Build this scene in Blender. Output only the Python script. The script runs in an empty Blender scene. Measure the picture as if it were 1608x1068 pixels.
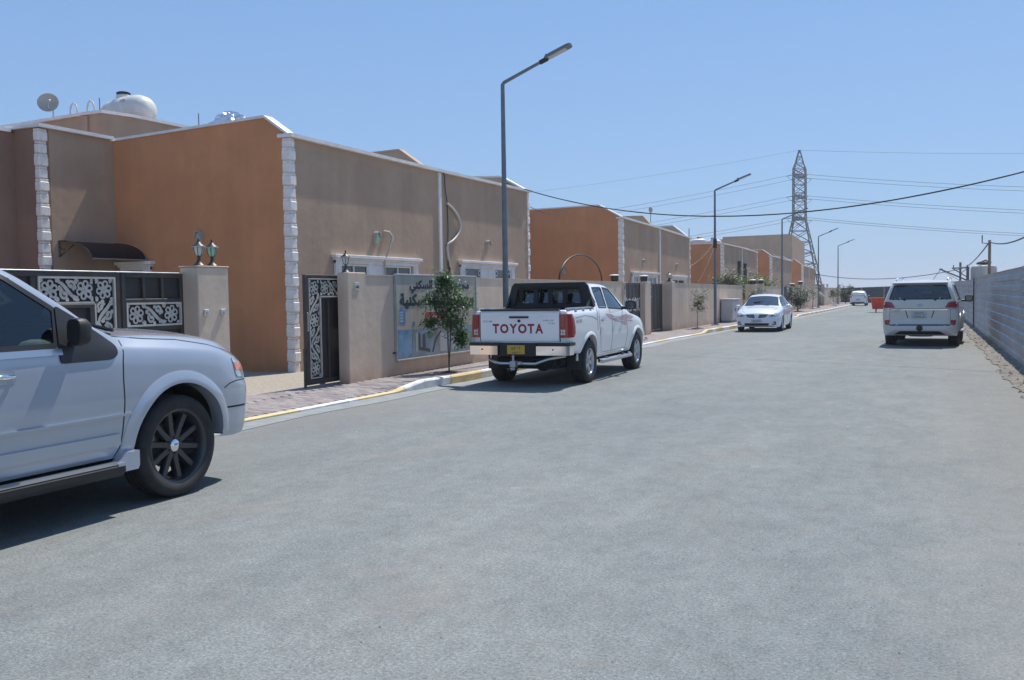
import bpy, bmesh, math, random
import numpy as np
from mathutils import Vector, Matrix
from mathutils.bvhtree import BVHTree

R = math.radians
rnd = random.Random(7)
scene = bpy.context.scene
COL = scene.collection

# ------------------------------------------------------------------ camera
EYE = Vector((0.0, 0.0, 1.6))
_yaw = math.atan(651 / 1430.0); _pitch = math.atan(71 / 1430.0); _roll = 0.015
_f = Vector((-math.sin(_yaw) * math.cos(_pitch), math.cos(_yaw) * math.cos(_pitch), -math.sin(_pitch)))
_r = Vector((math.cos(_yaw), math.sin(_yaw), 0)); _u = _r.cross(_f)
_r2 = _r * math.cos(_roll) - _u * math.sin(_roll)
_u2 = _u * math.cos(_roll) + _r * math.sin(_roll)
cam_data = bpy.data.cameras.new('camera'); cam = bpy.data.objects.new('camera', cam_data); COL.objects.link(cam)
cam.matrix_world = Matrix(((_r2.x, _u2.x, -_f.x, EYE.x), (_r2.y, _u2.y, -_f.y, EYE.y), (_r2.z, _u2.z, -_f.z, EYE.z), (0, 0, 0, 1)))
cam_data.sensor_width = 36.0; cam_data.lens = 36.0 * 1430 / 1608
cam_data.clip_start = 0.05; cam_data.clip_end = 8000
scene.camera = cam

# ------------------------------------------------------------------ light
SUN_EL, SUN_AZ = R(59.5), R(8.0)          # azimuth from +Y towards +X
w = bpy.data.worlds.new('World'); scene.world = w; w.use_nodes = True
nt = w.node_tree; nt.nodes.clear()
out = nt.nodes.new('ShaderNodeOutputWorld'); bg = nt.nodes.new('ShaderNodeBackground'); sky = nt.nodes.new('ShaderNodeTexSky')
sky.sky_type = 'NISHITA'; sky.sun_disc = False; sky.sun_elevation = SUN_EL; sky.sun_rotation = SUN_AZ
sky.altitude = 50; sky.air_density = 1.0; sky.dust_density = 1.0; sky.ozone_density = 2.5
bg.inputs['Strength'].default_value = 0.10
# dry desert air: the blue stays clean right down to the horizon
tcw = nt.nodes.new('ShaderNodeTexCoord'); sxw = nt.nodes.new('ShaderNodeSeparateXYZ'); nt.links.new(tcw.outputs['Generated'], sxw.inputs[0])
crw = nt.nodes.new('ShaderNodeValToRGB'); crw.color_ramp.elements[0].position = 0.0; crw.color_ramp.elements[0].color = (0.41, 0.575, 0.93, 1); crw.color_ramp.elements[1].position = 0.30; crw.color_ramp.elements[1].color = (0.50, 0.65, 0.81, 1)
nt.links.new(sxw.outputs['Z'], crw.inputs[0])
mxw = nt.nodes.new('ShaderNodeMix'); mxw.data_type = 'RGBA'; mxw.blend_type = 'MULTIPLY'; mxw.inputs[0].default_value = 1.0
nt.links.new(sky.outputs[0], mxw.inputs[6]); nt.links.new(crw.outputs[0], mxw.inputs[7]); 
# even desert haze over the whole dome, by elevation only
crh = nt.nodes.new('ShaderNodeValToRGB'); els = crh.color_ramp.elements
while len(els) < 5: els.new(0.5)
for e_, (p_, c_) in zip(els, [(0.0, (2.62, 3.82, 5.20)), (0.10, (2.2, 3.55, 5.25)), (0.28, (1.75, 3.05, 5.35)), (0.6, (1.40, 2.60, 4.9)), (1.0, (1.15, 2.25, 4.4))]): e_.position = p_; e_.color = tuple(q / 6 for q in c_) + (1,)
nt.links.new(sxw.outputs['Z'], crh.inputs[0])
sch = nt.nodes.new('ShaderNodeVectorMath'); sch.operation = 'SCALE'; sch.inputs['Scale'].default_value = 6.0; nt.links.new(crh.outputs[0], sch.inputs[0])
mxh = nt.nodes.new('ShaderNodeMix'); mxh.data_type = 'RGBA'; mxh.inputs[0].default_value = 0.72
nt.links.new(mxw.outputs[2], mxh.inputs[6]); nt.links.new(sch.outputs[0], mxh.inputs[7]); nt.links.new(mxh.outputs[2], bg.inputs[0]); nt.links.new(bg.outputs[0], out.inputs[0])
sd = bpy.data.lights.new('sun', 'SUN'); sd.energy = 3.4; sd.angle = R(0.53); sd.color = (1.0, 0.95, 0.88)
sun = bpy.data.objects.new('sun', sd); COL.objects.link(sun)
sv = Vector((math.sin(SUN_AZ) * math.cos(SUN_EL), math.cos(SUN_AZ) * math.cos(SUN_EL), math.sin(SUN_EL)))
sun.rotation_euler = sv.to_track_quat('Z', 'Y').to_euler(); sun.location = (0, 0, 30)
scene.view_settings.view_transform = 'Standard'; scene.view_settings.look = 'None'
scene.view_settings.exposure = 0.60; scene.view_settings.gamma = 1.0; scene.view_settings.use_curve_mapping = False

# ------------------------------------------------------------------ materials
def mat(name, col, rough=0.6, metal=0.0, var=0.0, scale=3.0, bump=0.0, bscale=40.0, spec=0.5, coat=0.0, col2=None, stretch=None, back=None):
    m = bpy.data.materials.new(name); m.use_nodes = True
    n = m.node_tree.nodes; l = m.node_tree.links
    b = n['Principled BSDF']
    b.inputs['Roughness'].default_value = rough; b.inputs['Metallic'].default_value = metal
    b.inputs['Specular IOR Level'].default_value = spec; b.inputs['Coat Weight'].default_value = coat
    b.inputs['Coat Roughness'].default_value = 0.04
    b.inputs['Base Color'].default_value = (*col, 1)
    if var or bump or col2:
        tc = n.new('ShaderNodeTexCoord'); mp = n.new('ShaderNodeMapping')
        l.new(tc.outputs['Object'], mp.inputs[0])
        if stretch: mp.inputs['Scale'].default_value = stretch
    if var or col2:
        nz = n.new('ShaderNodeTexNoise'); nz.inputs['Scale'].default_value = scale; nz.inputs['Detail'].default_value = 8; nz.inputs['Roughness'].default_value = 0.6
        l.new(mp.outputs[0], nz.inputs['Vector'])
        cr = n.new('ShaderNodeValToRGB')
        c2 = col2 or tuple(c * (1 + var) for c in col); c1 = col if col2 else tuple(c * (1 - var) for c in col)
        cr.color_ramp.elements[0].position = 0.33; cr.color_ramp.elements[1].position = 0.68
        cr.color_ramp.elements[0].color = (*c1, 1); cr.color_ramp.elements[1].color = (*c2, 1)
        l.new(nz.outputs['Fac'], cr.inputs[0]); l.new(cr.outputs[0], b.inputs['Base Color'])
    if bump:
        nb = n.new('ShaderNodeTexNoise'); nb.inputs['Scale'].default_value = bscale; nb.inputs['Detail'].default_value = 6
        l.new(mp.outputs[0], nb.inputs['Vector'])
        bp = n.new('ShaderNodeBump'); bp.inputs['Strength'].default_value = bump; bp.inputs['Distance'].default_value = 0.01
        l.new(nb.outputs['Fac'], bp.inputs['Height']); l.new(bp.outputs[0], b.inputs['Normal'])
    if back:
        g = n.new('ShaderNodeNewGeometry'); d = n.new('ShaderNodeBsdfDiffuse'); d.inputs[0].default_value = (*back, 1)
        mx = n.new('ShaderNodeMixShader'); o = n['Material Output']
        l.new(g.outputs['Backfacing'], mx.inputs[0]); l.new(b.outputs[0], mx.inputs[1]); l.new(d.outputs[0], mx.inputs[2]); l.new(mx.outputs[0], o.inputs[0])
    return m

def noise_node(m, scale, detail=8, rough=0.6, stretch=(1, 1, 1), coord='Object'):
    n = m.node_tree.nodes; l = m.node_tree.links
    tc = n.new('ShaderNodeTexCoord'); mp = n.new('ShaderNodeMapping'); mp.inputs['Scale'].default_value = stretch
    nz = n.new('ShaderNodeTexNoise'); nz.inputs['Scale'].default_value = scale; nz.inputs['Detail'].default_value = detail; nz.inputs['Roughness'].default_value = rough
    l.new(tc.outputs[coord], mp.inputs[0]); l.new(mp.outputs[0], nz.inputs['Vector'])
    return nz

def ramp(m, src, stops):
    n = m.node_tree.nodes; cr = n.new('ShaderNodeValToRGB'); els = cr.color_ramp.elements
    while len(els) < len(stops): els.new(0.5)
    for e, (p, c) in zip(els, stops): e.position = p; e.color = (*c, 1) if len(c) == 3 else c
    m.node_tree.links.new(src, cr.inputs[0]); return cr

def mix(m, fac, a, b, mode='MIX'):
    n = m.node_tree.nodes.new('ShaderNodeMix'); n.data_type = 'RGBA'; n.blend_type = mode
    l = m.node_tree.links
    for s, v in ((0, fac), (6, a), (7, b)):
        if hasattr(v, 'links') or hasattr(v, 'is_linked'): l.new(v, n.inputs[s])
        elif isinstance(v, (int, float)): n.inputs[s].default_value = v
        else: n.inputs[s].default_value = (*v, 1)
    return n.outputs[2]

def asphalt_mat():
    m = bpy.data.materials.new('asphalt'); m.use_nodes = True; n = m.node_tree.nodes; l = m.node_tree.links; b = n['Principled BSDF']
    big = noise_node(m, 0.35, 6, 0.55, (1.0, 0.35, 1)); mid = noise_node(m, 2.2, 8, 0.65, (1, 0.6, 1)); fine = noise_node(m, 55, 4, 0.8)
    fine2 = noise_node(m, 130, 3, 0.8)
    base = ramp(m, big.outputs[0], [(0.30, (0.164, 0.182, 0.183)), (0.5, (0.189, 0.205, 0.203)), (0.72, (0.222, 0.234, 0.228))])
    dust = ramp(m, mid.outputs[0], [(0.34, (0.89, 0.89, 0.89)), (0.66, (1.10, 1.095, 1.08))])
    c = mix(m, 1.0, base.outputs[0], dust.outputs[0], 'MULTIPLY')
    gr = ramp(m, fine.outputs[0], [(0.30, (0.45, 0.45, 0.45)), (0.5, (1, 1, 1)), (0.70, (1.6, 1.58, 1.54))])
    c = mix(m, 0.85, c, gr.outputs[0], 'MULTIPLY')
    g2 = ramp(m, fine2.outputs[0], [(0.32, (0.5, 0.5, 0.5)), (0.66, (1.55, 1.55, 1.55))])
    c = mix(m, 0.6, c, g2.outputs[0], 'MULTIPLY')
    # brownish dust patches and pale scuffs
    pat = noise_node(m, 0.9, 7, 0.7, (1, 0.45, 1), 'Object'); pr = ramp(m, pat.outputs[0], [(0.54, (0, 0, 0)), (0.74, (0.60, 0.60, 0.60))])
    c = mix(m, pr.outputs[0], c, (0.235, 0.215, 0.188))
    # hand-sized mottling, thin brown streaks of blown sand, dust band beside the kerb
    mot = noise_node(m, 9, 6, 0.75, (1, 0.7, 1)); mr = ramp(m, mot.outputs[0], [(0.33, (0.86, 0.86, 0.86)), (0.5, (1, 1, 1)), (0.68, (1.12, 1.12, 1.11))]); c = mix(m, 1.0, c, mr.outputs[0], 'MULTIPLY')
    st = noise_node(m, 3.2, 8, 0.72, (0.55, 2.6, 1)); sr_ = ramp(m, st.outputs[0], [(0.58, (0, 0, 0)), (0.70, (0.55, 0.55, 0.55))]); c = mix(m, sr_.outputs[0], c, (0.225, 0.198, 0.165))
    ps = n.new('ShaderNodeNewGeometry'); sx = n.new('ShaderNodeSeparateXYZ'); l.new(ps.outputs['Position'], sx.inputs[0])
    ma = n.new('ShaderNodeMath'); ma.operation = 'MULTIPLY_ADD'; ma.inputs[1].default_value = 3.0; l.new(mid.outputs[0], ma.inputs[0]); l.new(sx.outputs['X'], ma.inputs[2])
    mr2 = n.new('ShaderNodeMapRange'); mr2.inputs['From Min'].default_value = -6.2; mr2.inputs['From Max'].default_value = -4.2; mr2.inputs['To Min'].default_value = 0.5; mr2.inputs['To Max'].default_value = 0.0; l.new(ma.outputs[0], mr2.inputs['Value'])
    c = mix(m, mr2.outputs[0], c, (0.235, 0.222, 0.198))
    mr3 = n.new('ShaderNodeMapRange'); mr3.inputs['From Min'].default_value = 1.2; mr3.inputs['From Max'].default_value = 2.9; mr3.inputs['To Min'].default_value = 0.0; mr3.inputs['To Max'].default_value = 0.6; l.new(ma.outputs[0], mr3.inputs['Value'])
    c = mix(m, mr3.outputs[0], c, (0.225, 0.212, 0.19))
    v = n.new('ShaderNodeTexVoronoi'); v.inputs['Scale'].default_value = 1.1; v.feature = 'F1'
    tc = n.new('ShaderNodeTexCoord'); l.new(tc.outputs['Object'], v.inputs['Vector'])
    sc = noise_node(m, 9, 5, 0.7); ad = n.new('ShaderNodeMath'); ad.operation = 'MULTIPLY_ADD'; ad.inputs[1].default_value = 0.20; l.new(sc.outputs[0], ad.inputs[0]); l.new(v.outputs['Distance'], ad.inputs[2])
    sr = ramp(m, ad.outputs[0], [(0.115, (0.8, 0.8, 0.8)), (0.16, (0, 0, 0))])
    c = mix(m, sr.outputs[0], c, (0.30, 0.29, 0.275))
    l.new(c, b.inputs['Base Color']); b.inputs['Roughness'].default_value = 0.85; b.inputs['Specular IOR Level'].default_value = 0.25
    bp = n.new('ShaderNodeBump'); bp.inputs['Strength'].default_value = 0.40; bp.inputs['Distance'].default_value = 0.006
    l.new(fine.outputs[0], bp.inputs['Height'])
    bp2 = n.new('ShaderNodeBump'); bp2.inputs['Strength'].default_value = 0.25; bp2.inputs['Distance'].default_value = 0.03
    l.new(mid.outputs[0], bp2.inputs['Height']); l.new(bp.outputs[0], bp2.inputs['Normal']); l.new(bp2.outputs[0], b.inputs['Normal'])
    return m

def plaster_mat(name, col, dirt=(0.36, 0.25, 0.18), amount=0.5, streak=0.045):
    """Rendered wall: trowel mottling, vertical rain streaks, splash dirt of its own at the foot."""
    m = bpy.data.materials.new(name); m.use_nodes = True; n = m.node_tree.nodes; l = m.node_tree.links; b = n['Principled BSDF']
    a = noise_node(m, 0.8, 7, 0.62); c1 = ramp(m, a.outputs[0], [(0.28, tuple(x * 0.86 for x in col)), (0.72, tuple(x * 1.10 for x in col))])
    s = noise_node(m, 3.0, 5, 0.6, (1, 1, 0.06)); sr = ramp(m, s.outputs[0], [(0.35, (1 - streak,) * 3), (0.65, (1 + streak * 0.6,) * 3)])
    c = mix(m, 1.0, c1.outputs[0], sr.outputs[0], 'MULTIPLY')
    f = noise_node(m, 60, 3, 0.7); fr = ramp(m, f.outputs[0], [(0.3, (0.93,) * 3), (0.7, (1.06,) * 3)]); c = mix(m, 1.0, c, fr.outputs[0], 'MULTIPLY')
    g = n.new('ShaderNodeNewGeometry'); sx = n.new('ShaderNodeSeparateXYZ'); l.new(g.outputs['Position'], sx.inputs[0])
    z = n.new('ShaderNodeMath'); z.operation = 'MULTIPLY_ADD'; d = noise_node(m, 2.5, 6, 0.6); z.inputs[1].default_value = 0.5; l.new(d.outputs[0], z.inputs[0]); l.new(sx.outputs['Z'], z.inputs[2])
    dr = ramp(m, z.outputs[0], [(0.30, (amount,) * 3), (0.62, (0, 0, 0))]); c = mix(m, dr.outputs[0], c, dirt)
    l.new(c, b.inputs['Base Color']); b.inputs['Roughness'].default_value = 0.9; b.inputs['Specular IOR Level'].default_value = 0.2
    bp = n.new('ShaderNodeBump'); bp.inputs['Strength'].default_value = 0.30; bp.inputs['Distance'].default_value = 0.004; l.new(f.outputs[0], bp.inputs['Height'])
    tr = noise_node(m, 5, 4, 0.5); bp2 = n.new('ShaderNodeBump'); bp2.inputs['Strength'].default_value = 0.35; bp2.inputs['Distance'].default_value = 0.02
    l.new(tr.outputs[0], bp2.inputs['Height']); l.new(bp.outputs[0], bp2.inputs['Normal']); l.new(bp2.outputs[0], b.inputs['Normal'])
    return m

def glass_mat(name, tint, ior=1.75, rough=0.02):
    m = bpy.data.materials.new(name); m.use_nodes = True; n = m.node_tree.nodes; l = m.node_tree.links
    for x in list(n):
        if x.type != 'OUTPUT_MATERIAL': n.remove(x)
    o = n['Material Output']; t = n.new('ShaderNodeBsdfTransparent'); t.inputs[0].default_value = (*tint, 1)
    g = n.new('ShaderNodeBsdfGlossy'); g.inputs['Roughness'].default_value = rough; g.inputs['Color'].default_value = (0.9, 0.95, 1, 1)
    f = n.new('ShaderNodeFresnel'); f.inputs[0].default_value = ior
    mx = n.new('ShaderNodeMixShader'); l.new(f.outputs[0], mx.inputs[0]); l.new(t.outputs[0], mx.inputs[1]); l.new(g.outputs[0], mx.inputs[2])
    l.new(mx.outputs[0], o.inputs[0])
    return m

M = {}
M['asphalt'] = asphalt_mat()
M['sand'] = mat('sand', (0.36, 0.30, 0.23), 0.95, var=0.18, scale=0.5, bump=0.5, bscale=12)
M['concrete'] = mat('concrete', (0.27, 0.285, 0.285), 0.9, var=0.14, scale=4, bump=0.3, bscale=60)
M['beige'] = plaster_mat('beige_render', (0.465, 0.335, 0.24), amount=0.3)
M['brown'] = plaster_mat('brown_render', (0.30, 0.185, 0.14), amount=0.2)
M['orange'] = plaster_mat('orange_render', (0.62, 0.28, 0.135), dirt=(0.30, 0.15, 0.09), amount=0.25)
M['tan'] = plaster_mat('tan_render', (0.52, 0.385, 0.275), amount=0.1)
M['wall'] = plaster_mat('boundary_render', (0.66, 0.52, 0.40), dirt=(0.42, 0.27, 0.18), amount=0.7, streak=0.07)
M['white'] = mat('white_trim', (0.78, 0.76, 0.74), 0.7, var=0.10, scale=3, bump=0.25, bscale=50)
M['quoin'] = mat('white_stone', (0.86, 0.81, 0.76), 0.8, var=0.14, scale=6, bump=0.6, bscale=25)
M['upvc'] = mat('white_window_frame', (0.75, 0.75, 0.73), 0.4, var=0.05)
M['winglass'] = mat('window_glass', (0.035, 0.045, 0.05), 0.06, spec=0.8, var=0.3, scale=0.8)
M['gate'] = mat('brown_gate_paint', (0.050, 0.040, 0.036), 0.5, var=0.25, scale=6, bump=0.1)
M['gate_in'] = mat('brown_gate_panel', (0.034, 0.027, 0.025), 0.6, var=0.2, scale=4)
M['ornament'] = mat('cream_cut_steel', (0.50, 0.47, 0.42), 0.6, var=0.12, scale=8)
M['polemetal'] = mat('grey_pole_paint', (0.15, 0.18, 0.20), 0.5, 0.3, var=0.15, scale=5)
M['lampwhite'] = mat('lamp_lens', (0.45, 0.47, 0.48), 0.3)
M['black'] = mat('black_plastic', (0.012, 0.012, 0.013), 0.55)
M['blackgloss'] = mat('black_gloss', (0.010, 0.010, 0.012), 0.12, spec=0.6, coat=0.4)
M['iron'] = mat('bronze_iron', (0.065, 0.052, 0.045), 0.45, 0.5, var=0.3, scale=20)
M['frost'] = mat('frosted_glass', (0.52, 0.56, 0.50), 0.35)
M['frostgreen'] = mat('greenish_frosted_glass', (0.30, 0.56, 0.42), 0.3)
M['pvc'] = mat('white_pvc', (0.55, 0.53, 0.50), 0.5, var=0.12, scale=10)
M['tank'] = mat('white_fibreglass', (0.62, 0.61, 0.58), 0.55, var=0.08, scale=4)
M['foil'] = mat('silver_foil', (0.75, 0.76, 0.78), 0.28, 0.9, bump=1.0, bscale=8)
M['dish'] = mat('dish_paint', (0.42, 0.39, 0.34), 0.6, var=0.15)
M['steel'] = mat('galvanised', (0.45, 0.46, 0.47), 0.45, 0.6, var=0.15, scale=8)
M['lattice'] = mat('pylon_steel', (0.10, 0.105, 0.11), 0.6, 0.3)
M['wire'] = mat('black_cable', (0.02, 0.02, 0.022), 0.6)
M['conductor'] = mat('grey_conductor', (0.16, 0.18, 0.20), 0.6)
M['bark'] = mat('bark', (0.16, 0.12, 0.085), 0.9, var=0.3, scale=20, bump=0.5, bscale=60)
M['sheet'] = mat('galvanised_sheet', (0.34, 0.355, 0.385), 0.5, 0.25, var=0.22, scale=1.3, bump=0.1, bscale=5, stretch=(1, 0.5, 1))
M['sheetdark'] = mat('dark_sheet', (0.055, 0.068, 0.088), 0.6, 0.0, var=0.1, scale=1)
M['red'] = mat('red_skip_paint', (0.78, 0.075, 0.03), 0.5, var=0.15, scale=4)
M['yellow_k'] = mat('yellow_kerb_paint', (0.68, 0.54, 0.29), 0.8, var=0.10, scale=5, bump=0.3, bscale=50)
M['white_k'] = mat('white_kerb_paint', (0.72, 0.72, 0.69), 0.8, var=0.14, scale=5, bump=0.3, bscale=50)
M['earth'] = mat('rubble_earth', (0.185, 0.165, 0.14), 0.95, var=0.35, scale=3, bump=0.8, bscale=15)
M['stone'] = mat('rubble_stone', (0.33, 0.30, 0.26), 0.9, var=0.3, scale=2, bump=0.5)
M['mulch'] = mat('dark_soil', (0.07, 0.055, 0.045), 0.95)
M['wood'] = mat('weathered_wood', (0.30, 0.22, 0.14), 0.8, var=0.25, scale=5, stretch=(1, 1, 0.2))
M['cabinet'] = mat('cabinet_grey', (0.46, 0.46, 0.45), 0.55, var=0.08)
def leafmat(name, c1, c2, rough=0.5):
    m = bpy.data.materials.new(name); m.use_nodes = True; n = m.node_tree.nodes; l = m.node_tree.links; b = n['Principled BSDF']
    g = n.new('ShaderNodeNewGeometry'); r = ramp(m, g.outputs['Random Per Island'], [(0.0, c1), (0.55, tuple((a + b_) / 2 for a, b_ in zip(c1, c2))), (1.0, c2)])
    l.new(r.outputs[0], b.inputs['Base Color']); b.inputs['Roughness'].default_value = rough
    t = n.new('ShaderNodeBsdfTranslucent'); l.new(r.outputs[0], t.inputs[0]); mx = n.new('ShaderNodeMixShader'); mx.inputs[0].default_value = 0.35
    l.new(b.outputs[0], mx.inputs[1]); l.new(t.outputs[0], mx.inputs[2]); l.new(mx.outputs[0], n['Material Output'].inputs[0]); return m
M['leaf'] = leafmat('green_leaf', (0.045, 0.095, 0.022), (0.13, 0.24, 0.065))
M['leafdark'] = leafmat('dark_green_leaf', (0.02, 0.045, 0.018), (0.05, 0.10, 0.035))
M['leafdry'] = leafmat('olive_leaf', (0.07, 0.09, 0.03), (0.17, 0.20, 0.08))

def paver_mat():
    m = bpy.data.materials.new('paver'); m.use_nodes = True; n = m.node_tree.nodes; l = m.node_tree.links; b = n['Principled BSDF']
    oi = n.new('ShaderNodeObjectInfo'); gi = n.new('ShaderNodeNewGeometry')
    ad = n.new('ShaderNodeMath'); ad.operation = 'ADD'; l.new(oi.outputs['Random'], ad.inputs[0]); l.new(gi.outputs['Random Per Island'], ad.inputs[1])
    fr = n.new('ShaderNodeMath'); fr.operation = 'FRACT'; l.new(ad.outputs[0], fr.inputs[0])
    r = ramp(m, fr.outputs[0], [(0, (0.22, 0.188, 0.183)), (0.5, (0.295, 0.258, 0.250)), (1, (0.36, 0.325, 0.312))])
    nz = noise_node(m, 30, 4, 0.7, coord='Object'); nr = ramp(m, nz.outputs[0], [(0.3, (0.85,) * 3), (0.7, (1.12,) * 3)])
    l.new(mix(m, 1.0, r.outputs[0], nr.outputs[0], 'MULTIPLY'), b.inputs['Base Color']); b.inputs['Roughness'].default_value = 0.9
    return m
M['paver'] = paver_mat()
def paver_far():
    m = bpy.data.materials.new('paver_far'); m.use_nodes = True; n = m.node_tree.nodes; l = m.node_tree.links; b = n['Principled BSDF']
    br = n.new('ShaderNodeTexBrick'); tc = n.new('ShaderNodeTexCoord'); l.new(tc.outputs['Object'], br.inputs[0]); br.inputs['Scale'].default_value = 1
    br.inputs['Brick Width'].default_value = 0.2; br.inputs['Row Height'].default_value = 0.1; br.inputs['Mortar Size'].default_value = 0.004
    br.inputs['Color1'].default_value = (0.25, 0.215, 0.21, 1); br.inputs['Color2'].default_value = (0.33, 0.295, 0.285, 1); br.inputs['Mortar'].default_value = (0.12, 0.10, 0.09, 1)
    nz = noise_node(m, 1.5, 6, 0.7); nr = ramp(m, nz.outputs[0], [(0.3, (0.85,) * 3), (0.7, (1.15,) * 3)])
    l.new(mix(m, 1.0, br.outputs[0], nr.outputs[0], 'MULTIPLY'), b.inputs['Base Color']); b.inputs['Roughness'].default_value = 0.95; return m
M['paver_far'] = paver_far()

# ------------------------------------------------------------------ mesh helpers
class MB:
    def __init__(s): s.v = []; s.f = []; s.m = []
    def add(s, vs, fs, mi=0):
        o = len(s.v); s.v += [tuple(v) for v in vs]; s.f += [tuple(i + o for i in f) for f in fs]; s.m += [mi] * len(fs); return s
    def box(s, x0, x1, y0, y1, z0, z1, mi=0):
        return s.add([(x0, y0, z0), (x1, y0, z0), (x1, y1, z0), (x0, y1, z0), (x0, y0, z1), (x1, y0, z1), (x1, y1, z1), (x0, y1, z1)],
                     [(3, 2, 1, 0), (4, 5, 6, 7), (0, 1, 5, 4), (1, 2, 6, 5), (2, 3, 7, 6), (3, 0, 4, 7)], mi)
    def bbox(s, x0, x1, y0, y1, z0, z1, b=0.01, mi=0):       # box with chamfered edges
        vs = []; fs = []
        bx, by, bz = min(b, (x1 - x0) * .45), min(b, (y1 - y0) * .45), min(b, (z1 - z0) * .45)
        bm = bmesh.new(); bmesh.ops.create_cube(bm, size=1)
        for v in bm.verts: v.co = ((x0 if v.co.x < 0 else x1), (y0 if v.co.y < 0 else y1), (z0 if v.co.z < 0 else z1))
        bmesh.ops.bevel(bm, geom=bm.edges[:], offset=min(bx, by, bz), segments=1, affect='EDGES')
        bm.verts.index_update(); s.add([v.co[:] for v in bm.verts], [[v.index for v in f.verts] for f in bm.faces], mi); bm.free(); return s
    def prism(s, poly, z0, z1, axis='z', mi=0):
        n = len(poly)
        def P(a, b, c): return {'z': (a, b, c), 'y': (a, c, b), 'x': (c, a, b)}[axis]
        vs = [P(a, b, z0) for a, b in poly] + [P(a, b, z1) for a, b in poly]
        return s.add(vs, [tuple(range(n - 1, -1, -1)), tuple(range(n, 2 * n))] + [(i, (i + 1) % n, (i + 1) % n + n, i + n) for i in range(n)], mi)
    def tube(s, pts, r, n=8, cap=True, mi=0):
        pts = [Vector(p) for p in pts]; k = len(pts); rs = r if isinstance(r, (list, tuple)) else [r] * k
        vs = []; up = None
        for i, p in enumerate(pts):
            d = (pts[min(i + 1, k - 1)] - pts[max(i - 1, 0)]).normalized()
            if up is None: up = d.orthogonal().normalized()
            up = (up - d * up.dot(d)); up = up.normalized() if up.length > 1e-6 else d.orthogonal().normalized()
            q = d.cross(up)
            for j in range(n):
                a = 2 * math.pi * j / n; vs.append(p + (up * math.cos(a) + q * math.sin(a)) * rs[i])
        fs = [(i * n + j, i * n + (j + 1) % n, (i + 1) * n + (j + 1) % n, (i + 1) * n + j) for i in range(k - 1) for j in range(n)]
        if cap: fs += [tuple(range(n - 1, -1, -1)), tuple((k - 1) * n + j for j in range(n))]
        return s.add(vs, fs, mi)
    def lathe(s, prof, n=24, M4=None, mi=0, closed=False):   # prof: (r, z)
        vs = []; k = len(prof)
        for r, z in prof:
            for j in range(n):
                a = 2 * math.pi * j / n; v = Vector((r * math.cos(a), r * math.sin(a), z)); vs.append(M4 @ v if M4 else v)
        rr = k if closed else k - 1
        fs = [(i * n + j, i * n + (j + 1) % n, ((i + 1) % k) * n + (j + 1) % n, ((i + 1) % k) * n + j) for i in range(rr) for j in range(n)]
        if not closed:
            if prof[0][0] > 1e-4: fs.append(tuple(range(n - 1, -1, -1)))
            if prof[-1][0] > 1e-4: fs.append(tuple((k - 1) * n + j for j in range(n)))
        return s.add(vs, fs, mi)
    def ell(s, c, r, nu=14, nv=8, mi=0, z0=-1.0):            # ellipsoid
        c = Vector(c); prof = []
        for i in range(nv + 1):
            t = -math.pi / 2 + math.pi * i / nv; prof.append((max(math.cos(t), 0.0001), max(math.sin(t), z0)))
        vs = [(c.x + a * math.cos(2 * math.pi * j / nu) * r[0], c.y + a * math.sin(2 * math.pi * j / nu) * r[1], c.z + b * r[2]) for a, b in prof for j in range(nu)]
        return s.add(vs, [(i * nu + j, i * nu + (j + 1) % nu, (i + 1) * nu + (j + 1) % nu, (i + 1) * nu + j) for i in range(nv) for j in range(nu)], mi)
    def build(s, name, mats, parent=None, smooth=None, origin=None):
        me = bpy.data.meshes.new(name)
        vs = s.v if origin is None else [tuple(Vector(v) - Vector(origin)) for v in s.v]
        me.from_pydata(vs, [], s.f); me.validate()
        for m in (mats if isinstance(mats, (list, tuple)) else [mats]): me.materials.append(m)
        if len(me.polygons) == len(s.m): me.polygons.foreach_set('material_index', s.m)
        bm = bmesh.new(); bm.from_mesh(me); bmesh.ops.recalc_face_normals(bm, faces=bm.faces[:]); bm.to_mesh(me); bm.free()
        if smooth:
            me.polygons.foreach_set('use_smooth', [True] * len(me.polygons)); me.set_sharp_from_angle(angle=R(smooth))
        me.update(); o = bpy.data.objects.new(name, me); COL.objects.link(o)
        if origin is not None: o.location = origin
        if parent is not None: o.parent = parent
        return o

def tag(o, label=None, cat=None, group=None, kind=None):
    if label: o['label'] = label
    if cat: o['category'] = cat
    if group: o['group'] = group
    if kind: o['kind'] = kind
    return o
def thing(name, label, cat, loc=(0, 0, 0), rz=0.0, group=None):
    o = bpy.data.objects.new(name, None); COL.objects.link(o); o.empty_display_size = 0.3
    o.location = loc; o.rotation_euler = (0, 0, rz); return tag(o, label, cat, group)
def put(o, parent, loc=(0, 0, 0)):
    o.parent = parent; o.location = loc; return o
def copy_tree(root, loc, rz=0.0, label=None, group=None, scale=None):
    kids = {}
    for o in list(COL.objects):
        if o.parent: kids.setdefault(o.parent.name, []).append(o)
    def rec(o, parent):
        c = o.copy(); COL.objects.link(c)
        if parent: c.parent = parent; c.matrix_parent_inverse = o.matrix_parent_inverse.copy()
        for k in kids.get(o.name, []): rec(k, c)
        return c
    r = rec(root, None); r.location = loc; r.rotation_euler = (0, 0, rz)
    if scale: r.scale = (scale,) * 3
    if label: r['label'] = label
    if group: r['group'] = group
    return r

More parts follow.
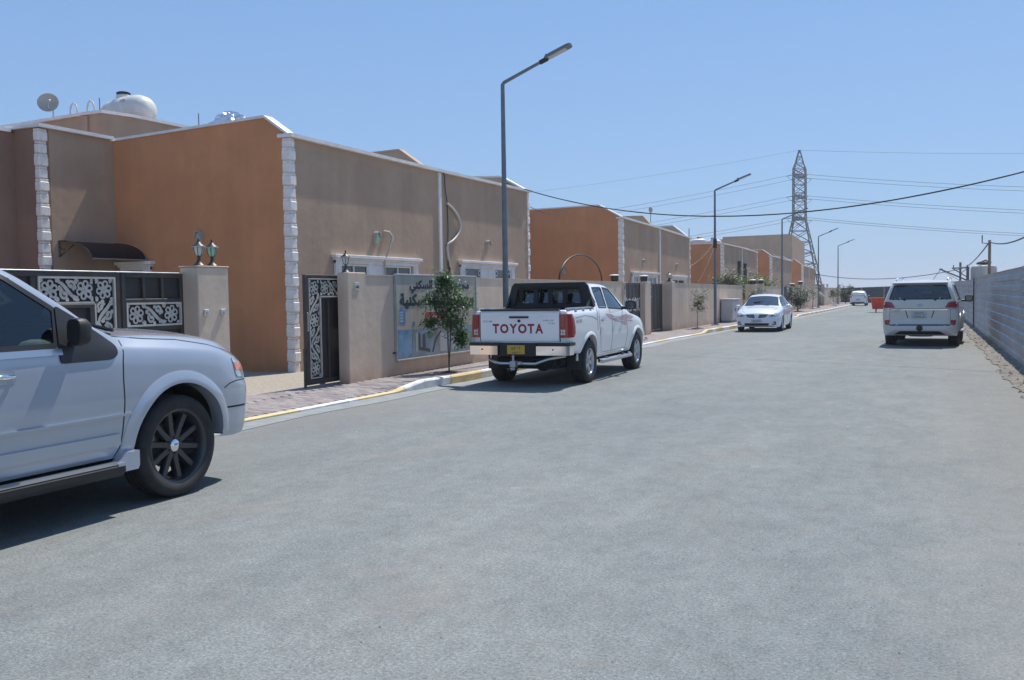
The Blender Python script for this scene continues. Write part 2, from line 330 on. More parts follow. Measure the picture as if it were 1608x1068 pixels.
def text_mesh(body, size=1.0, bold=0.0, depth=0.0):
    """flat lettering mesh data, returns (verts, faces) centred on its own width, in the XY plane"""
    c = bpy.data.curves.new('txt', 'FONT'); c.body = body; c.size = size; c.offset = bold; c.resolution_u = 3; c.extrude = depth
    c.align_x = 'CENTER'; o = bpy.data.objects.new('txt', c); COL.objects.link(o)
    dg = bpy.context.evaluated_depsgraph_get(); dg.update(); me = o.evaluated_get(dg).to_mesh()
    vs = [v.co.copy() for v in me.vertices]; fs = [tuple(p.vertices) for p in me.polygons]
    o.evaluated_get(dg).to_mesh_clear(); bpy.data.objects.remove(o); bpy.data.curves.remove(c)
    return vs, fs

# Arabic letters by contextual form (isolated, final, initial, medial)
_AR = {'ا': (0xFE8D, 0xFE8E), 'ب': (0xFE8F, 0xFE90, 0xFE91, 0xFE92), 'ت': (0xFE95, 0xFE96, 0xFE97, 0xFE98), 'ة': (0xFE93, 0xFE94),
       'د': (0xFEA9, 0xFEAA), 'ر': (0xFEAD, 0xFEAE), 'ز': (0xFEAF, 0xFEB0), 'س': (0xFEB1, 0xFEB2, 0xFEB3, 0xFEB4), 'ط': (0xFEC1, 0xFEC2, 0xFEC3, 0xFEC4),
       'ع': (0xFEC9, 0xFECA, 0xFECB, 0xFECC), 'ق': (0xFED5, 0xFED6, 0xFED7, 0xFED8), 'ك': (0xFED9, 0xFEDA, 0xFEDB, 0xFEDC), 'ل': (0xFEDD, 0xFEDE, 0xFEDF, 0xFEE0),
       'م': (0xFEE1, 0xFEE2, 0xFEE3, 0xFEE4), 'ن': (0xFEE5, 0xFEE6, 0xFEE7, 0xFEE8), 'ه': (0xFEE9, 0xFEEA, 0xFEEB, 0xFEEC), 'و': (0xFEED, 0xFEEE),
       'ي': (0xFEF1, 0xFEF2, 0xFEF3, 0xFEF4), 'ء': (0xFE80,), 'ج': (0xFE9D, 0xFE9E, 0xFE9F, 0xFEA0), 'ح': (0xFEA1, 0xFEA2, 0xFEA3, 0xFEA4)}
def arabic(s):
    o = []
    for i, ch in enumerate(s):
        if ch not in _AR: o.append(ch); continue
        f = _AR[ch]; prev = i > 0 and s[i - 1] in _AR and len(_AR[s[i - 1]]) == 4; nxt = i + 1 < len(s) and s[i + 1] in _AR and len(f) == 4 and s[i + 1] != 'ء'
        if len(f) == 1: prev = False
        k = (3 if prev else 2) if nxt else (1 if prev else 0)
        o.append(chr(f[min(k, len(f) - 1)]))
    return ''.join(reversed(o))

def put_text(mb, body, centre, right, up, width=None, height=None, size=1.0, bold=0.0, mi=0, depth=0.0):
    vs, fs = text_mesh(body, size, bold, depth)
    if not vs: return
    xs = [v.x for v in vs]; ys = [v.y for v in vs]; cx = (min(xs) + max(xs)) / 2; cy = (min(ys) + max(ys)) / 2
    sx = width / (max(xs) - min(xs)) if width else 1; sy = height / (max(ys) - min(ys)) if height else sx
    c = Vector(centre); r = Vector(right); u = Vector(up); nn = r.cross(u)
    mb.add([c + r * ((v.x - cx) * sx) + u * ((v.y - cy) * sy) + nn * v.z for v in vs], fs, mi)

def lin(x, pts):
    return float(np.interp(x, [p[0] for p in pts], [p[1] for p in pts]))
# ================================================================== ground, road, pavement
def sheet(name, xs_fn, ys, z_fn, material, kind='structure', nx=2, parent=None):
    mb = MB(); vs = []
    for y in ys:
        a, b = xs_fn(y)
        for i in range(nx):
            x = a + (b - a) * i / (nx - 1); vs.append((x, y, z_fn(x, y)))
    fs = [(j * nx + i, j * nx + i + 1, (j + 1) * nx + i + 1, (j + 1) * nx + i) for j in range(len(ys) - 1) for i in range(nx - 1)]
    mb.add(vs, fs); o = mb.build(name, material, parent, smooth=30)
    if kind: o['kind'] = kind
    return o

KX = [(-30, -8.1), (8, -8.02), (13, -7.95), (15, -7.78), (31, -7.85), (39, -7.5), (51, -7.12), (70, -6.75), (105, -6.6), (200, -6.6)]
KH = [(-30, .035), (12.9, .035), (13.5, .15), (25, .15), (25.7, .04), (34.6, .04), (35.1, .15), (52, .15), (52.6, .05), (57, .05), (57.6, .15), (300, .15)]
kx = lambda y: lin(y, KX); kh = lambda y: lin(y, KH)
ZW = 0.10
def walk_z(x, y):                      # top of the pavement
    k = kh(y) - 0.012; t = min(1, max(0, (kx(y) - 0.15 - x) / 1.3)); return k + (ZW - k) * t

sheet('ground', lambda y: (-1500, 1500), [-400, -20, 60, 300, 1500, 5000], lambda x, y: -0.05, M['sand'])
YR = [-20, -5, 0, 5, 10, 15, 20, 25, 30, 40, 50, 60, 80, 100, 120, 140]
sheet('road', lambda y: (kx(y) + 0.005, 2.4), YR, lambda x, y: 0.0 - 0.03 * max(0, x - 1.3), M['asphalt'], nx=12)
sheet('gutter_strip', lambda y: (kx(y) + 0.004, kx(y) + 0.42 + 0.05 * math.sin(y * 1.7)), list(np.arange(0, 120, 0.5)), lambda x, y: 0.005, M['concrete'])
ys = sorted(set([round(v, 2) for v in np.arange(2, 30, 0.5)] + [12.9, 13.5, 25.7, 34.6, 35.1, 52.6, 57.6] + list(range(30, 130, 2))))
side = sheet('pavement', lambda y: (-9.6, kx(y) - 0.14), ys, lambda x, y: walk_z(x, y) - 0.012, M['paver_far'], nx=6)
# pavers: the near ones each an object, further ones joined
BL, BW, BG = 0.20, 0.10, 0.007
def brick_mesh():
    bm = bmesh.new(); bmesh.ops.create_cube(bm, size=1)
    for v in bm.verts: v.co = (v.co.x * (BW - BG), v.co.y * (BL - BG), v.co.z * 0.05)
    bmesh.ops.bevel(bm, geom=[e for e in bm.edges if all(v.co.z > 0 for v in e.verts)], offset=0.005, segments=1, affect='EDGES')
    me = bpy.data.meshes.new('brick'); bm.to_mesh(me); bm.free(); me.materials.append(M['paver']); return me
bme = brick_mesh(); cells = []
# bricks lie with their long side across the walk in a running bond: rows along X
for iy in range(int(6.8 / BW), int(27 / BW)):
    y = iy * BW + BW / 2
    off = (BL / 2) if iy % 2 else 0
    x = kx(y) - 0.15 - BL / 2 + off - BL / 2
    while x > -9.12 + 0.0:
        if x < kx(y) - 0.16: cells.append((x, y))
        x -= BL
def tree_pit(x, y): return abs(x + 8.45) < 0.30 and abs(y - 15.5) < 0.32
cells = [c for c in cells if not tree_pit(*c)]
vis = [c for c in cells if c[1] > 9.0]
near = sorted(vis, key=lambda c: c[0] ** 2 + c[1] ** 2)[:290]; ns = set(near)
for (x, y) in near:
    o = bpy.data.objects.new('brick', bme); COL.objects.link(o); o.parent = side
    o.location = (x, y, walk_z(x, y) - 0.025 + rnd.uniform(-.0025, .0025))
    sl = (walk_z(x + .1, y) - walk_z(x - .1, y)) / 0.2
    sy_ = (walk_z(x, y + .1) - walk_z(x, y - .1)) / 0.2
    o.rotation_euler = (-math.atan(sl) + rnd.uniform(-.008, .008), -math.atan(sy_) + rnd.uniform(-.008, .008), R(90) + rnd.uniform(-.008, .008))
mb = MB()
for (x, y) in cells:
    if (x, y) in ns: continue
    z = walk_z(x, y) + rnd.uniform(-.002, .002); a = (BL - BG) / 2; b = (BW - BG) / 2
    zz = [walk_z(x - a, y), walk_z(x + a, y)]
    mb.add([(x - a, y - b, zz[0] - .02), (x + a, y - b, zz[1] - .02), (x + a, y + b, zz[1] - .02), (x - a, y + b, zz[0] - .02),
            (x - a, y - b, zz[0]), (x + a, y - b, zz[1]), (x + a, y + b, zz[1]), (x - a, y + b, zz[0])],
           [(4, 5, 6, 7), (0, 1, 5, 4), (1, 2, 6, 5), (2, 3, 7, 6), (3, 0, 4, 7)])
o = mb.build('bricks', M['paver'], side); o['kind'] = 'stuff'
# kerb: painted blocks
kerb = MB(); kerb.box(-8.02, -7.99, -18, 2, -.1, .02); kroot = kerb.build('kerb', M['concrete']); kroot['kind'] = 'structure'
def kcol(y):
    ed = [(9.2, 'w'), (10.35, 'y'), (11.75, 'w'), (13.1, 'y'), (14.5, 'w'), (15.7, 'y')]
    for e, c in ed:
        if y < e: return M['white_k'] if c == 'w' else M['yellow_k']
    if 25.7 < y < 34.8: return M['yellow_k'] if (int(y / 1.5) % 3 == 1) else M['white_k']
    if 34.6 < y < 35.7: return M['yellow_k']
    return M['white_k'] if int((y - 15.7) / 1.1) % 2 == 0 else M['yellow_k']
edges = [2.0]
while edges[-1] < 118:
    y = edges[-1]; nxt = y + (0.575 if y < 60 else 1.1)
    for e in (9.2, 10.35, 11.75, 13.1, 14.5, 15.7):
        if y + 0.12 < e < nxt + 0.12: nxt = e
    edges.append(nxt)
for y0, y1 in zip(edges[:-1], edges[1:]):
    mb = MB(); a, b = y0 + .004, y1 - .004; h0, h1 = kh(a), kh(b); X0, X1 = kx(a), kx(b); c = .02; j = rnd.uniform(-.006, .006)
    sec = lambda y, X, h: [(X + j, y, -.03), (X + j, y, h - c * 1.3 if h > .05 else h - .008), (X - c + j, y, h), (X - .13, y, h), (X - .145, y, h - .01), (X - .145, y, -.03)]
    n = 6; vs = sec(a, X0, h0) + sec(b, X1, h1)
    mb.add(vs, [tuple(range(n - 1, -1, -1)), tuple(range(n, 2 * n))] + [(i, (i + 1) % n, (i + 1) % n + n, i + n) for i in range(n)])
    mb.build('kerb_block', kcol((y0 + y1) / 2), kroot)
# driveway inside the open gate and yards behind the walls
sheet('driveway', lambda y: (-24, -9.12), [4, 8, 10.2, 13.9, 16, 30], lambda x, y: 0.062 if y < 15.35 else 0.04, mat('courtyard_pavers', (0.35, 0.31, 0.25), 0.9, var=0.22, scale=14, bump=0.5, bscale=30), nx=4)
sheet('yard_ground', lambda y: (-12.1, -9.2), [30.001, 60, 120], lambda x, y: 0.03, M['sand'])
# rough verge along the metal fence with rubble
def verge_z(x, y): return 0.004 + 0.05 * max(0, x - 1.3) + 0.012 * math.sin(y * 2.1 + x * 5) * max(0, min(1, (x - 1.3) * 3)) + 0.010 * math.sin(y * 5.3 + x * 11) * max(0, min(1, (x - 1.3) * 3)) + 0.006 * math.sin(y * 17 + x * 23)
vy = list(np.arange(8, 50, 0.11)) + list(np.arange(50, 110, 0.5))
sheet('verge', lambda y: (1.30 + 0.035 * math.sin(y * 1.3) + 0.03 * math.sin(y * 3.7) + .02 * math.sin(y * 9) + .02 * math.sin(y * 23), 2.6), vy, lambda x, y: max(0.006, verge_z(x, y)) , M['earth'], nx=16)
mb = MB()
for i in range(900):
    y = 8 + 60 * rnd.random() ** 1.5; x = rnd.triangular(1.2, 1.85, 1.75); s = rnd.uniform(.012, .05) * (1.5 if rnd.random() < .08 else 1)
    z = max(0.006, verge_z(x, y))
    vs = [(x + s * rnd.uniform(.6, 1) * math.cos(a) , y + s * rnd.uniform(.6, 1.1) * math.sin(a), z - .005) for a in (0, 1.26, 2.5, 3.8, 5.0)] + [(x + rnd.uniform(-.3, .3) * s, y + rnd.uniform(-.3, .3) * s, z + s * rnd.uniform(.5, .9))]
    mb.add(vs, [(k, (k + 1) % 5, 5) for k in range(5)])
o = mb.build('rubble', M['stone']); tag(o, 'loose stones and rubble along the foot of the grey metal fence', 'rubble', kind='stuff')
mb = MB()
for i in range(1500):                       # grit on the road
    t = rnd.random(); y = 2.2 + 30 * t * t; x = rnd.uniform(-6.5, 1.5) if rnd.random() < .7 else kx(y) + rnd.uniform(.1, 1.2); s = rnd.uniform(.002, .006)
    vs = [(x + s * math.cos(a), y + s * math.sin(a), 0.001) for a in (0.2, 1.9, 3.3, 4.9)] + [(x, y, 0.001 + s)]
    mb.add(vs, [(k, (k + 1) % 4, 4) for k in range(4)], 0 if rnd.random() < .6 else 1)
o = mb.build('grit', [M['stone'], M['white_k']]); tag(o, 'small pale stones and grit scattered over the asphalt', 'gravel', kind='stuff')
# ================================================================== houses
def cap_strip(mb, pts, w=0.30, h=0.075, along='y'):
    """white coping swept along a profile: pts are (x,y,z); w is spread across"""
    for a, b in zip(pts[:-1], pts[1:]):
        a = Vector(a); b = Vector(b)
        ox = Vector((w / 2, 0, 0)) if along == 'y' else Vector((0, w / 2, 0))
        vs = [a - ox, a + ox, b + ox, b - ox, a - ox + Vector((0, 0, h)), a + ox + Vector((0, 0, h)), b + ox + Vector((0, 0, h)), b - ox + Vector((0, 0, h))]
        mb.add(vs, [(3, 2, 1, 0), (4, 5, 6, 7), (0, 1, 5, 4), (1, 2, 6, 5), (2, 3, 7, 6), (3, 0, 4, 7)])

def gable(zf, pk, xp, xf, xb, zb):
    return [(xf, zf), (xp, pk), (xb, zb)]

def side_wall(mb, y0, y1, prof, xf, base=0.0, mi=0):
    poly = [(xf, base)] + prof + [(prof[-1][0], base)]
    mb.prism(poly, y0, y1, 'y', mi)

def quoins(parent, xf, y, zb, zt, course=0.262, wf=0.18, ws=0.19, sgn=1):
    """rough white corner stones wrapping the corner (xf, y); sgn +1: side wall faces -Y"""
    z = zb; i = 0
    while z < zt - 0.05:
        h = min(course, zt - z); j = rnd.uniform(-.006, .006)
        p = 0.036 if i % 2 else 0.02
        mb = MB()
        y0, y1 = (y - p - j, y + wf * (1.0 if i % 2 else .93)) if sgn > 0 else (y - wf * (1.0 if i % 2 else .93), y + p + j)
        mb.bbox(xf - ws + j, xf + p, y0, y1, z + .004, z + h * .80, 0.022)
        mb.bbox(xf - ws + .01, xf + p * .55, y0 + .012, y1 - .012, z + h * .80, z + h - .002, 0.008)
        o = mb.build('quoin_stone', M['quoin'], parent, smooth=None, origin=(xf, y, z))
        z += h; i += 1

def window(parent, Y0, Y1, zl, lights, xf, panel=None, zs=1.15, axis='x'):
    """surround with crown lintel on a facade facing +X (or on a wall facing -Y with axis='y')"""
    def T(mb, a0, a1, d0, d1, z0, z1, b=.008, mi=0):       # a along wall, d out of the wall
        if axis == 'x': mb.bbox(xf + d0, xf + d1, a0, a1, z0, z1, b, mi)
        else: mb.bbox(a0, a1, xf - d1, xf - d0, z0, z1, b, mi)
    f = MB(); W = 0.22
    T(f, Y0 + .10, Y0 + .10 + W, .002, .07, zs, zl - .126); T(f, Y1 - .10 - W, Y1 - .10, .002, .07, zs, zl - .126)
    T(f, Y0 + .10, Y1 - .10, .003, .075, zl - .20, zl - .125)
    T(f, Y0 + .05, Y1 - .05, .002, .10, zl - .125, zl - .075); T(f, Y0, Y1, .002, .15, zl - .075, zl)
    T(f, Y0 + .04, Y1 - .04, .002, .12, zs - .12, zs)
    fo = f.build('window_surround', M['white'], parent)
    if panel:
        p = MB(); T(p, panel[0], panel[1], .004, .055, zs, zl - .2); p.build('infill_panel', M['white'], parent)
    for (a, b) in lights:
        fr = MB(); t = .042; z1 = zl - .205
        T(fr, a, a + t, .003, .05, zs, z1); T(fr, b - t, b, .003, .05, zs, z1); T(fr, a + t, b - t, .003, .05, z1 - t, z1); T(fr, a + t, b - t, .003, .05, zs, zs + t)
        T(fr, (a + b) / 2 - t / 2, (a + b) / 2 + t / 2, .0035, .048, zs + t, z1 - t)
        w_ = fr.build('window', M['upvc'], parent)
        for q0, q1 in ((a + t, (a + b) / 2 - t / 2), ((a + b) / 2 + t / 2, b - t)):
            g = MB(); T(g, q0, q1, .002, .018, zs + t, z1 - t, .001); g.build('pane', M['winglass'], w_)
    return fo

def house(label, XF, Y0, Ym, Y1, zs, prof0, profm, prof1, side_col='orange', XB=-24.0, end_quoin=True, quoin=True, near=True):
    """zs: parapet height at Y0, Ym, Y1. prof*: [(x, z) ...] parapet lines of the cross walls from front to back"""
    h = thing('house', label, 'house', (XF, Y0, 0), group='single-storey rendered houses with white trim')
    L = Vector((XF, Y0, 0)); T = 0.24
    def bld(mb, name, m, smooth=None):
        o = mb.build(name, m, h, smooth); o.data.transform(Matrix.Translation(-L)); return o
    fw = MB(); fw.prism([(Y0 + .003, 0), (Y1 - .003, 0), (Y1 - .003, zs[2]), (Ym, zs[1]), (Y0 + .003, zs[0])], XF - .18, XF, 'x')
    bld(fw, 'front_wall', M['beige'])
    s0 = MB(); side_wall(s0, Y0, Y0 + T, [(XF - .181, zs[0] + (prof0[0][1] - zs[0]) * .29)] + prof0, XF - .181); bld(s0, 'side_wall', M[side_col])
    s1 = MB(); side_wall(s1, Y1 - T, Y1, [(XF - .181, zs[2] + (prof1[0][1] - zs[2]) * .2)] + prof1, XF - .181); bld(s1, 'side_wall', M['tan'])
    sm = MB(); side_wall(sm, Ym - T / 2, Ym + T / 2, [(XF - T, zs[1])] + profm, XF - T, base=3.4); bld(sm, 'party_wall', M['tan'])
    rf = MB(); rf.box(XB, XF - T, Y0 + T, Y1 - T, 3.4, 3.6); rf.box(XB - T, XB, Y0, Y1, 0, 4.6); bld(rf, 'roof', M['concrete'])
    c = MB(); cap_strip(c, [(XF - .08, Y0 - .06, zs[0]), (XF - .08, Ym, zs[1]), (XF - .08, Y1 + .06, zs[2])], .36)
    bld(c, 'parapet_coping', M['white'])
    for (y, pr, z) in ((Y0 + .11, prof0, zs[0]), (Y1 - .11, prof1, zs[2])):
        c = MB(); cap_strip(c, [(XF - .02, y, z + .035)] + [(x, y, zz) for x, zz in pr], .29, .055, along='x'); bld(c, 'parapet_coping', M['white'])
    c = MB(); cap_strip(c, [(XF - .26, Ym, zs[1] + .02)] + [(x, Ym, zz) for x, zz in profm], .28, .05, along='x'); bld(c, 'parapet_coping', M['tan'])
    st = MB(); st.bbox(XF - .01, XF + .045, Ym - .07, Ym + .07, 0, zs[1] - .01, .01); bld(st, 'joint_strip', M['white'])
    if quoin:
        q = thing('tmp', None, None)
        before = set(COL.objects); quoins(h, XF, Y0, 0.0, zs[0] - .01)
        if end_quoin: quoins(h, XF, Y1, 0.0, zs[2] - .01, wf=.14, sgn=-1)
        for o in set(COL.objects) - before: o.location = Vector(o.location) - L
        bpy.data.objects.remove(q)
    return h, L

def attach(h, L, fn):
    before = set(COL.objects); fn()
    for o in set(COL.objects) - before:
        if o.parent == h: o.location = Vector(o.location) - L if o.location.length > 1e-6 else -L

P0 = [(-12.62, 5.37), (-16.97, 5.24), (-24, 5.0)]
PM = [(-13.15, 5.58), (-14.1, 5.56), (-15.4, 5.0), (-24, 4.9)]
h1, L1 = house('beige house with big orange side wall and twin dark windows behind the sign board', -12.0, 15.4, 21.75, 27.85, (4.92, 4.93, 4.97), P0,
               PM, [(-12.9, 5.5), (-14.1, 5.56), (-15.4, 5.0), (-24, 4.9)])
attach(h1, L1, lambda: window(h1, 16.75, 20.55, 2.56, [(17.0, 18.15), (18.86, 20.12)], -12.0, panel=(18.15, 18.86)))
# second unit: window closed by a white grille of cut scrolls
def grille_window(h, L, Y0, Y1, zl, xf, zs=1.15):
    window(h, Y0, Y1, zl, [], xf, zs=zs)
    a, b = Y0 + .33, Y1 - .33
    g = MB(); g.box(xf + .002, xf + .012, a, b, zs, zl - .2); bo = g.build('window_board', M['winglass'], h)
    n = 2; w_ = (b - a) / n
    for k in range(n):
        y0 = a + w_ * k; fr = MB(); t = .05
        for q in ((y0, y0 + t), (y0 + w_ - t, y0 + w_)): fr.bbox(xf + .013, xf + .05, q[0], q[1], zs, zl - .2, .006)
        fr.bbox(xf + .013, xf + .05, y0 + t, y0 + w_ - t, zl - .235, zl - .2, .006)
        cc = (y0 + w_ * (.72 if k == 0 else .28))          # plain middle, scrolls outside
        if k == 0: fr.box(xf + .014, xf + .03, y0 + w_ * .66, y0 + w_ - t, zs, zl - .235)
        else: fr.box(xf + .014, xf + .03, y0 + t, y0 + w_ * .30, zs, zl - .235)
        sc = MB(); r0 = (y0 + t, y0 + w_ * .66) if k == 0 else (y0 + w_ * .30, y0 + w_ - t)
        ornament_fill(sc, r0[0], r0[1], zs, zl - .235, xf + .02, 4 + k, .030, facing='x')
        o = fr.build('grille_frame', M['upvc'], h); sc.build('scroll_panel', M['upvc'], o)

# ------------------------------------------------------------------ cut-steel ornament: ribbons in a plane
def ribbon(mb, pts, w, P, th=0.004, closed=False):
    n = len(pts); vs = []
    ws = w if isinstance(w, list) else [w] * n
    for i, (a, b) in enumerate(pts):
        p0 = pts[(i - 1) % n] if (closed or i > 0) else pts[0]; p1 = pts[(i + 1) % n] if (closed or i < n - 1) else pts[-1]
        dx, dy = p1[0] - p0[0], p1[1] - p0[1]; l = math.hypot(dx, dy) or 1; nx, ny = -dy / l * ws[i] / 2, dx / l * ws[i] / 2
        vs += [P(a + nx, b + ny, th), P(a - nx, b - ny, th)]
    k = n if closed else n - 1
    mb.add(vs, [(2 * i, 2 * i + 1, 2 * ((i + 1) % n) + 1, 2 * ((i + 1) % n)) for i in range(k)])
def flower(mb, cx, cy, r, P, wd=None, th=0.004):
    wd = wd or r * .13
    ph0 = 0.3
    for k in range(6):
        a0 = ph0 + k * math.pi / 3; pts = []
        for j in range(14):
            t = 2 * math.pi * j / 14; rr = r * .62 + r * .34 * math.cos(t); ww = r * .27 * math.sin(t) * (1.0 + .35 * math.cos(t))
            pts.append((cx + rr * math.cos(a0) - ww * math.sin(a0), cy + rr * math.sin(a0) + ww * math.cos(a0)))
        ribbon(mb, pts, wd, P, th + .0006 * (k % 3), closed=True)
    ribbon(mb, [(cx + r * .17 * math.cos(t), cy + r * .17 * math.sin(t)) for t in [2 * math.pi * j / 12 for j in range(12)]], wd, P, th + .003, closed=True)
def scroll(mb, x0, y0, ang, size, P, w, turn=1, th=0.004, turns=1.25):
    n = 30; pts = []; ws = []
    # stem that curls into a spiral
    x, y, a = x0, y0, ang; L = size * 2.6
    for i in range(n + 1):
        t = i / n; pts.append((x, y)); ws.append(w * (1.25 - .45 * t + (.9 if t > .93 else 0)))
        k = turn * (0.5 + 6.5 * t ** 2.1) / size * 0.9; ds = L / n * (1 - .45 * t); a += k * ds; x += math.cos(a) * ds; y += math.sin(a) * ds
    ribbon(mb, pts, ws, P, th)
    return pts
def leafshape(mb, x, y, ang, l, w, P, th=0.0045):
    pts = [(x + math.cos(ang) * l * t + math.cos(ang + 1.57) * .25 * l * t * t, y + math.sin(ang) * l * t + math.sin(ang + 1.57) * .25 * l * t * t) for t in [i / 7 for i in range(8)]]
    ribbon(mb, pts, [w * math.sin(math.pi * min(1, .12 + .88 * i / 7)) + .003 for i in range(8)], P, th)
def spiral(mb, cx, cy, r0, r1, a0, sweep, P, w0, w1, th, blob=True):
    n = 26; pts = []; ws = []
    for i in range(n + 1):
        t = i / n; r = r0 + (r1 - r0) * t ** .85; a = a0 + sweep * t; pts.append((cx + r * math.cos(a), cy + r * math.sin(a))); ws.append(w0 + (w1 - w0) * t)
    ribbon(mb, pts, ws, P, th)
    if blob:
        q = pts[-1]; m_ = w1 * 1.05; mb.add([P(q[0] + m_ * math.cos(k * .785), q[1] + m_ * math.sin(k * .785), th + .0004) for k in range(8)], [tuple(range(8))])
def ornament_fill(mb, a0, a1, b0, b1, plane, seed, w=.02, facing='x', flowers=True, th=.004):
    """fill the rectangle with flowers and curling vines; strokes are clipped at its frame"""
    rr = random.Random(seed); W, H = a1 - a0, b1 - b0
    long_x = W > H; m = min(W, H); LN = max(W, H); n = max(1, int(round(LN / m))); cell = LN / n
    def P(a, b, t):
        a = min(max(a, a0), a1); b = min(max(b, b0), b1)
        return (plane + t, a, b) if facing == 'x' else (a, plane - t, b)
    def Q(u, v, t): return P(a0 + u, b0 + v, t) if long_x else P(a0 + v, b0 + u, t)      # u along, v across
    for i in range(n):
        u = (i + .5) * cell; v = m / 2; s = 1 if i % 2 else -1
        if flowers and (i == 0 or i == n - 1 or (n > 4 and i % 3 == 0)):
            flower(mb, u, v, m * .42, Q, w * 1.0, th)
            for du, dv in ((-1, -1), (1, -1), (1, 1), (-1, 1)):
                spiral(mb, u + du * cell * .44, v + dv * m * .42, m * .13, m * .03, rr.uniform(0, 6), 5.0 * du * dv, Q, w, w * .8, th + .001)
        else:
            # S-shaped stem across the cell with two big curls and leaves
            stem = [(u - cell * .5 + cell * t, v + s * m * .34 * math.cos(math.pi * t)) for t in [k / 12 for k in range(13)]]
            ribbon(mb, stem, [w * (1.2 + .7 * math.sin(math.pi * k / 12)) for k in range(13)], Q, th + .0012)
            spiral(mb, u - cell * .16, v - s * m * .20, m * .25, m * .06, (1.9 if s > 0 else -1.9), 6.2 * s, Q, w * 1.5, w * 1.0, th + .0018)
            spiral(mb, u + cell * .20, v + s * m * .22, m * .24, m * .06, (-1.2 if s > 0 else 1.2), 6.2 * s, Q, w * 1.5, w * 1.0, th + .0022)
            spiral(mb, u + cell * .40, v - s * m * .36, m * .13, m * .03, rr.uniform(0, 6), -5 * s, Q, w, w * .8, th + .0026)
            spiral(mb, u - cell * .42, v + s * m * .10, m * .11, m * .03, rr.uniform(0, 6), 5 * s, Q, w, w * .8, th + .0028)
            for k, (du, dv, an) in enumerate(((-.05, .30, .6), (.05, -.36, -2.4), (.42, .02, 1.3))):
                leafshape(mb, u + du * cell, v + s * dv * m, an * s, m * .20, w * 1.8, Q, th + .003 + k * .0004)

attach(h1, L1, lambda: grille_window(h1, L1, 22.75, 26.6, 2.60, -12.0))
h2, L2 = house('second beige and orange house, behind the wall with the black iron arch', -12.0, 38.05, 44.1, 50.45, (4.83, 4.73, 4.57),
               [(-13.05, 5.43), (-16.4, 5.40), (-24, 5.2)], [(-12.8, 5.37), (-13.9, 5.39), (-24, 5.0)], [(-12.9, 5.30), (-13.8, 5.28), (-24, 5.0)])
attach(h2, L2, lambda: (window(h2, 39.2, 43.6, 2.56, [(39.5, 41.0), (41.8, 43.3)], -12.0, panel=(41.0, 41.8)), window(h2, 46.0, 49.4, 2.48, [(46.4, 48.9)], -12.0)))
h3, L3 = house('third house with two tall dark pipes on its front, behind the white sedan', -12.0, 59.6, 66.2, 72.6, (4.66, 4.66, 4.57),
               [(-13.0, 4.72), (-16.4, 4.72), (-24, 4.72)], [(-13, 4.85), (-24, 4.8)], [(-12.9, 4.95), (-24, 4.9)], end_quoin=True)
attach(h3, L3, lambda: window(h3, 60.6, 64.6, 2.5, [(61, 64.2)], -12.0))
h4, L4 = house('fourth house with a peaked orange side wall, behind the green bushes down the street', -12.0, 80.0, 86.2, 92.6, (4.52, 4.48, 4.43),
               [(-12.75, 5.09), (-16.4, 5.15), (-24, 5.0)], [(-12.9, 5.0), (-24, 4.9)], [(-12.9, 4.95), (-24, 4.9)], end_quoin=False)
h5, L5 = house('farthest small orange and beige house, below the tall pylon', -12.0, 101.8, 107, 113.5, (4.2, 4.15, 4.05),
               [(-12.9, 4.92), (-16.4, 4.95), (-24, 4.9)], [(-12.6, 4.3), (-24, 4.3)], [(-12.6, 4.3), (-24, 4.3)], end_quoin=False)
# pipes on the third house
mb = MB(); mb.tube([(-11.9, 64.6, 1.0), (-11.9, 64.6, 3.7)], .12, 10); mb.tube([(-11.9, 66.9, 1.0), (-11.9, 66.9, 3.6)], .12, 10)
tag(mb.build('downpipes', M['iron'], h3, 40), None); bpy.data.objects['downpipes'].location = -L3

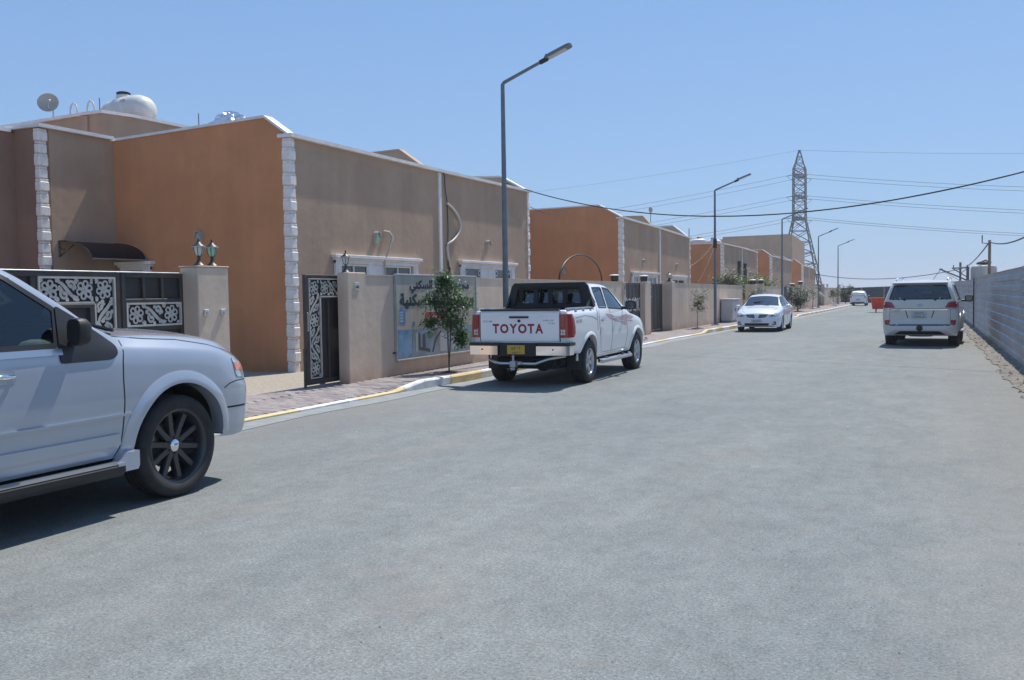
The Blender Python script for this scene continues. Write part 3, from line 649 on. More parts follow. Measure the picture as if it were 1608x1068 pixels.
# left neighbour: the recessed house with the awning, and its own corner
XR, YL = -16.97, 13.47
h0 = thing('house', 'dark brown house at the far left with a curved awning over its door', 'house', (XR, YL, 0), group='single-storey rendered houses with white trim')
L0 = Vector((XR, YL, 0))
def build_h0():
    a = MB(); a.box(XR - .24, XR, YL + .24, 15.40, 0, 5.26); a.build('front_wall', M['beige'], h0)
    b = MB(); b.box(-24, XR, YL, YL + .24, 0, 5.26); b.build('side_wall', M['brown'], h0)
    b = MB(); b.box(-17.95, -17.71, 4, YL - .001, 0, 5.2); b.build('side_wall', M['brown'], h0)
    c = MB(); cap_strip(c, [(XR - .08, YL - .06, 5.26), (XR - .08, 15.34, 5.26)], .36); c.build('parapet_coping', M['white'], h0)
    c = MB(); cap_strip(c, [(XR - .26, YL + .1, 5.262), (-18.0, YL + .1, 5.262), (-24, YL + .1, 5.262)], .36, along='x'); c.build('parapet_coping', M['white'], h0)
    c = MB(); cap_strip(c, [(-17.84, YL - .1, 5.2), (-17.84, 4, 5.2)], .36); c.build('parapet_coping', M['white'], h0)
    r = MB(); r.box(-24, -17.3, 13.8, 24, 3.5, 3.7); r.build('roof', M['concrete'], h0)
    quoins(h0, XR, YL, 0.0, 5.25, ws=.14, wf=.20)
    # door below the awning
    d = MB(); d.bbox(XR + .002, XR + .05, 14.05, 15.15, .06, 2.25, .01); o = d.build('door', M['gate'], h0)
    k = MB(); k.bbox(XR + .052, XR + .10, 14.15, 14.19, 1.0, 1.25, .008); k.build('handle', M['steel'], o)
    window(h0, -18.6, -17.72, 2.42, [], YL, zs=1.2, axis='y')
    # raised roof room
    z = 6.36
    rr_ = MB(); rr_.prism([(17.0, 3.6), (22.5, 3.6), (22.5, z + .1), (18.0, z + .06), (17.0, z)], -19.35, -19.1, 'x'); rr_.prism([(-19.35, 3.6), (-19.35, z), (-24, z - .1), (-24, 3.6)], 17.0, 17.25, 'y')
    rr_.build('roof_room_wall', M['beige'], h0)
    nb = MB(); nb.bbox(-19.75, -19.55, 16.93, 17.0, 4.4, z - .02, .01); nb.build('wall_rib', M['beige'], h0)
    c = MB(); cap_strip(c, [(-19.22, 16.95, z + .0), (-19.22, 18, z + .06), (-19.22, 22.5, z + .1)], .36); cap_strip(c, [(-19.4, 17.1, z - .001), (-24, 17.1, z - .10)], .36, along='x'); c.build('parapet_coping', M['white'], h0)
attach(h0, L0, build_h0)
# window on the orange wall near the inner corner
attach(h1, L1, lambda: window(h1, -16.92, -15.80, 2.48, [(-16.62, -16.1)], 15.40, zs=1.15, axis='y'))

# recessed ranges joining one house to the next
for (ya, yb_, zt_, lab) in ((27.9, 38.0, 5.2, 'recessed beige range between the first and the second house'), (50.5, 59.55, 4.9, 'recessed beige range between the second and the third house'), (72.65, 79.95, 4.8, 'recessed beige range between the third and the fourth house')):
    hr = thing('house', lab, 'house', (-17.0, ya, 0), group='single-storey rendered houses with white trim')
    mb = MB(); mb.box(-.24, 0, 0, yb_ - ya, 0, zt_); mb.build('front_wall', M['beige'], hr)
    mb = MB(); cap_strip(mb, [(-.12, 0, zt_), (-.12, yb_ - ya, zt_)], .3); mb.build('parapet_coping', M['white'], hr)
    mb = MB(); mb.box(-7, -.24, 0, yb_ - ya, 3.5, 3.7); mb.build('roof', M['concrete'], hr)
# big plain building behind
bb = thing('building', 'tall plain tan windowless building rising behind the far houses beside the pylon', 'building', (-14.4, 112, 0))
mb = MB(); mb.prism([(-23.8, 0), (-14.45, 0), (-14.45, 8.22), (-22.6, 8.18), (-22.65, 7.95), (-23.8, 7.95)], 112, 112.4, 'y'); mb.box(-34, -23.8, 112.1, 112.4, 0, 7.9); o = mb.build('front_wall', M['tan'], bb); o.data.transform(Matrix.Translation((14.4, -112, 0)))
mb = MB(); mb.prism([(112.4, 0), (124, 0), (124, 7.7), (118, 8.0), (112.4, 8.22)], -14.7, -14.451, 'x'); o = mb.build('side_wall', M['beige'], bb); o.data.transform(Matrix.Translation((14.4, -112, 0)))
mb = MB(); mb.box(-34, -14.7, 112.4, 124, 7.3, 7.5); o = mb.build('roof', M['concrete'], bb); o.data.transform(Matrix.Translation((14.4, -112, 0)))
mb = MB(); cap_strip(mb, [(-14.5, 112.1, 8.22), (-22.6, 112.1, 8.18)], .3, .06, along='x'); o = mb.build('parapet_coping', M['tan'], bb); o.data.transform(Matrix.Translation((14.4, -112, 0)))

# ------------------------------------------------------------------ boundary walls and pillars
def wall_thing(label, y0, y1, zt, pillars=(), X=-9.15, T=0.2, name='boundary_wall', extra=None):
    t = thing(name, label, 'wall', (X, y0, 0))
    L = Vector((X, y0, 0))
    mb = MB(); mb.prism([(y0, 0), (y1, 0), (y1, zt[1]), (y0, zt[0])], X - T, X, 'x'); o = mb.build('wall_panel', M['wall'], t); o.data.transform(Matrix.Translation(-L))
    c = MB(); cap_strip(c, [(X - T / 2, y0 + .01, zt[0]), (X - T / 2, y1 - .01, zt[1])], T + .03, .018); o = c.build('coping', M['wall'], t); o.data.transform(Matrix.Translation(-L))
    for (a, b, z, d) in pillars:
        p = MB(); p.bbox(X - d, X + .012, a, b, 0, z, .012); o = p.build('pillar', M['wall'], t); o.data.transform(Matrix.Translation(-L))
    return t
wall_thing('low beige boundary wall carrying the sign board, right of the open sliding gate', 13.805, 28.9, (1.985, 1.96), [(13.24, 13.80, 2.035, .22)])
pl = thing('gate_pillar', 'square beige gate pillar with two lanterns on top and two bell switches, beside the silver vehicle', 'pillar', (-9.15, 9.67, 0))
mb = MB(); mb.bbox(-.33, 0, 0, .61, 0, 2.05, .012); mb.build('pillar_body', M['wall'], pl)
mb = MB(); mb.bbox(-.34, .01, -.012, .622, 2.051, 2.068, .006); mb.build('pillar_cap', M['wall'], pl)
for dy in (.13, .46):
    s = MB(); s.bbox(0.001, .03, dy - .045, dy + .045, 1.37, 1.46, .006); o = s.build('bell_switch', M['pvc'], pl)
    k = MB(); k.lathe([(.0, 0), (.022, 0), (.022, .006), (0, .008)], 14, Matrix.Translation((.031, dy, 1.415)) @ Matrix.Rotation(R(90), 4, 'Y')); k.build('push_button', M['steel'], o, 40)
wall_thing('beige boundary wall before the young tree and utility cabinet, behind the pickup bonnet', 35.9, 50.6, (1.96, 1.91), [(35.4, 35.895, 2.03, .45)])
pl2 = thing('gate_pillar', 'beige gate pillar between the two open gateways behind the pickup mirror', 'pillar', (-9.15, 31.65, 0))
mb = MB(); mb.bbox(-.5, 0, 0, .75, 0, 2.0, .012); mb.build('pillar_body', M['wall'], pl2)
for (y0, y1, z, lab) in ((54.2, 55.3, 1.95, 'orange-sided gate pillar with a lamp behind the white sedan roof'), (57.3, 57.9, 2.0, 'second gate pillar behind the sedan, left of the green bushes'),
                         (76.6, 77.6, 2.02, 'brown gate pillar beside the dark round shrub far down the street'), (89.0, 89.6, 1.95, 'pillar left of the leaning plank at the far end'), (94.3, 94.9, 1.95, 'slim pillar right of the leaning plank at the far end')):
    t = thing('gate_pillar', lab, 'pillar', (-9.15, y0, 0)); mb = MB(); mb.bbox(-.5, 0, 0, y1 - y0, 0, z, .012); mb.build('pillar_body', M['wall'], t)
    mb = MB(); mb.bbox(-.52, .02, -.02, y1 - y0 + .02, z + .001, z + .04, .01); mb.build('pillar_cap', M['wall'], t)
wall_thing('far beige boundary wall below the green bushes behind the white sedan', 57.95, 75.2, (1.90, 1.84))
wall_thing('far beige wall standing between the round shrub and the leaning plank', 77.7, 88.9, (2.0, 1.93))
wall_thing('farthest beige boundary wall, right of the leaning plank before the last street lamp', 95.0, 113.2, (1.84, 1.78), [(112.6, 113.19, 1.95, .4)])

# ------------------------------------------------------------------ gates
def recessed_panel(mbf, mbp, X, y0, y1, z0, z1, t=.045):
    mbp.box(X - .02, X - .012, y0, y1, z0, z1)
gt = thing('driveway_gate', 'closed dark brown metal gate with cream cut-steel flower panels, behind the silver vehicle', 'gate', (-9.40, 9.64, 0)); LG = Vector((-9.40, 9.64, 0))
def gpart(mb, name, m, parent=gt, L=LG, smooth=None):
    o = mb.build(name, m, parent, smooth); o.data.transform(Matrix.Translation(-L)); return o
X = -9.40
def leaf_frame(y0, y1, z0, z1, t=.06):
    f = MB(); f.bbox(X - .03, X + .03, y0, y0 + t, z0, z1, .005); f.bbox(X - .03, X + .03, y1 - t, y1, z0, z1, .005); f.bbox(X - .03, X + .03, y0 + t, y1 - t, z1 - t, z1, .005); f.bbox(X - .03, X + .03, y0 + t, y1 - t, z0, z0 + t, .005); return f
# wicket leaf
f = leaf_frame(8.56, 9.62, .14, 1.955); f.bbox(X - .028, X + .028, 8.62, 9.56, 1.565, 1.62, .004); f.bbox(X - .028, X + .028, 8.62, 9.56, 1.20, 1.255, .004); f.bbox(X - .028, X + .028, 8.62, 9.56, .68, .735, .004)
for yy in (8.93, 9.25): f.bbox(X - .027, X + .027, yy - .022, yy + .022, 1.62, 1.895, .004)
for yy in (8.93, 9.25): f.bbox(X - .027, X + .027, yy - .022, yy + .022, .20, .68, .004); f.bbox(X - .027, X + .027, yy - .022, yy + .022, .735, 1.20, .004)
fo = gpart(f, 'wicket_frame', M['gate'])
b = MB(); b.box(X - .022, X - .012, 8.60, 9.58, .18, 1.92); gpart(b, 'back_sheet', M['gate_in'])
o_ = MB(); ornament_fill(o_, 8.65, 9.55, 1.275, 1.55, X + .008, 3, .026)
for (a, bb_, c, d) in ((8.625, 8.65, 1.255, 1.57), (9.55, 9.575, 1.255, 1.57), (8.65, 9.55, 1.545, 1.57), (8.65, 9.55, 1.255, 1.28)): o_.box(X + .004, X + .034, a, bb_, c, d)
gpart(o_, 'flower_panel', M['ornament'])
o_ = MB(); ornament_fill(o_, 8.65, 8.93, .76, 1.19, X + .008, 5, .026); gpart(o_, 'flower_panel', M['ornament'])
# sliding leaf with the L-shaped ornament
f = leaf_frame(5.2, 8.53, .14, 1.955); f.bbox(X - .028, X + .028, 5.26, 8.47, .70, .76, .004)
f.bbox(X - .027, X + .027, 7.26, 7.33, .76, 1.895, .004); f.bbox(X - .027, X + .027, 6.6, 6.66, .76, 1.895, .004); f.bbox(X - .026, X + .036, 7.36, 8.13, 1.52, 1.565, .004); f.bbox(X - .026, X + .036, 8.06, 8.13, .76, 1.52, .004)
gpart(f, 'gate_frame', M['gate'])
b = MB(); b.box(X - .022, X - .012, 5.24, 8.49, .18, 1.92); gpart(b, 'back_sheet', M['gate_in'])
o_ = MB(); ornament_fill(o_, 7.385, 8.13, 1.60, 1.875, X + .008, 11, .026); ornament_fill(o_, 8.16, 8.43, .80, 1.875, X + .008, 12, .026)
for (a, bb_, c, d) in ((7.355, 7.38, 1.57, 1.90), (8.435, 8.46, .77, 1.90), (7.38, 8.435, 1.875, 1.90), (7.38, 8.15, 1.57, 1.595), (8.13, 8.155, .77, 1.595), (8.13, 8.46, .77, .795)): o_.box(X + .004, X + .034, a, bb_, c, d)
gpart(o_, 'flower_panel', M['ornament'])
c = MB(); c.bbox(X - .04, X + .04, 5.2, 9.64, 1.957, 1.972, .003); gpart(c, 'top_rail', M['steel'])
# open sliding gate leaf poking out from behind the wall
gs = thing('sliding_gate', 'open sliding dark brown gate leaf with cream scroll panels beside the house-number pillar', 'gate', (-9.46, 12.5, 0)); LS = Vector((-9.46, 12.5, 0)); X = -9.46
y0, y1 = 12.42, 16.2
f = MB(); f.bbox(X - .03, X + .03, y0, y0 + .09, .13, 1.99, .005); f.bbox(X - .03, X + .03, y0 + .09, y1, 1.94, 1.99, .005); f.bbox(X - .03, X + .03, y0 + .09, y1, .13, .21, .005); f.bbox(X - .025, X + .025, 13.05, 13.09, .21, 1.60, .004); f.bbox(X - .025, X + .025, 12.86, 12.88, .21, 1.60, .004)
f.bbox(X - .025, X + .025, 12.88, y1, 1.575, 1.60, .004)
gpart(f, 'gate_frame', M['gate'], gs, LS)
b = MB(); b.box(X - .022, X - .012, y0 + .05, y1 - .05, .18, 1.95); gpart(b, 'back_sheet', M['gate_in'], gs, LS)
o_ = MB(); ornament_fill(o_, 12.545, 12.82, .26, 1.90, X + .008, 21, .023); ornament_fill(o_, 12.86, 13.6, 1.64, 1.90, X + .008, 22, .023)
for (a, bb_, c, d) in ((12.52, 12.54, .23, 1.93), (12.825, 12.85, .23, 1.62), (12.54, 13.9, 1.91, 1.93), (12.83, 13.9, 1.605, 1.63), (12.54, 12.85, .23, .25)): o_.box(X + .004, X + .032, a, bb_, c, d)
gpart(o_, 'scroll_panel', M['ornament'], gs, LS)
k = MB(); k.bbox(X - .015, X + .015, 12.80, 12.95, .055, .13, .01); gpart(k, 'roller_foot', M['steel'], gs, LS)
k = MB(); k.tube([(X + .05, 12.44, .75 + .3), (X + .09, 12.40, .75 + .3), (X + .09, 12.40, 1.35), (X + .05, 12.44, 1.35)], .011, 8); gpart(k, 'handle', M['steel'], gs, LS, 40)
k = MB(); k.bbox(X - .02, X + .02, 12.385, 12.418, .05, .75, .004); gpart(k, 'guide_post', M['gate'], gs, LS)
k = MB(); k.bbox(X - .02, X + .02, 10.35, 12.38, .055, .075, .004); tag(k.build('gate_track', M['gate'], gs), None); bpy.data.objects['gate_track'].location = -LS
# gates at the second house
def simple_gate(label, X, y0, y1, z1=1.95, orn='top'):
    g = thing('yard_gate', label, 'gate', (X, y0, 0)); L = Vector((X, y0, 0))
    f = MB(); t = .06
    f.bbox(X - .03, X + .03, y0, y0 + t, .1, z1, .005); f.bbox(X - .03, X + .03, y1 - t, y1, .1, z1, .005); f.bbox(X - .03, X + .03, y0 + t, y1 - t, z1 - t, z1, .005); f.bbox(X - .03, X + .03, y0 + t, y1 - t, .1, .16, .005)
    gpart(f, 'gate_frame', M['gate'], g, L)
    n = max(3, int((y1 - y0) / .22))
    for i in range(n):
        s = MB(); a = y0 + t + (y1 - y0 - 2 * t) * i / n; b = a + (y1 - y0 - 2 * t) / n; s.bbox(X - .02, X + (.012 if i % 2 else .022), a + .004, b - .004, .17, z1 - t - .005, .006); gpart(s, 'board', M['gate'], g, L)
    o_ = MB()
    if orn == 'top': ornament_fill(o_, y0 + .08, y0 + 1.0, z1 - .55, z1 - .09, X + .03, 31, .05); ornament_fill(o_, y0 + .08, y0 + .5, .25, z1 - .6, X + .03, 32, .045)
    else: ornament_fill(o_, y0 + .1, y1 - .1, .95, 1.45, X + .03, 33, .05)
    gpart(o_, 'scroll_panel', M['ornament'], g, L)
    return g
simple_gate('narrow dark gate with a cream scroll panel, left of the pillar behind the pickup bonnet', -9.35, 29.35, 31.6, 1.95, 'mid')
simple_gate('dark slatted gate with a cream scroll strip, right of the pillar behind the pickup bonnet', -9.55, 32.75, 35.35, 1.95, 'top')
simple_gate('dark gate between two pillars behind the sedan roof', -9.5, 55.35, 57.25, 1.8, 'mid')
simple_gate('distant dark gate beside the round dark shrub', -9.5, 75.4, 76.5, 1.8, 'mid')
simple_gate('distant brown gate right behind the leaning plank', -9.5, 89.7, 94.2, 1.85, 'none')
# ================================================================== street things
# sign board on the wall
sg = thing('sign_board', 'faded printed sign board with dark Arabic lettering on the beige wall behind the young tree', 'sign', (-9.13, 16.42, .40))
X0 = 0.0
mb = MB(); mb.bbox(0, .03, -1.66, 1.66, 0, 1.60, .004); mb.build('board', mat('sign_print_ground', (0.43, 0.385, 0.32), 0.85, var=0.10, scale=2, stretch=(1, 3, .5)), sg)
fr = MB(); t = .028
fr.bbox(-.015, .045, -1.69, -1.66, -.02, 1.62, .004); fr.bbox(-.015, .045, 1.66, 1.69, -.02, 1.62, .004); fr.bbox(-.015, .045, -1.66, 1.66, 1.60, 1.63, .004); fr.bbox(-.015, .045, -1.66, 1.66, -.03, .0, .004)
fr.build('sign_frame', M['steel'], sg)
for yy in (-1.72,):
    b = MB(); b.bbox(-.01, .01, yy - .05, yy + .03, .12, .15, .003); b.build('bracket', M['iron'], sg)
ink1 = mat('sign_ink_navy', (0.030, 0.036, 0.065), 0.8); ink2 = mat('sign_ink_teal', (0.020, 0.048, 0.060), 0.8); redp = mat('sign_print_red', (0.42, 0.05, 0.05), 0.55); whp = mat('sign_print_white', (0.55, 0.53, 0.5), 0.6)
blu = mat('sign_print_blue', (0.09, 0.22, 0.42), 0.6); grey_ink = mat('sign_ink_grey', (0.14, 0.13, 0.13), 0.6)
def stext(name, body, cy, cz, wd, ht, m, x=.0335, bold=.012, y_size=1.0):
    mb = MB(); e = ht * .035
    for k, (dy, dz) in enumerate(((0, 0), (e, 0), (-e, 0), (0, e), (0, -e))): put_text(mb, body, (x + k * .0003, cy + dy, cz + dz), (0, 1, 0), (0, 0, 1), wd, ht, 1.0, bold)
    return mb.build(name, m, sg)
stext('lettering', arabic('مجمع الزهراء السكني'), .08, 1.385, 2.5, .25, ink1, bold=.022)
stext('lettering', arabic('بيع الوحدات السكنية'), .0, 1.08, 3.1, .34, ink2, bold=.025)
mb = MB(); 
pill = [(-.18 + (.34 if math.cos(a) > 0 else -.34) + .085 * math.cos(a), .80 + .085 * math.sin(a)) for a in [i * math.pi / 10 for i in range(20)]]
mb.prism(pill, .0315, .0335, 'x'); mb.build('red_banner', redp, sg)
mb = MB(); put_text(mb, arabic('بالتقسيط'), (.0355, -.24, .80), (0, 1, 0), (0, 0, 1), .46, .115, 1.0, .02); put_text(mb, arabic('نقدا و'), (.0355, .10, .80), (0, 1, 0), (0, 0, 1), .14, .08, 1.0, .02); mb.build('lettering', whp, sg)
stext('phone_numbers', '07808881114 - 07808881124', .1, .655, 1.85, .075, grey_ink, bold=.015)
mb = MB(); mb.lathe([(0, 0), (.055, 0), (.055, .002)], 18, Matrix.Translation((.0325, -1.05, .66)) @ Matrix.Rotation(R(90), 4, 'Y')); mb.build('phone_icon', blu, sg)
mb = MB()                                               # small block of flats emblem
mb.prism([(-1.58, .70), (-1.42, .66), (-1.42, .93), (-1.50, 1.0), (-1.58, .95)], .0315, .0335, 'x'); mb.prism([(-1.41, .66), (-1.36, .69), (-1.36, .93), (-1.41, .93)], .0317, .0337, 'x')
mb.build('emblem', blu, sg)
mb = MB()
for i in range(3):
    for j in range(4): mb.box(.0335, .0342, -1.57 + i * .05, -1.54 + i * .05, .71 + j * .055, .745 + j * .055)
mb.build('emblem_windows', whp, sg)
# strip of printed pictures along the bottom of the board
def pic_mat(name, a, b, c, sc):
    m = bpy.data.materials.new(name); m.use_nodes = True; n = m.node_tree.nodes; nz = noise_node(m, sc, 5, .6); r = ramp(m, nz.outputs[0], [(.35, a), (.5, b), (.65, c)])
    m.node_tree.links.new(r.outputs[0], n['Principled BSDF'].inputs['Base Color']); n['Principled BSDF'].inputs['Roughness'].default_value = .5; return m
pics = [(-1.63, -1.13, pic_mat('picture_a', (0.05, 0.12, 0.16), (0.15, 0.28, 0.42), (0.22, 0.38, 0.55), 2.5)), (-1.11, -.30, pic_mat('picture_b', (0.17, 0.18, 0.19), (0.19, 0.25, 0.33), (0.24, 0.34, 0.46), 1.8)),
        (-.28, .35, pic_mat('picture_c', (0.14, 0.13, 0.12), (0.26, 0.28, 0.28), (0.20, 0.30, 0.40), 2.2)), (.37, .95, pic_mat('picture_d', (0.08, 0.13, 0.12), (0.17, 0.26, 0.30), (0.22, 0.33, 0.42), 3)), (.97, 1.63, pic_mat('picture_e', (0.10, 0.14, 0.10), (0.2, 0.26, 0.28), (0.2, 0.3, 0.4), 3))]
for a, b, m in pics:
    mb = MB(); mb.box(.0305, .0325, a, b, .03, .56); p = mb.build('printed_picture', m, sg)
dk = mat('picture_dark', (0.06, 0.065, 0.07), .5); lt = mat('picture_light', (0.42, 0.43, 0.42), .5); pg = mat('picture_green', (0.08, 0.16, 0.05), .5)
mb = MB(); mb.prism([(-.88, .15), (-.42, .07), (-.42, .14), (-.60, .17), (-.60, .42), (-.66, .46), (-.72, .44), (-.72, .19), (-.80, .20), (-.80, .44), (-.84, .49), (-.88, .47)], .0328, .0335, 'x'); mb.build('pictured_house', dk, sg)
for q in ([(-.98, .10), (-.90, .14), (-.90, .50), (-.98, .46)], [(.0, .06), (.28, .06), (.28, .40), (.0, .46)], [(.5, .08), (.8, .08), (.8, .45), (.5, .40)]): mb = MB(); mb.prism(q, .0326, .0333, 'x'); mb.build('pictured_house', lt, sg)
mb = MB(); mb.prism([(-.36 + .17 * math.cos(a) * 0 + .0, .08) for a in [0]] + [(-.29, .06), (-.16, .30), (.05, .46), (.02, .50), (-.22, .34), (-.34, .10)], .0334, .0338, 'x'); mb.build('pictured_street', dk, sg)
mb = MB(); mb.prism([(-.42 + .14 * math.cos(a), .42 + .075 * math.sin(a)) for a in [i * .5236 for i in range(12)]], .0334, .0339, 'x'); mb.build('pictured_tree', pg, sg)

# house number plate
npl = thing('house_number', 'small pale house number plate with dark digits, right of the open gate', 'number plate', (-9.137, 13.50, 1.79))
mb = MB(); mb.bbox(0, .012, -.075, .075, -.07, .07, .003); mb.build('plate', M['pvc'], npl)
mb = MB(); put_text(mb, '848', (.0135, 0, -.01), (0, 1, 0), (0, 0, 1), .11, .055, 1, .02); mb.build('digits', ink1, npl)

# ------------------------------------------------------------------ pillar lanterns
def lantern(label, loc, s=1.0, glow='frost'):
    t = thing('lantern', label, 'lamp', loc, group='lanterns on the gate pillars')
    b = MB(); b.lathe([(.085 * s, 0), (.085 * s, .008), (.060 * s, .03), (.030 * s, .06), (.022 * s, .10), (.024 * s, .13), (.04 * s, .14)], 16); b.build('base', M['iron'], t, 35)
    g = MB(); g.lathe([(.035 * s, .14), (.055 * s, .18), (.064 * s, .24), (.064 * s, .265)], 16); g.build('glass', M[glow], t, 50)
    c = MB()
    for k in range(6):
        a = k * math.pi / 3; P = lambda r, z: (r * s * math.cos(a), r * s * math.sin(a), z)
        c.tube([P(.037, .138), P(.058, .18), P(.067, .24), P(.067, .268)], .0045, 5)
    c.build('cage', M['iron'], t, 40)
    k = MB(); k.lathe([(.090 * s, .266), (.094 * s, .272), (.088 * s, .282), (.055 * s, .30), (.032 * s, .325), (.016 * s, .34), (.012 * s, .352), (.020 * s, .362), (.012 * s, .376), (.002, .392)], 16); k.build('roof', M['iron'], t, 35)
    k = MB(); k.lathe([(.0945 * s, .262), (.0955 * s, .266), (.0945 * s, .2735), (.09 * s, .2735)], 16); k.build('rim', M['steel'], t, 35)
    return t
lantern('left lantern of the two on the square gate pillar beside the silver vehicle', (-9.26, 9.82, 2.07))
lantern('right lantern of the two on the square gate pillar, greenish glass', (-9.28, 10.10, 2.07), glow='frostgreen')
lantern('single small lantern on the pillar beside the open sliding gate', (-9.26, 13.36, 2.035), .9)
lantern('lantern on the wall end right of the slatted gate behind the pickup', (-9.3, 35.55, 2.03), 1.5)
def cap_lamp(label, loc, s=1.0):
    t = thing('drum_lamp', label, 'lamp', loc, group='dark drum lamps with pale caps on the pillars')
    b = MB(); b.lathe([(.15 * s, 0), (.20 * s, .05 * s), (.22 * s, .30 * s)], 16); b.build('shade', M['iron'], t, 35)
    b = MB(); b.lathe([(.29 * s, .301 * s), (.29 * s, .33 * s), (.2 * s, .37 * s), (.02, .39 * s)], 16); b.build('cap', M['pvc'], t, 35)
for (lab, loc, s) in (('dark drum lamp with a pale cap on the wall behind the pickup cab', (-9.25, 28.45, 1.985), .60), ('dark drum lamp with a pale cap on the pillar left of the slatted gate', (-9.28, 31.95, 2.0), .62),
                      ('pale-capped drum lamp left of the utility wires behind the sedan', (-9.3, 54.75, 1.99), .8), ('pale-capped drum lamp right behind the white sedan roof', (-9.3, 57.6, 2.05), .7),
                      ('pale-capped lamp above the far gate beside the third street lamp', (-9.3, 72.0, 1.85), .8), ('pale-capped lamp on the brown pillar by the round shrub', (-9.3, 77.1, 2.06), .8)):
    cap_lamp(lab, loc, s)
for i, (y, lab) in enumerate(((92.0, 'first tiny lantern on the far wall right of the fourth street lamp'), (94.6, 'second tiny lantern on the far wall, on the slim pillar'), (98.5, 'third tiny lantern on the far wall, on its own'), (111.6, 'tiny lantern beside the last street lamp, left one of a pair'), (113.0, 'tiny lantern beside the last street lamp, right one of a pair'))):
    lantern(lab, (-9.25, y, 1.9), 1.6)

# oval bulkhead lights on the facades
def bulkhead(label, x, y, z, glow='dish', axis='x', s=1.0):
    t = thing('wall_light', label, 'wall lamp', (x, y, z), group='oval bulkhead lights on the house walls')
    if axis == 'y': t.rotation_euler = (0, 0, R(-90))
    def oval(mb, ry, rz, x0, x1, dome=False):
        n = 18; ring = lambda k, xx: [(xx, ry * k * math.cos(2 * math.pi * i / n), rz * k * math.sin(2 * math.pi * i / n)) for i in range(n)]
        if dome:
            ks = [(1, x0), (.95, x0 + (x1 - x0) * .5), (.75, x0 + (x1 - x0) * .85), (.4, x1)]
        else: ks = [(1, x0), (1, x1), (.8, x1 + .006)]
        vs = []; [vs.extend(ring(k, xx)) for k, xx in ks]
        fs = [(j * n + i, j * n + (i + 1) % n, (j + 1) * n + (i + 1) % n, (j + 1) * n + i) for j in range(len(ks) - 1) for i in range(n)]
        fs.append(tuple((len(ks) - 1) * n + i for i in range(n))); mb.add(vs, fs)
    b = MB(); oval(b, .095 * s, .155 * s, 0, .05); b.build('housing', M['dish'], t, 40)
    g = MB(); oval(g, .075 * s, .13 * s, .056, .105, True); g.build('lens', M[glow], t, 50)
    h_ = MB(); h_.prism([(.10 * s * math.cos(a), .155 * s * math.sin(a)) for a in [math.pi * i / 8 for i in range(9)]] + [(.085 * s * math.cos(a), .13 * s * math.sin(a)) for a in [math.pi - math.pi * i / 8 for i in range(9)]], .056, .115, 'x'); h_.build('hood', M['dish'], t, 40)
bulkhead('oval wall light with greenish lens above the twin dark windows', -12.0, 18.55, 3.0, 'frostgreen')
bulkhead('oval wall light above the white scroll grille window', -12.0, 24.62, 3.08)
bulkhead('oval wall light on the orange side wall above the pillar lanterns', -14.45, 15.4, 2.95, axis='y')
bulkhead('oval wall light on the orange wall under the black iron arch, down the street', -14.7, 38.05, 2.62, axis='y', s=1.1)
bulkhead('oval wall light on the second house, left of its white joint strip', -12.0, 41.1, 3.0, s=1.05)
bulkhead('oval wall light on the second house, right of its white joint strip', -12.0, 47.3, 2.95, s=1.05)
bulkhead('oval wall light on the third house, left of the two dark pipes', -12.0, 63.0, 2.9, s=1.3)
bulkhead('oval wall light on the third house, right of the two dark pipes', -12.0, 69.3, 2.85, s=1.3)

# conduit stub, cables and white hose on the facade
mb = MB(); mb.tube([(-11.9, 18.82, 1.3), (-11.9, 18.80, 2.45), (-11.86, 18.84, 2.62), (-11.84, 18.95, 2.78), (-11.86, 19.05, 2.95)], [.022] * 5, 8); mb.tube([(-11.86, 19.05, 2.93), (-11.86, 19.10, 3.05), (-11.9, 19.02, 3.16), (-12.02, 18.95, 3.18)], .034, 8)
tag(mb.build('conduit', M['dish'], None, 50), 'bent cable conduit stub rising past the right one of the twin dark windows', 'pipe')
mb = MB(); pts = []
for i in range(13):
    t = i / 12; pts.append((-11.95, 22.10 + .76 * math.sin(t * math.pi) ** .75, 4.12 - 1.10 * t))
pts += [(-11.95, 22.06, 2.9), (-11.95, 22.10, 2.7), (-11.95, 22.2, 2.4), (-11.95, 22.38, 2.05), (-11.93, 22.5, 1.7)]
mb.tube(pts, .034, 8); tag(mb.build('hose', M['pvc'], None, 50), 'white flexible cable hose bowed out on the facade beside the joint strip', 'hose')
mb = MB(); mb.tube([(-12.1, 21.95, 5.02), (-11.94, 21.96, 4.9), (-11.96, 22.02, 4.5), (-11.96, 22.13, 4.15), (-11.96, 22.15, 3.4), (-11.96, 22.10, 2.75), (-11.96, 22.16, 2.3), (-11.96, 22.13, 1.6)], .014, 6)
mb.tube([(-11.94, 22.10, 2.7), (-11.94, 22.2, 2.45), (-11.94, 22.12, 2.2), (-11.94, 22.25, 1.9)], .012, 6)
tag(mb.build('cable', M['wire'], None, 40), 'thin dark cable running down the facade next to the white hose', 'cable')
# green cloth over the grille
mb = MB(); vs = []; n = 10
for i in range(n + 1):
    for j in range(4):
        t = i / n; vs.append((-11.72 + .03 * math.sin(i * 1.7 + j), 22.95 + 1.65 * t, (2.12 - .62 * t) - j * .12 * (1 + .6 * t) + .03 * math.sin(i * 2.3)))
mb.add(vs, [(i * 4 + j, i * 4 + j + 1, (i + 1) * 4 + j + 1, (i + 1) * 4 + j) for i in range(n) for j in range(3)])
tag(mb.build('cloth', mat('green_net', (0.05, 0.16, 0.14), .8, var=.3, scale=8), None, 60), 'green folded net hanging across the white scroll grille window', 'net')

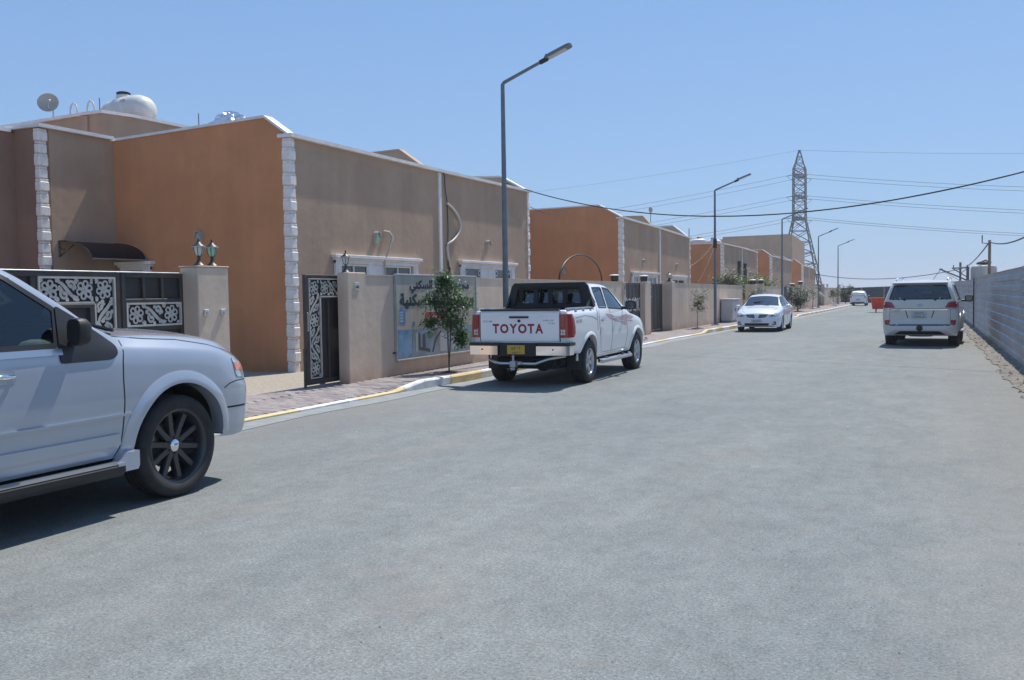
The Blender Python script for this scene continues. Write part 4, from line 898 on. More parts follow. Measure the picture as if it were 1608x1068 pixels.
# curved canopy over the neighbour's door
cv = thing('awning', 'curved dark smoked canopy on iron brackets on the recessed beige wall above the gate', 'awning', (-16.97, 13.86, 2.5))
def arc(t): return (.98 * math.sin(t * math.pi / 2) , .40 * math.cos(t * math.pi / 2) * 1.0)
mb = MB(); N = 12; vs = []
for i in range(N + 1):
    x, z = arc(i / N)
    for y in (0.02, 1.42): vs += [(x, y, z), (x, y, z - .008)]
fs = []
for i in range(N):
    a = i * 4; b = a + 4; fs += [(a, a + 2, b + 2, b), (a + 1, b + 1, b + 3, a + 3), (a, b, b + 1, a + 1), (a + 2, a + 3, b + 3, b + 2)]
mb.add(vs, fs); mb.build('canopy_sheet', mat('smoked_sheet', (0.012, 0.012, 0.014), .45, spec=.3), cv, 40)
for y in (0.0, 1.44):
    b = MB(); b.tube([(arc(i / N)[0], y, arc(i / N)[1]) for i in range(N + 1)], .014, 6); b.tube([(.01, y, .40), (.01, y, .05)], .02, 6); b.tube([(.01, y, .06), (.25, y, .20), (.45, y, .30)], .012, 6); b.tube([(.02, y, .28), (.14, y, .20), (.20, y, .22)], .009, 6)
    b.build('bracket', M['blackgloss'], cv, 40)
b = MB(); b.tube([(.985, 0, .0), (.985, 1.44, .0)], .014, 6); b.build('front_rail', M['steel'], cv, 40)

# ------------------------------------------------------------------ roof things
z = 6.36
ds = thing('satellite_dish', 'small beige satellite dish on the raised roof room at the far left', 'satellite dish', (-20.95, 17.1, 6.3))
mb = MB(); prof = [(0.001, 0), (.1, .01), (.19, .035), (.26, .07), (.262, .08), (.19, .05), (.1, .025), (.001, .015)]
Mt = Matrix.Translation((-.1, -.05, .50)) @ Matrix.Rotation(R(-50), 4, 'Z') @ Matrix.Rotation(R(75), 4, 'Y'); mb.lathe(prof, 24, Mt); mb.build('reflector', M['dish'], ds, 40)
mb = MB(); mb.tube([(0, 0, 0), (0, 0, .45), (-.08, -.04, .50)], .02, 8); mb.build('mast', M['steel'], ds, 40)
mb = MB(); mb.tube([(-.08, -.03, .32), (.16, -.28, .38), (.18, -.26, .50)], .012, 6); mb.bbox(.14, .22, -.30, -.22, .48, .54, .01); mb.build('feed_arm', M['steel'], ds, 40)
ld = thing('roof_ladder', 'two white ladder hoops sticking up from the raised roof room at the far left', 'ladder', (-20.6, 17.35, 6.0))
for dx in (0.0, .62):
    mb = MB(); mb.tube([(dx - .02, 0, -.3), (dx - .02, 0, .62), (dx + .02, 0, .76), (dx + .11, 0, .82), (dx + .20, 0, .76), (dx + .24, 0, .62), (dx + .26, 0, -.3)], .022, 8); mb.build('hoop', M['pvc'], ld, 50)
def tank(label, loc, r, h_, horizontal=False, group='white roof water tanks'):
    t = thing('water_tank', label, 'water tank', loc, group=group)
    if horizontal:
        b = MB(); L = 1.05; prof = [(0.001, -L), (r * .45, -L * .96), (r * .78, -L * .84), (r * .95, -L * .62), (r, -L * .3), (r * 1.0, -.06), (r * 1.03, -.05), (r * 1.03, .05), (r, .06), (r, L * .3), (r * .95, L * .62), (r * .78, L * .84), (r * .45, L * .96), (.001, L)]
        Mx = Matrix.Translation((0, 0, r)) @ Matrix.Rotation(R(90), 4, 'Y'); b.lathe(prof, 28, Mx); b.build('tank_body', M['tank'], t, 40)
        b = MB(); b.lathe([(.20, 2 * r - .08), (.20, 2 * r + .06), (.17, 2 * r + .09)], 18, Matrix.Translation((-.18, 0, 0))); b.build('neck', M['tank'], t, 40)
        b = MB(); b.lathe([(.17, 2 * r + .09), (.19, 2 * r + .10), (.19, 2 * r + .15), (.12, 2 * r + .18), (.001, 2 * r + .19)], 14, Matrix.Translation((-.18, 0, 0))); b.build('lid', M['black'], t, 40)
        b = MB(); b.bbox(.30, .50, -.40, -.34, 2 * r - .26, 2 * r - .17, .01); b.build('badge', M['dish'], t)
    else:
        b = MB(); prof = [(r * .96, 0), (r, .04)]
        for k in range(5): z0 = h_ * (k + .2) / 6; prof += [(r, z0), (r * 1.03, z0 + h_ * .03), (r, z0 + h_ * .06)]
        prof += [(r, h_ * .80), (r * .9, h_ * .88), (r * .5, h_ * .96), (r * .3, h_)]; b.lathe(prof, 24); b.build('tank_body', M['tank'], t, 35)
        b = MB(); b.lathe([(r * .32, h_ - .01), (r * .34, h_ + .05), (r * .2, h_ + .10), (.001, h_ + .11)], 14); b.build('lid', M['black'], t, 35)
    return t
tk = tank('big white rounded water tank with a black lid on the roof at the left', (-20.55, 19.2, 6.40), .46, 1, True)
tk.rotation_euler = (0, 0, R(-12))
for (lab, loc, r, hh) in (('white roof tank, left of the pair beyond the second house', (-15.3, 62.2, 4.25), .52, 1.15), ('white roof tank, right of the pair beyond the second house', (-14.1, 62.0, 4.15), .55, 1.10), ('small white tank peeking over the second house roof peak', (-14.0, 39.8, 4.5), .5, 1.05)):
    tank(lab, loc, r, hh)
tk = tank('low white tank lying on the flat roof of the third house', (-12.95, 61.2, 4.55), .33, 1, True); tk.scale = (.5, .8, .8)
tk = tank('small low white tank with blue lid behind the first house parapet', (-13.6, 26.0, 4.55), .42, .75)
# foil-wrapped tank on the roof edge
mb = MB(); n1, n2 = 26, 10; vs = []
for j in range(n2 + 1):
    for i in range(n1):
        a = 2 * math.pi * i / n1; p = math.pi / 2 * j / n2; q = 1 + .10 * math.sin(i * 2.9 + j * 1.3) + .07 * math.sin(i * 5.1 - j * 2.7)
        vs.append((.62 * math.cos(a) * math.cos(p) * q, .4 * math.sin(a) * math.cos(p) * q, .66 * math.sin(p) * (q * .5 + .5)))
mb.add(vs, [(j * n1 + i, j * n1 + (i + 1) % n1, (j + 1) * n1 + (i + 1) % n1, (j + 1) * n1 + i) for j in range(n2) for i in range(n1)])
o = mb.build('wrapped_tank', M['foil']); o.location = (-14.95, 17.0, 5.32); tag(o, 'crumpled silver foil wrapped tank on the roof edge above the orange wall', 'tank')
for (lab, p, hh, r) in (('thin dark antenna rod left of the foil wrapped tank', (-15.9, 17, 4.8), 1.25, .012), ('thin dark rod standing left of the big white roof tank', (-21.4, 19.0, 6.3), 1.05, .014), ('thin rod antenna rising behind the third house roof', (-13.8, 57.8, 4.4), 1.25, .03)):
    mb = MB(); mb.tube([(0, 0, 0), (0, 0, hh)], r, 6); mb.tube([(0, 0, hh * .45), (0, 0, hh * .55)], r * 2.2, 6); o = mb.build('antenna', M['polemetal'], None, 40); o.location = p; tag(o, lab, 'antenna')
t = thing('roof_antenna', 'round-headed antenna on a thin mast above the second house', 'antenna', (-13.2, 46.8, 4.6))
mb = MB(); mb.tube([(0, 0, 0), (0, 0, 1.2)], .02, 6); mb.build('mast', M['polemetal'], t); mb = MB(); mb.ell((0, 0, 1.35), (.11, .11, .17), 12, 8); mb.build('head', M['dish'], t, 60)

# iron arch on the wall
mb = MB(); cy, rz, ry = 25.35, .78, 1.82
mb.tube([(-9.25, cy + ry * math.cos(a), 1.96 + rz * math.sin(a)) for a in [math.pi * i / 24 for i in range(25)]], .026, 8)
tag(mb.build('iron_arch', M['iron'], None, 50), 'thin black half-round iron arch standing on the boundary wall behind the pickup cab', 'arch')
# small stickered column end by the wall
t = thing('notice_column', 'narrow wall end plastered with faded coloured notices beside the dark gate', 'notices', (-9.14, 29.0, 0))
mb = MB(); mb.bbox(-.35, 0, 0, .3, 0, 1.93, .01); mb.build('column', M['wall'], t)
mb = MB(); mb.bbox(-.38, .03, -.04, .34, 1.931, 1.96, .01); mb.build('cap', mat('pink_cap', (.5, .33, .30), .7), t)
for k in range(9):
    mb = MB(); y = rnd.uniform(.0, .2); z = .35 + k * .17; c = [(.18, .35, .40), (.45, .42, .36), (.4, .12, .1), (.12, .2, .12), (.5, .4, .15)][k % 5]; mb.box(.002 + k * .0005, .004 + k * .0005, y, y + .1, z, z + .15); mb.build('notice', mat('notice_print', c, .6, var=.3, scale=15), t)

# ------------------------------------------------------------------ street lamps
def street_lamp(loc, label, scale=1.0):
    t = thing('street_lamp', label, 'street lamp', loc, group='street lamps along the pavement')
    b = MB(); b.bbox(-.17, .17, -.17, .17, 0, .02, .004)
    for q in ((.12, .12), (-.12, .12), (.12, -.12), (-.12, -.12)): b.lathe([(.016, .02), (.016, .05)], 6, Matrix.Translation((q[0], q[1], 0)))
    for a in range(4):
        c, s_ = math.cos(a * math.pi / 2), math.sin(a * math.pi / 2); b.prism([(.05, .02), (.14, .02), (.05, .14)], -.004, .004, 'y') if a == 0 else None
    b.build('base_plate', M['polemetal'], t)
    p = MB(); p.tube([(0, 0, .02), (0, 0, 2.0), (0, 0, 5.98)], [.072, .062, .042], 14); p.build('pole', M['polemetal'], t, 40)
    s = MB(); s.tube([(0, 0, 2.9), (0, 0, 3.15)], .075, 12); 
    p = MB(); p.tube([(0, 0, 5.96), (.03, 0, 6.01), (.75, 0, 6.29), (.98, 0, 6.375)], [.042, .038, .034, .032], 12); p.build('arm', M['polemetal'], t, 40)
    Mh = Matrix.Translation((.92, 0, 6.352)) @ Matrix.Rotation(R(-20), 4, 'Y')
    def X(mb): mb.v = [tuple(Mh @ Vector(v)) for v in mb.v]; return mb
    k = MB(); k.tube([(-.05, 0, 0), (.13, 0, 0)], .05, 10); k.tube([(.06, 0, .03), (.14, 0, .10)], .018, 6); X(k).build('clamp', M['black'], t, 40)
    h_ = MB(); pl_ = [(.10, -.07), (.20, -.11), (.62, -.11), (.68, -.09), (.71, -.04), (.71, .04), (.68, .09), (.62, .11), (.20, .11), (.10, .07)]; h_.prism(pl_, 0.0, .055, 'z'); X(h_).build('lamp_head', M['polemetal'], t, 30)
    l_ = MB(); l_.prism([(.16, -.085), (.58, -.09), (.58, .09), (.16, .085)], -.012, -.001, 'z'); X(l_).build('lens', M['lampwhite'], t)
    return t
lamp1 = street_lamp((-8.28, 17.9, .12), 'tallest nearest street lamp, standing between the sign board and the pickup')
lamp_pos = [((-8.62, 41.0, .12), 'second street lamp, left of the white sedan with wires tied to it', 1.0), ((-8.35, 59.9, .12), 'third street lamp from the left, behind the white sedan roof', 1.0),
            ((-8.30, 80.8, .12), 'fourth street lamp in front of the pylon foot', 1.0), ((-8.30, 99.6, .12), 'last street lamp at the far end, right of the pylon', 1.0)]
for loc, lab, s in lamp_pos:
    copy_tree(lamp1, loc, R(rnd.uniform(-2, 2)), lab)
# wires tied to the second and third lamp
def cable(name, label, a, b, sag, r=.02, n=24, m='wire', cat='cable', group=None, amp=0.0):
    a, b = Vector(a), Vector(b); pts = []
    for i in range(n + 1):
        t = i / n; p = a.lerp(b, t); p.z -= 4 * sag * t * (1 - t) + amp * math.sin(i * 1.9); pts.append(p)
    mb = MB(); mb.tube(pts, r, 6); o = mb.build(name, M[m], None, 60); tag(o, label, cat, group); return o
cable('string_wire', 'upper pale festoon wire from the second street lamp to the house behind', (-8.62, 41.0, 3.85), (-12.0, 50.8, 3.1), .15, .016, 30, 'pvc', amp=.03)
cable('string_wire', 'lower pale festoon wire from the second street lamp to the house behind', (-8.62, 41.0, 3.7), (-12.0, 52.5, 2.2), .12, .012, 30, 'pvc', amp=.03)
cable('string_wire', 'upper pale wire tied to the third street lamp and slanting to the fourth house', (-8.35, 59.9, 3.8), (-11.5, 70.0, 2.2), .10, .022, 24, 'pvc')
cable('string_wire', 'lower pale wire slanting from the third street lamp down behind the wall', (-8.35, 59.9, 3.6), (-10.5, 64.0, 1.9), .08, .022, 24, 'pvc')
k = MB(); k.tube([(-8.62, 41.0, 3.55), (-8.62, 41.0, 3.95)], .085, 10); tag(k.build('cable_wrap', M['wire'], None, 40), 'dark tape wrap on the second street lamp where the wires are tied', 'tape')

# overhead cable crossing the street
cable('overhead_cable', 'thick black overhead cable sagging across the whole street from the first house roof', (-13.1, 27.75, 5.45), (3.6, 21.0, 4.38), 1.33, .016, 70)
cable('overhead_cable', 'thin second cable from the first house roof end to the second house', (-13.0, 27.8, 5.4), (-14.6, 38.3, 5.3), .5, .012, 20)
t = thing('utility_pole', 'rusty steel cable pole beyond the metal fence at the right edge', 'pole', (3.6, 21.0, 0)); mb = MB(); mb.tube([(0, 0, -.05), (0, 0, 4.5)], .06, 10); mb.build('pole', M['wood'], t, 40)
cable('overhead_cable', 'dark cable swooping up from the rusty pole to the right picture edge', (3.0, 53.9, 3.98), (3.6, 21.0, 4.35), .72, .03, 30)
cable('overhead_cable', 'dark cable from the rusty pole down to the distant crossarm pole', (3.0, 53.9, 4.0), (3.0, 99.0, 3.5), .35, .035, 24)
cable('overhead_cable', 'faint far cable sagging low over the end of the street', (-14.0, 113.0, 4.0), (3.0, 99.0, 3.45), 1.0, .035, 30)

# ------------------------------------------------------------------ poles and tank beyond the fence
t = thing('utility_pole', 'rusty brown cable pole standing behind the metal fence beside the white tank', 'pole', (3.0, 53.9, 0))
mb = MB(); mb.tube([(0, 0, -.05), (0, 0, 4.08)], [.085, .07], 10); mb.build('pole', mat('rusty_pole', (0.24, 0.17, 0.12), .8, var=.4, scale=3), t, 40)
mb = MB(); mb.tube([(-.05, 0, 3.9), (-.35, 0, 3.95), (-.35, 0, 4.35)], .03, 6); mb.build('bracket', M['iron'], t)
t = thing('utility_pole', 'distant crossarm pole left of the bracket mast, over the fence', 'pole', (3.0, 99.0, 0))
mb = MB(); mb.tube([(0, 0, -.05), (0, 0, 4.1)], .10, 8); mb.build('pole', M['lattice'], t, 40)
mb = MB(); mb.bbox(-.75, .75, -.06, .06, 3.5, 3.62, .01); mb.tube([(-.6, 0, 3.6), (-.6, 0, 3.85)], .05, 6); mb.tube([(.6, 0, 3.6), (.6, 0, 3.85)], .05, 6); mb.tube([(0, 0, 3.0), (.6, 0, 3.5)], .035, 6); mb.build('crossarm', M['lattice'], t)
t = thing('bracket_mast', 'small distant mast with a triangular side bracket, left of the white tank', 'mast', (3.1, 84.0, 0))
mb = MB(); mb.tube([(0, 0, -.05), (0, 0, 3.35)], .12, 8); mb.build('pole', M['lattice'], t, 40)
mb = MB(); mb.tube([(.12, 0, 3.3), (-1.15, 0, 3.25)], .06, 6); mb.tube([(-1.1, 0, 3.22), (-.05, 0, 2.5)], .045, 6); mb.build('bracket', M['lattice'], t)
t = thing('water_tank', 'big upright weathered white tank behind the metal fence at the right', 'water tank', (3.15, 62.0, 0), group=None)
mb = MB(); mb.lathe([(.70, 1.3), (.72, 1.35), (.72, 2.8), (.66, 2.9), (.2, 3.0), (.001, 3.02)], 24); mb.build('tank_body', mat('weathered_tank', (0.50, 0.47, 0.42), .7, var=.3, scale=2, stretch=(1, 1, .3)), t, 35)
mb = MB(); mb.bbox(-.35, .30, -.3, .3, 3.02, 3.16, .03); mb.tube([(-.4, 0, 3.05), (.1, .1, 3.25), (.4, 0, 3.1)], .05, 6); mb.build('lid', M['iron'], t)
mb = MB(); [mb.bbox(a - .05, a + .05, b - .05, b + .05, 0, 1.3, .01) for a in (-.5, .5) for b in (-.5, .5)]; mb.bbox(-.75, .75, -.75, .75, 1.24, 1.299, .01); mb.build('stand', M['iron'], t)
t = thing('leaning_boom', 'slanting dark boom with a guy wire far behind the parked silver off-roader', 'boom', (2.8, 130, 0))
mb = MB(); mb.tube([(4.2, 0, 1.5), (-1.15, 0, 4.05)], [.12, .09], 8); mb.bbox(-1.3, -.9, -.1, .1, 3.95, 4.15, .02); mb.build('boom', M['lattice'], t)
mb = MB(); mb.tube([(-1.15, 0, 4.0), (-2.4, 0, 2.2)], .035, 6); mb.tube([(-1.0, 0, 3.9), (2.4, 0, 1.7)], .03, 6); mb.tube([(4.2, 0, 0), (4.2, 0, 1.6)], .12, 6); mb.build('guy_wire', M['lattice'], t)

# ------------------------------------------------------------------ lattice pylon
px, py = -28.0, 230.0
t = thing('pylon', 'tall grey lattice electricity pylon rising behind the end of the row', 'pylon', (px, py, 0))
def lat(mb, levels, r):                                   # levels: (z, half width)
    for (z0, a), (z1, b) in zip(levels[:-1], levels[1:]):
        c0 = [(-a, -a, z0), (a, -a, z0), (a, a, z0), (-a, a, z0)]; c1 = [(-b, -b, z1), (b, -b, z1), (b, b, z1), (-b, b, z1)]
        for i in range(4):
            j = (i + 1) % 4
            mb.tube([c0[i], c1[i]], r * 1.15, 4); mb.tube([c0[i], c1[j]], r * .62, 4, False); mb.tube([c0[j], c1[i]], r * .62, 4, False); mb.tube([c1[i], c1[j]], r * .62, 4, False)
mb = MB(); n = 7; lat(mb, [(18.6 * i / n, 5.3 - 3.85 * i / n) for i in range(n + 1)], .17); mb.build('leg_section', M['lattice'], t)
mb = MB(); lat(mb, [(18.6, 1.45), (20.8, 1.42), (23, 1.4), (25.0, 1.4), (27, 1.4), (29.2, 1.38), (30.8, 1.36)], .15); mb.build('body_section', M['lattice'], t)
mb = MB(); lat(mb, [(30.8, 1.36), (32.2, .9), (33.8, .5), (35.3, .14)], .11); mb.build('peak_section', M['lattice'], t)
CZ = (29.1, 24.1, 19.0)
for z in CZ:
    mb = MB(); L_ = 4.3
    for s in (-1, 1):
        for q in (-1, 1):
            mb.tube([(q * 1.4, s * 1.4, z), (q * .3, s * L_, z)], .12, 4); mb.tube([(q * 1.4, s * 1.4, z + 1.3), (q * .3, s * L_, z)], .09, 4)
        mb.tube([(-1.4, s * 1.4, z), (1.4, s * 1.4, z)], .12, 4); mb.tube([(-.9, s * 2.8, z), (.9, s * 2.8, z)], .08, 4); mb.tube([(-.5, s * L_, z), (.5, s * L_, z)], .15, 4)
    mb.build('crossarm', M['lattice'], t)
    for s in (-1, 1):
        for q in (-1, 1):
            mb = MB(); pr = []
            for k in range(9): pr += [(.06, k * .22), (.15, k * .22 + .05), (.06, k * .22 + .12)]
            Mx = Matrix.Translation((q * .5, s * L_, z - .05)) @ Matrix.Rotation(R(90 + 8) * q, 4, 'Y'); mb.lathe(pr, 6, Mx); mb.build('insulator', M['iron'], t)
        mb = MB(); mb.tube([(-2.4, s * L_, z - .3), (-1.6, s * L_, z - 1.1), (0, s * L_, z - 1.7), (1.6, s * L_, z - 1.1), (2.4, s * L_, z - .3)], .05, 5); mb.build('jumper', M['conductor'], t)
k_ = 0
nm_l = ('upper', 'middle', 'lower')
for i, z in enumerate(CZ):
    for s, sn in ((-1, 'nearer'), (1, 'farther')):
        for q, qn in ((-1, 'left'), (1, 'right')):
            a = Vector((px + q * 2.4, py + s * 4.3, z - .25)); b = Vector((px + q * 250, py + s * 4.3 + 12, z - .5)); pts = []
            for j in range(41):
                u = (j / 40) ** 1.6; p = a.lerp(b, u); p.z -= 4 * 9.2 * u * (1 - u); pts.append(p)
            mb = MB(); mb.tube(pts, .045, 5); tag(mb.build('power_line', M['conductor']), f'{sn} {nm_l[i]} power line running {qn} from the pylon', 'power line', 'power lines strung from the pylon')
for q, qn in ((-1, 'left'), (1, 'right')):
    pts = []; a = Vector((px, py, 35.3)); b = Vector((px + q * 250, py, 35))
    for j in range(41):
        u = (j / 40) ** 1.6; p = a.lerp(b, u); p.z -= 4 * 7.2 * u * (1 - u); pts.append(p)
    mb = MB(); mb.tube(pts, .03, 5); tag(mb.build('power_line', M['conductor']), f'thin topmost earth wire running {qn} from the pylon tip', 'power line', 'power lines strung from the pylon')

# ------------------------------------------------------------------ corrugated metal fence on the right
def sheet_mesh(y0, y1, zt0, zt1, X, name, ribs=8, mat_=None, parent=None, L=Vector((0, 0, 0)), jit=0.0):
    """horizontal trapezoid ribs pressed in a sheet with real thickness"""
    prof = []; z0 = .06
    for k in range(ribs):
        a = k / ribs; prof += [(a, 0), (a + .42 / ribs, 0), (a + .53 / ribs, -.032), (a + .89 / ribs, -.032)]
    prof.append((1, 0)); n = len(prof); vs = []
    for y, zt in ((y0, zt0), (y1, zt1)):
        for a, d in prof: vs.append((X + d * (-1) + rnd.uniform(-.002, .002) + jit, y, z0 + (zt - z0) * a))
        for a, d in prof: vs.append((X + d * (-1) + .004 + jit, y, z0 + (zt - z0) * a))
    m2 = 2 * n
    fs = [(i, i + 1, m2 + i + 1, m2 + i) for i in range(n - 1)] + [(n + i, m2 + n + i, m2 + n + i + 1, n + i + 1) for i in range(n - 1)]
    fs += [(0, m2, m2 + n, n), (n - 1, 2 * n - 1, m2 + 2 * n - 1, m2 + n - 1)] + [(i, n + i, n + i + 1, i + 1) for i in range(n - 1)] + [(m2 + i, m2 + i + 1, m2 + n + i + 1, m2 + n + i) for i in range(n - 1)]
    mb = MB(); mb.add(vs, fs); o = mb.build(name, mat_ or M['sheet'], parent); o.data.transform(Matrix.Translation(-L)); return o
fn = thing('metal_fence', 'long fence of horizontally ribbed grey metal sheets along the right side of the street', 'fence', (1.78, 8, 0)); LF = Vector((1.78, 8, 0))
ft = lambda y: lin(y, [(8, 2.03), (24, 2.02), (40.5, 1.98), (41, 1.93), (60, 2.02), (76, 2.10), (112, 2.25)])
y = 8.0; k = 0
while y < 111.5:
    y1 = min(y + 3.25, 112); X = 1.75 + .005 * (k % 2)
    st = rnd.uniform(-.02, .02)
    sheet_mesh(y + .01, y1 + .03, ft(y) + st, ft(y1) + st, X, 'metal_sheet', parent=fn, L=LF); k += 1; y = y1
for yy in (8.0, 17.8, 24.3, 40.75, 57, 73, 89, 105):
    p = MB(); p.bbox(1.70, 1.745, yy - .03, yy + .03, -.05, ft(yy) + .03, .006) if yy == 40.75 else p.bbox(1.80, 1.86, yy - .03, yy + .03, -.05, ft(yy) - .02, .006); o = p.build('post', M['iron'], fn); o.data.transform(Matrix.Translation(-LF))
for yy, zz in ((20, .5), (20, 1.6)):
    p = MB(); p.bbox(1.80, 1.84, 8, 112, zz, zz + .05, .004); o = p.build('rail', M['iron'], fn); o.data.transform(Matrix.Translation(-LF))
# far dark fence closing the street
fd = thing('far_fence', 'dark grey ribbed metal fence closing the far end of the street', 'fence', (-8.5, 118, 0))
y = -9.6
for k in range(7):
    mb = MB(); x0 = -9.6 + k * 2.5; x1 = x0 + 2.48; zt = 1.82 + (x0 + 9.6) * .022; zt2 = 1.82 + (x1 + 9.6) * .022
    vs = []; pr = []; nb = 7
    for j in range(nb): pr += [(j / nb, 0), ((j + .6) / nb, 0), ((j + .7) / nb, .03), ((j + .92) / nb, .03)]
    pr.append((1, 0)); n = len(pr)
    for x, z_ in ((x0, zt), (x1, zt2)): vs += [(x, 118 - d, z_ * a) for a, d in pr] + [(x, 118.01 - d, z_ * a) for a, d in pr]
    m2 = 2 * n; mb.add(vs, [(i, m2 + i, m2 + i + 1, i + 1) for i in range(n - 1)] + [(n + i, n + i + 1, m2 + n + i + 1, m2 + n + i) for i in range(n - 1)] + [(n - 1, 2 * n - 1, m2 + 2 * n - 1, m2 + n - 1)])
    o = mb.build('metal_sheet', M['sheetdark'], fd); o.data.transform(Matrix.Translation((8.5, -118, 0)))

# ------------------------------------------------------------------ red skip, cabinet, bag, plank
sk = thing('waste_skip', 'red wheeled waste container standing on the road left of the silver off-roader', 'waste container', (-2.45, 68.0, 0), R(4))
def tub(mb, x0, x1, y0, y1, z0, z1, tx, ty, th=.02):
    lo = [(x0, y0), (x1, y0), (x1, y1), (x0, y1)]; hi = [(x0 - tx, y0 - ty), (x1 + tx, y0 - ty), (x1 + tx, y1 + ty), (x0 - tx, y1 + ty)]
    li = [(x0 + th, y0 + th), (x1 - th, y0 + th), (x1 - th, y1 - th), (x0 + th, y1 - th)]; hi2 = [(x0 - tx + th, y0 - ty + th), (x1 + tx - th, y0 - ty + th), (x1 + tx - th, y1 + ty - th), (x0 - tx + th, y1 + ty - th)]
    vs = [(a, b, z0) for a, b in lo] + [(a, b, z1) for a, b in hi] + [(a, b, z0 + th) for a, b in li] + [(a, b, z1) for a, b in hi2]
    fs = [(3, 2, 1, 0)] + [(i, (i + 1) % 4, (i + 1) % 4 + 4, i + 4) for i in range(4)] + [(i + 4, (i + 1) % 4 + 4, (i + 1) % 4 + 12, i + 12) for i in range(4)] + [(i + 12, (i + 1) % 4 + 12, (i + 1) % 4 + 8, i + 8) for i in range(4)] + [(8, 9, 10, 11)]
    mb.add(vs, fs)
mb = MB(); tub(mb, -.95, .95, -.45, .45, .24, 1.0, .12, .12); mb.build('tub', M['red'], sk)
mb = MB(); mb.bbox(-1.15, 1.15, -.63, -.575, .93, 1.02, .01); mb.bbox(-1.15, 1.15, .575, .63, .93, 1.02, .01); mb.bbox(-1.17, -1.09, -.57, .57, .93, 1.02, .01); mb.bbox(1.09, 1.17, -.57, .57, .93, 1.02, .01)
mb.build('rim', M['red'], sk)
for x_ in (-.6, -.2, .2, .6): mb = MB(); mb.bbox(x_ - .03, x_ + .03, -.60, -.50, .3, .93, .01); mb.build('rib', M['red'], sk)
for x_ in (-.72, .72):
    for y_ in (-.35, .35):
        mb = MB(); mb.bbox(x_ - .04, x_ + .04, y_ - .05, y_ + .05, .14, .25, .01); mb.lathe([(.001, -.03), (.09, -.03), (.09, .03), (.001, .03)], 14, Matrix.Translation((x_, y_, .09)) @ Matrix.Rotation(R(90), 4, 'Y')); mb.build('caster', M['black'], sk, 40)
for x_ in (-1.12, 1.12): mb = MB(); mb.tube([(x_ - .15 * (1 if x_ < 0 else -1), -.3, .85), (x_ * 1.1, -.3, .85), (x_ * 1.1, .3, .85), (x_ - .15 * (1 if x_ < 0 else -1), .3, .85)], .02, 6); mb.build('handle', M['iron'], sk, 40)
cb = thing('utility_cabinet', 'grey double utility cabinet against the boundary wall left of the white sedan', 'cabinet', (-9.12, 44.6, .08))
mb = MB(); mb.bbox(.02, .55, 0, 1.75, .1, 1.12, .015); mb.build('body', M['cabinet'], cb)
mb = MB(); mb.bbox(-.02, .62, -.04, 1.80, 1.121, 1.17, .015); mb.build('lid', M['pvc'], cb)
mb = MB(); mb.bbox(.04, .52, .04, 1.7, 0, .1, .01); mb.build('plinth', M['concrete'], cb)
for k in range(2):
    mb = MB(); mb.bbox(.552, .572, .05 + k * .85, .85 + k * .85, .16, 1.06, .008); d_ = mb.build('door', M['cabinet'], cb); mb = MB(); mb.bbox(.574, .594, .74 + k * .85, .77 + k * .85, .55, .70, .004); mb.build('handle', M['iron'], d_)
t = thing('meter_box', 'grey meter box with a round dial on the wall behind the third street lamp', 'meter box', (-9.14, 66.6, 1.2))
mb = MB(); mb.bbox(0, .18, 0, .95, 0, .72, .02); mb.build('box', M['polemetal'], t); mb = MB(); mb.lathe([(.001, 0), (.17, 0), (.17, .03), (.001, .03)], 16, Matrix.Translation((.181, .5, .42)) @ Matrix.Rotation(R(90), 4, 'Y')); mb.build('dial', M['pvc'], t, 40)
mb = MB(); mb.ell((0, 0, .14), (.42, .30, .2), 14, 8)
for i, v in enumerate(mb.v): q = .04 * math.sin(i * 2.3); mb.v[i] = (v[0] + q, v[1] - q, max(0, v[2] + q))
o = mb.build('rubbish_bag', M['pvc'], None, 60); o.location = (-6.9, 104.5, .02); tag(o, 'small pale rubbish bag lying at the kerb far down, left of the small hatchback', 'bag')
mb = MB(); mb.tube([(-9.0, 87.3, 1.55), (-7.55, 88.9, .12)], .085, 4); tag(mb.build('plank', M['white'], None), 'pale plank leaning against the far wall right of the fourth street lamp', 'plank')

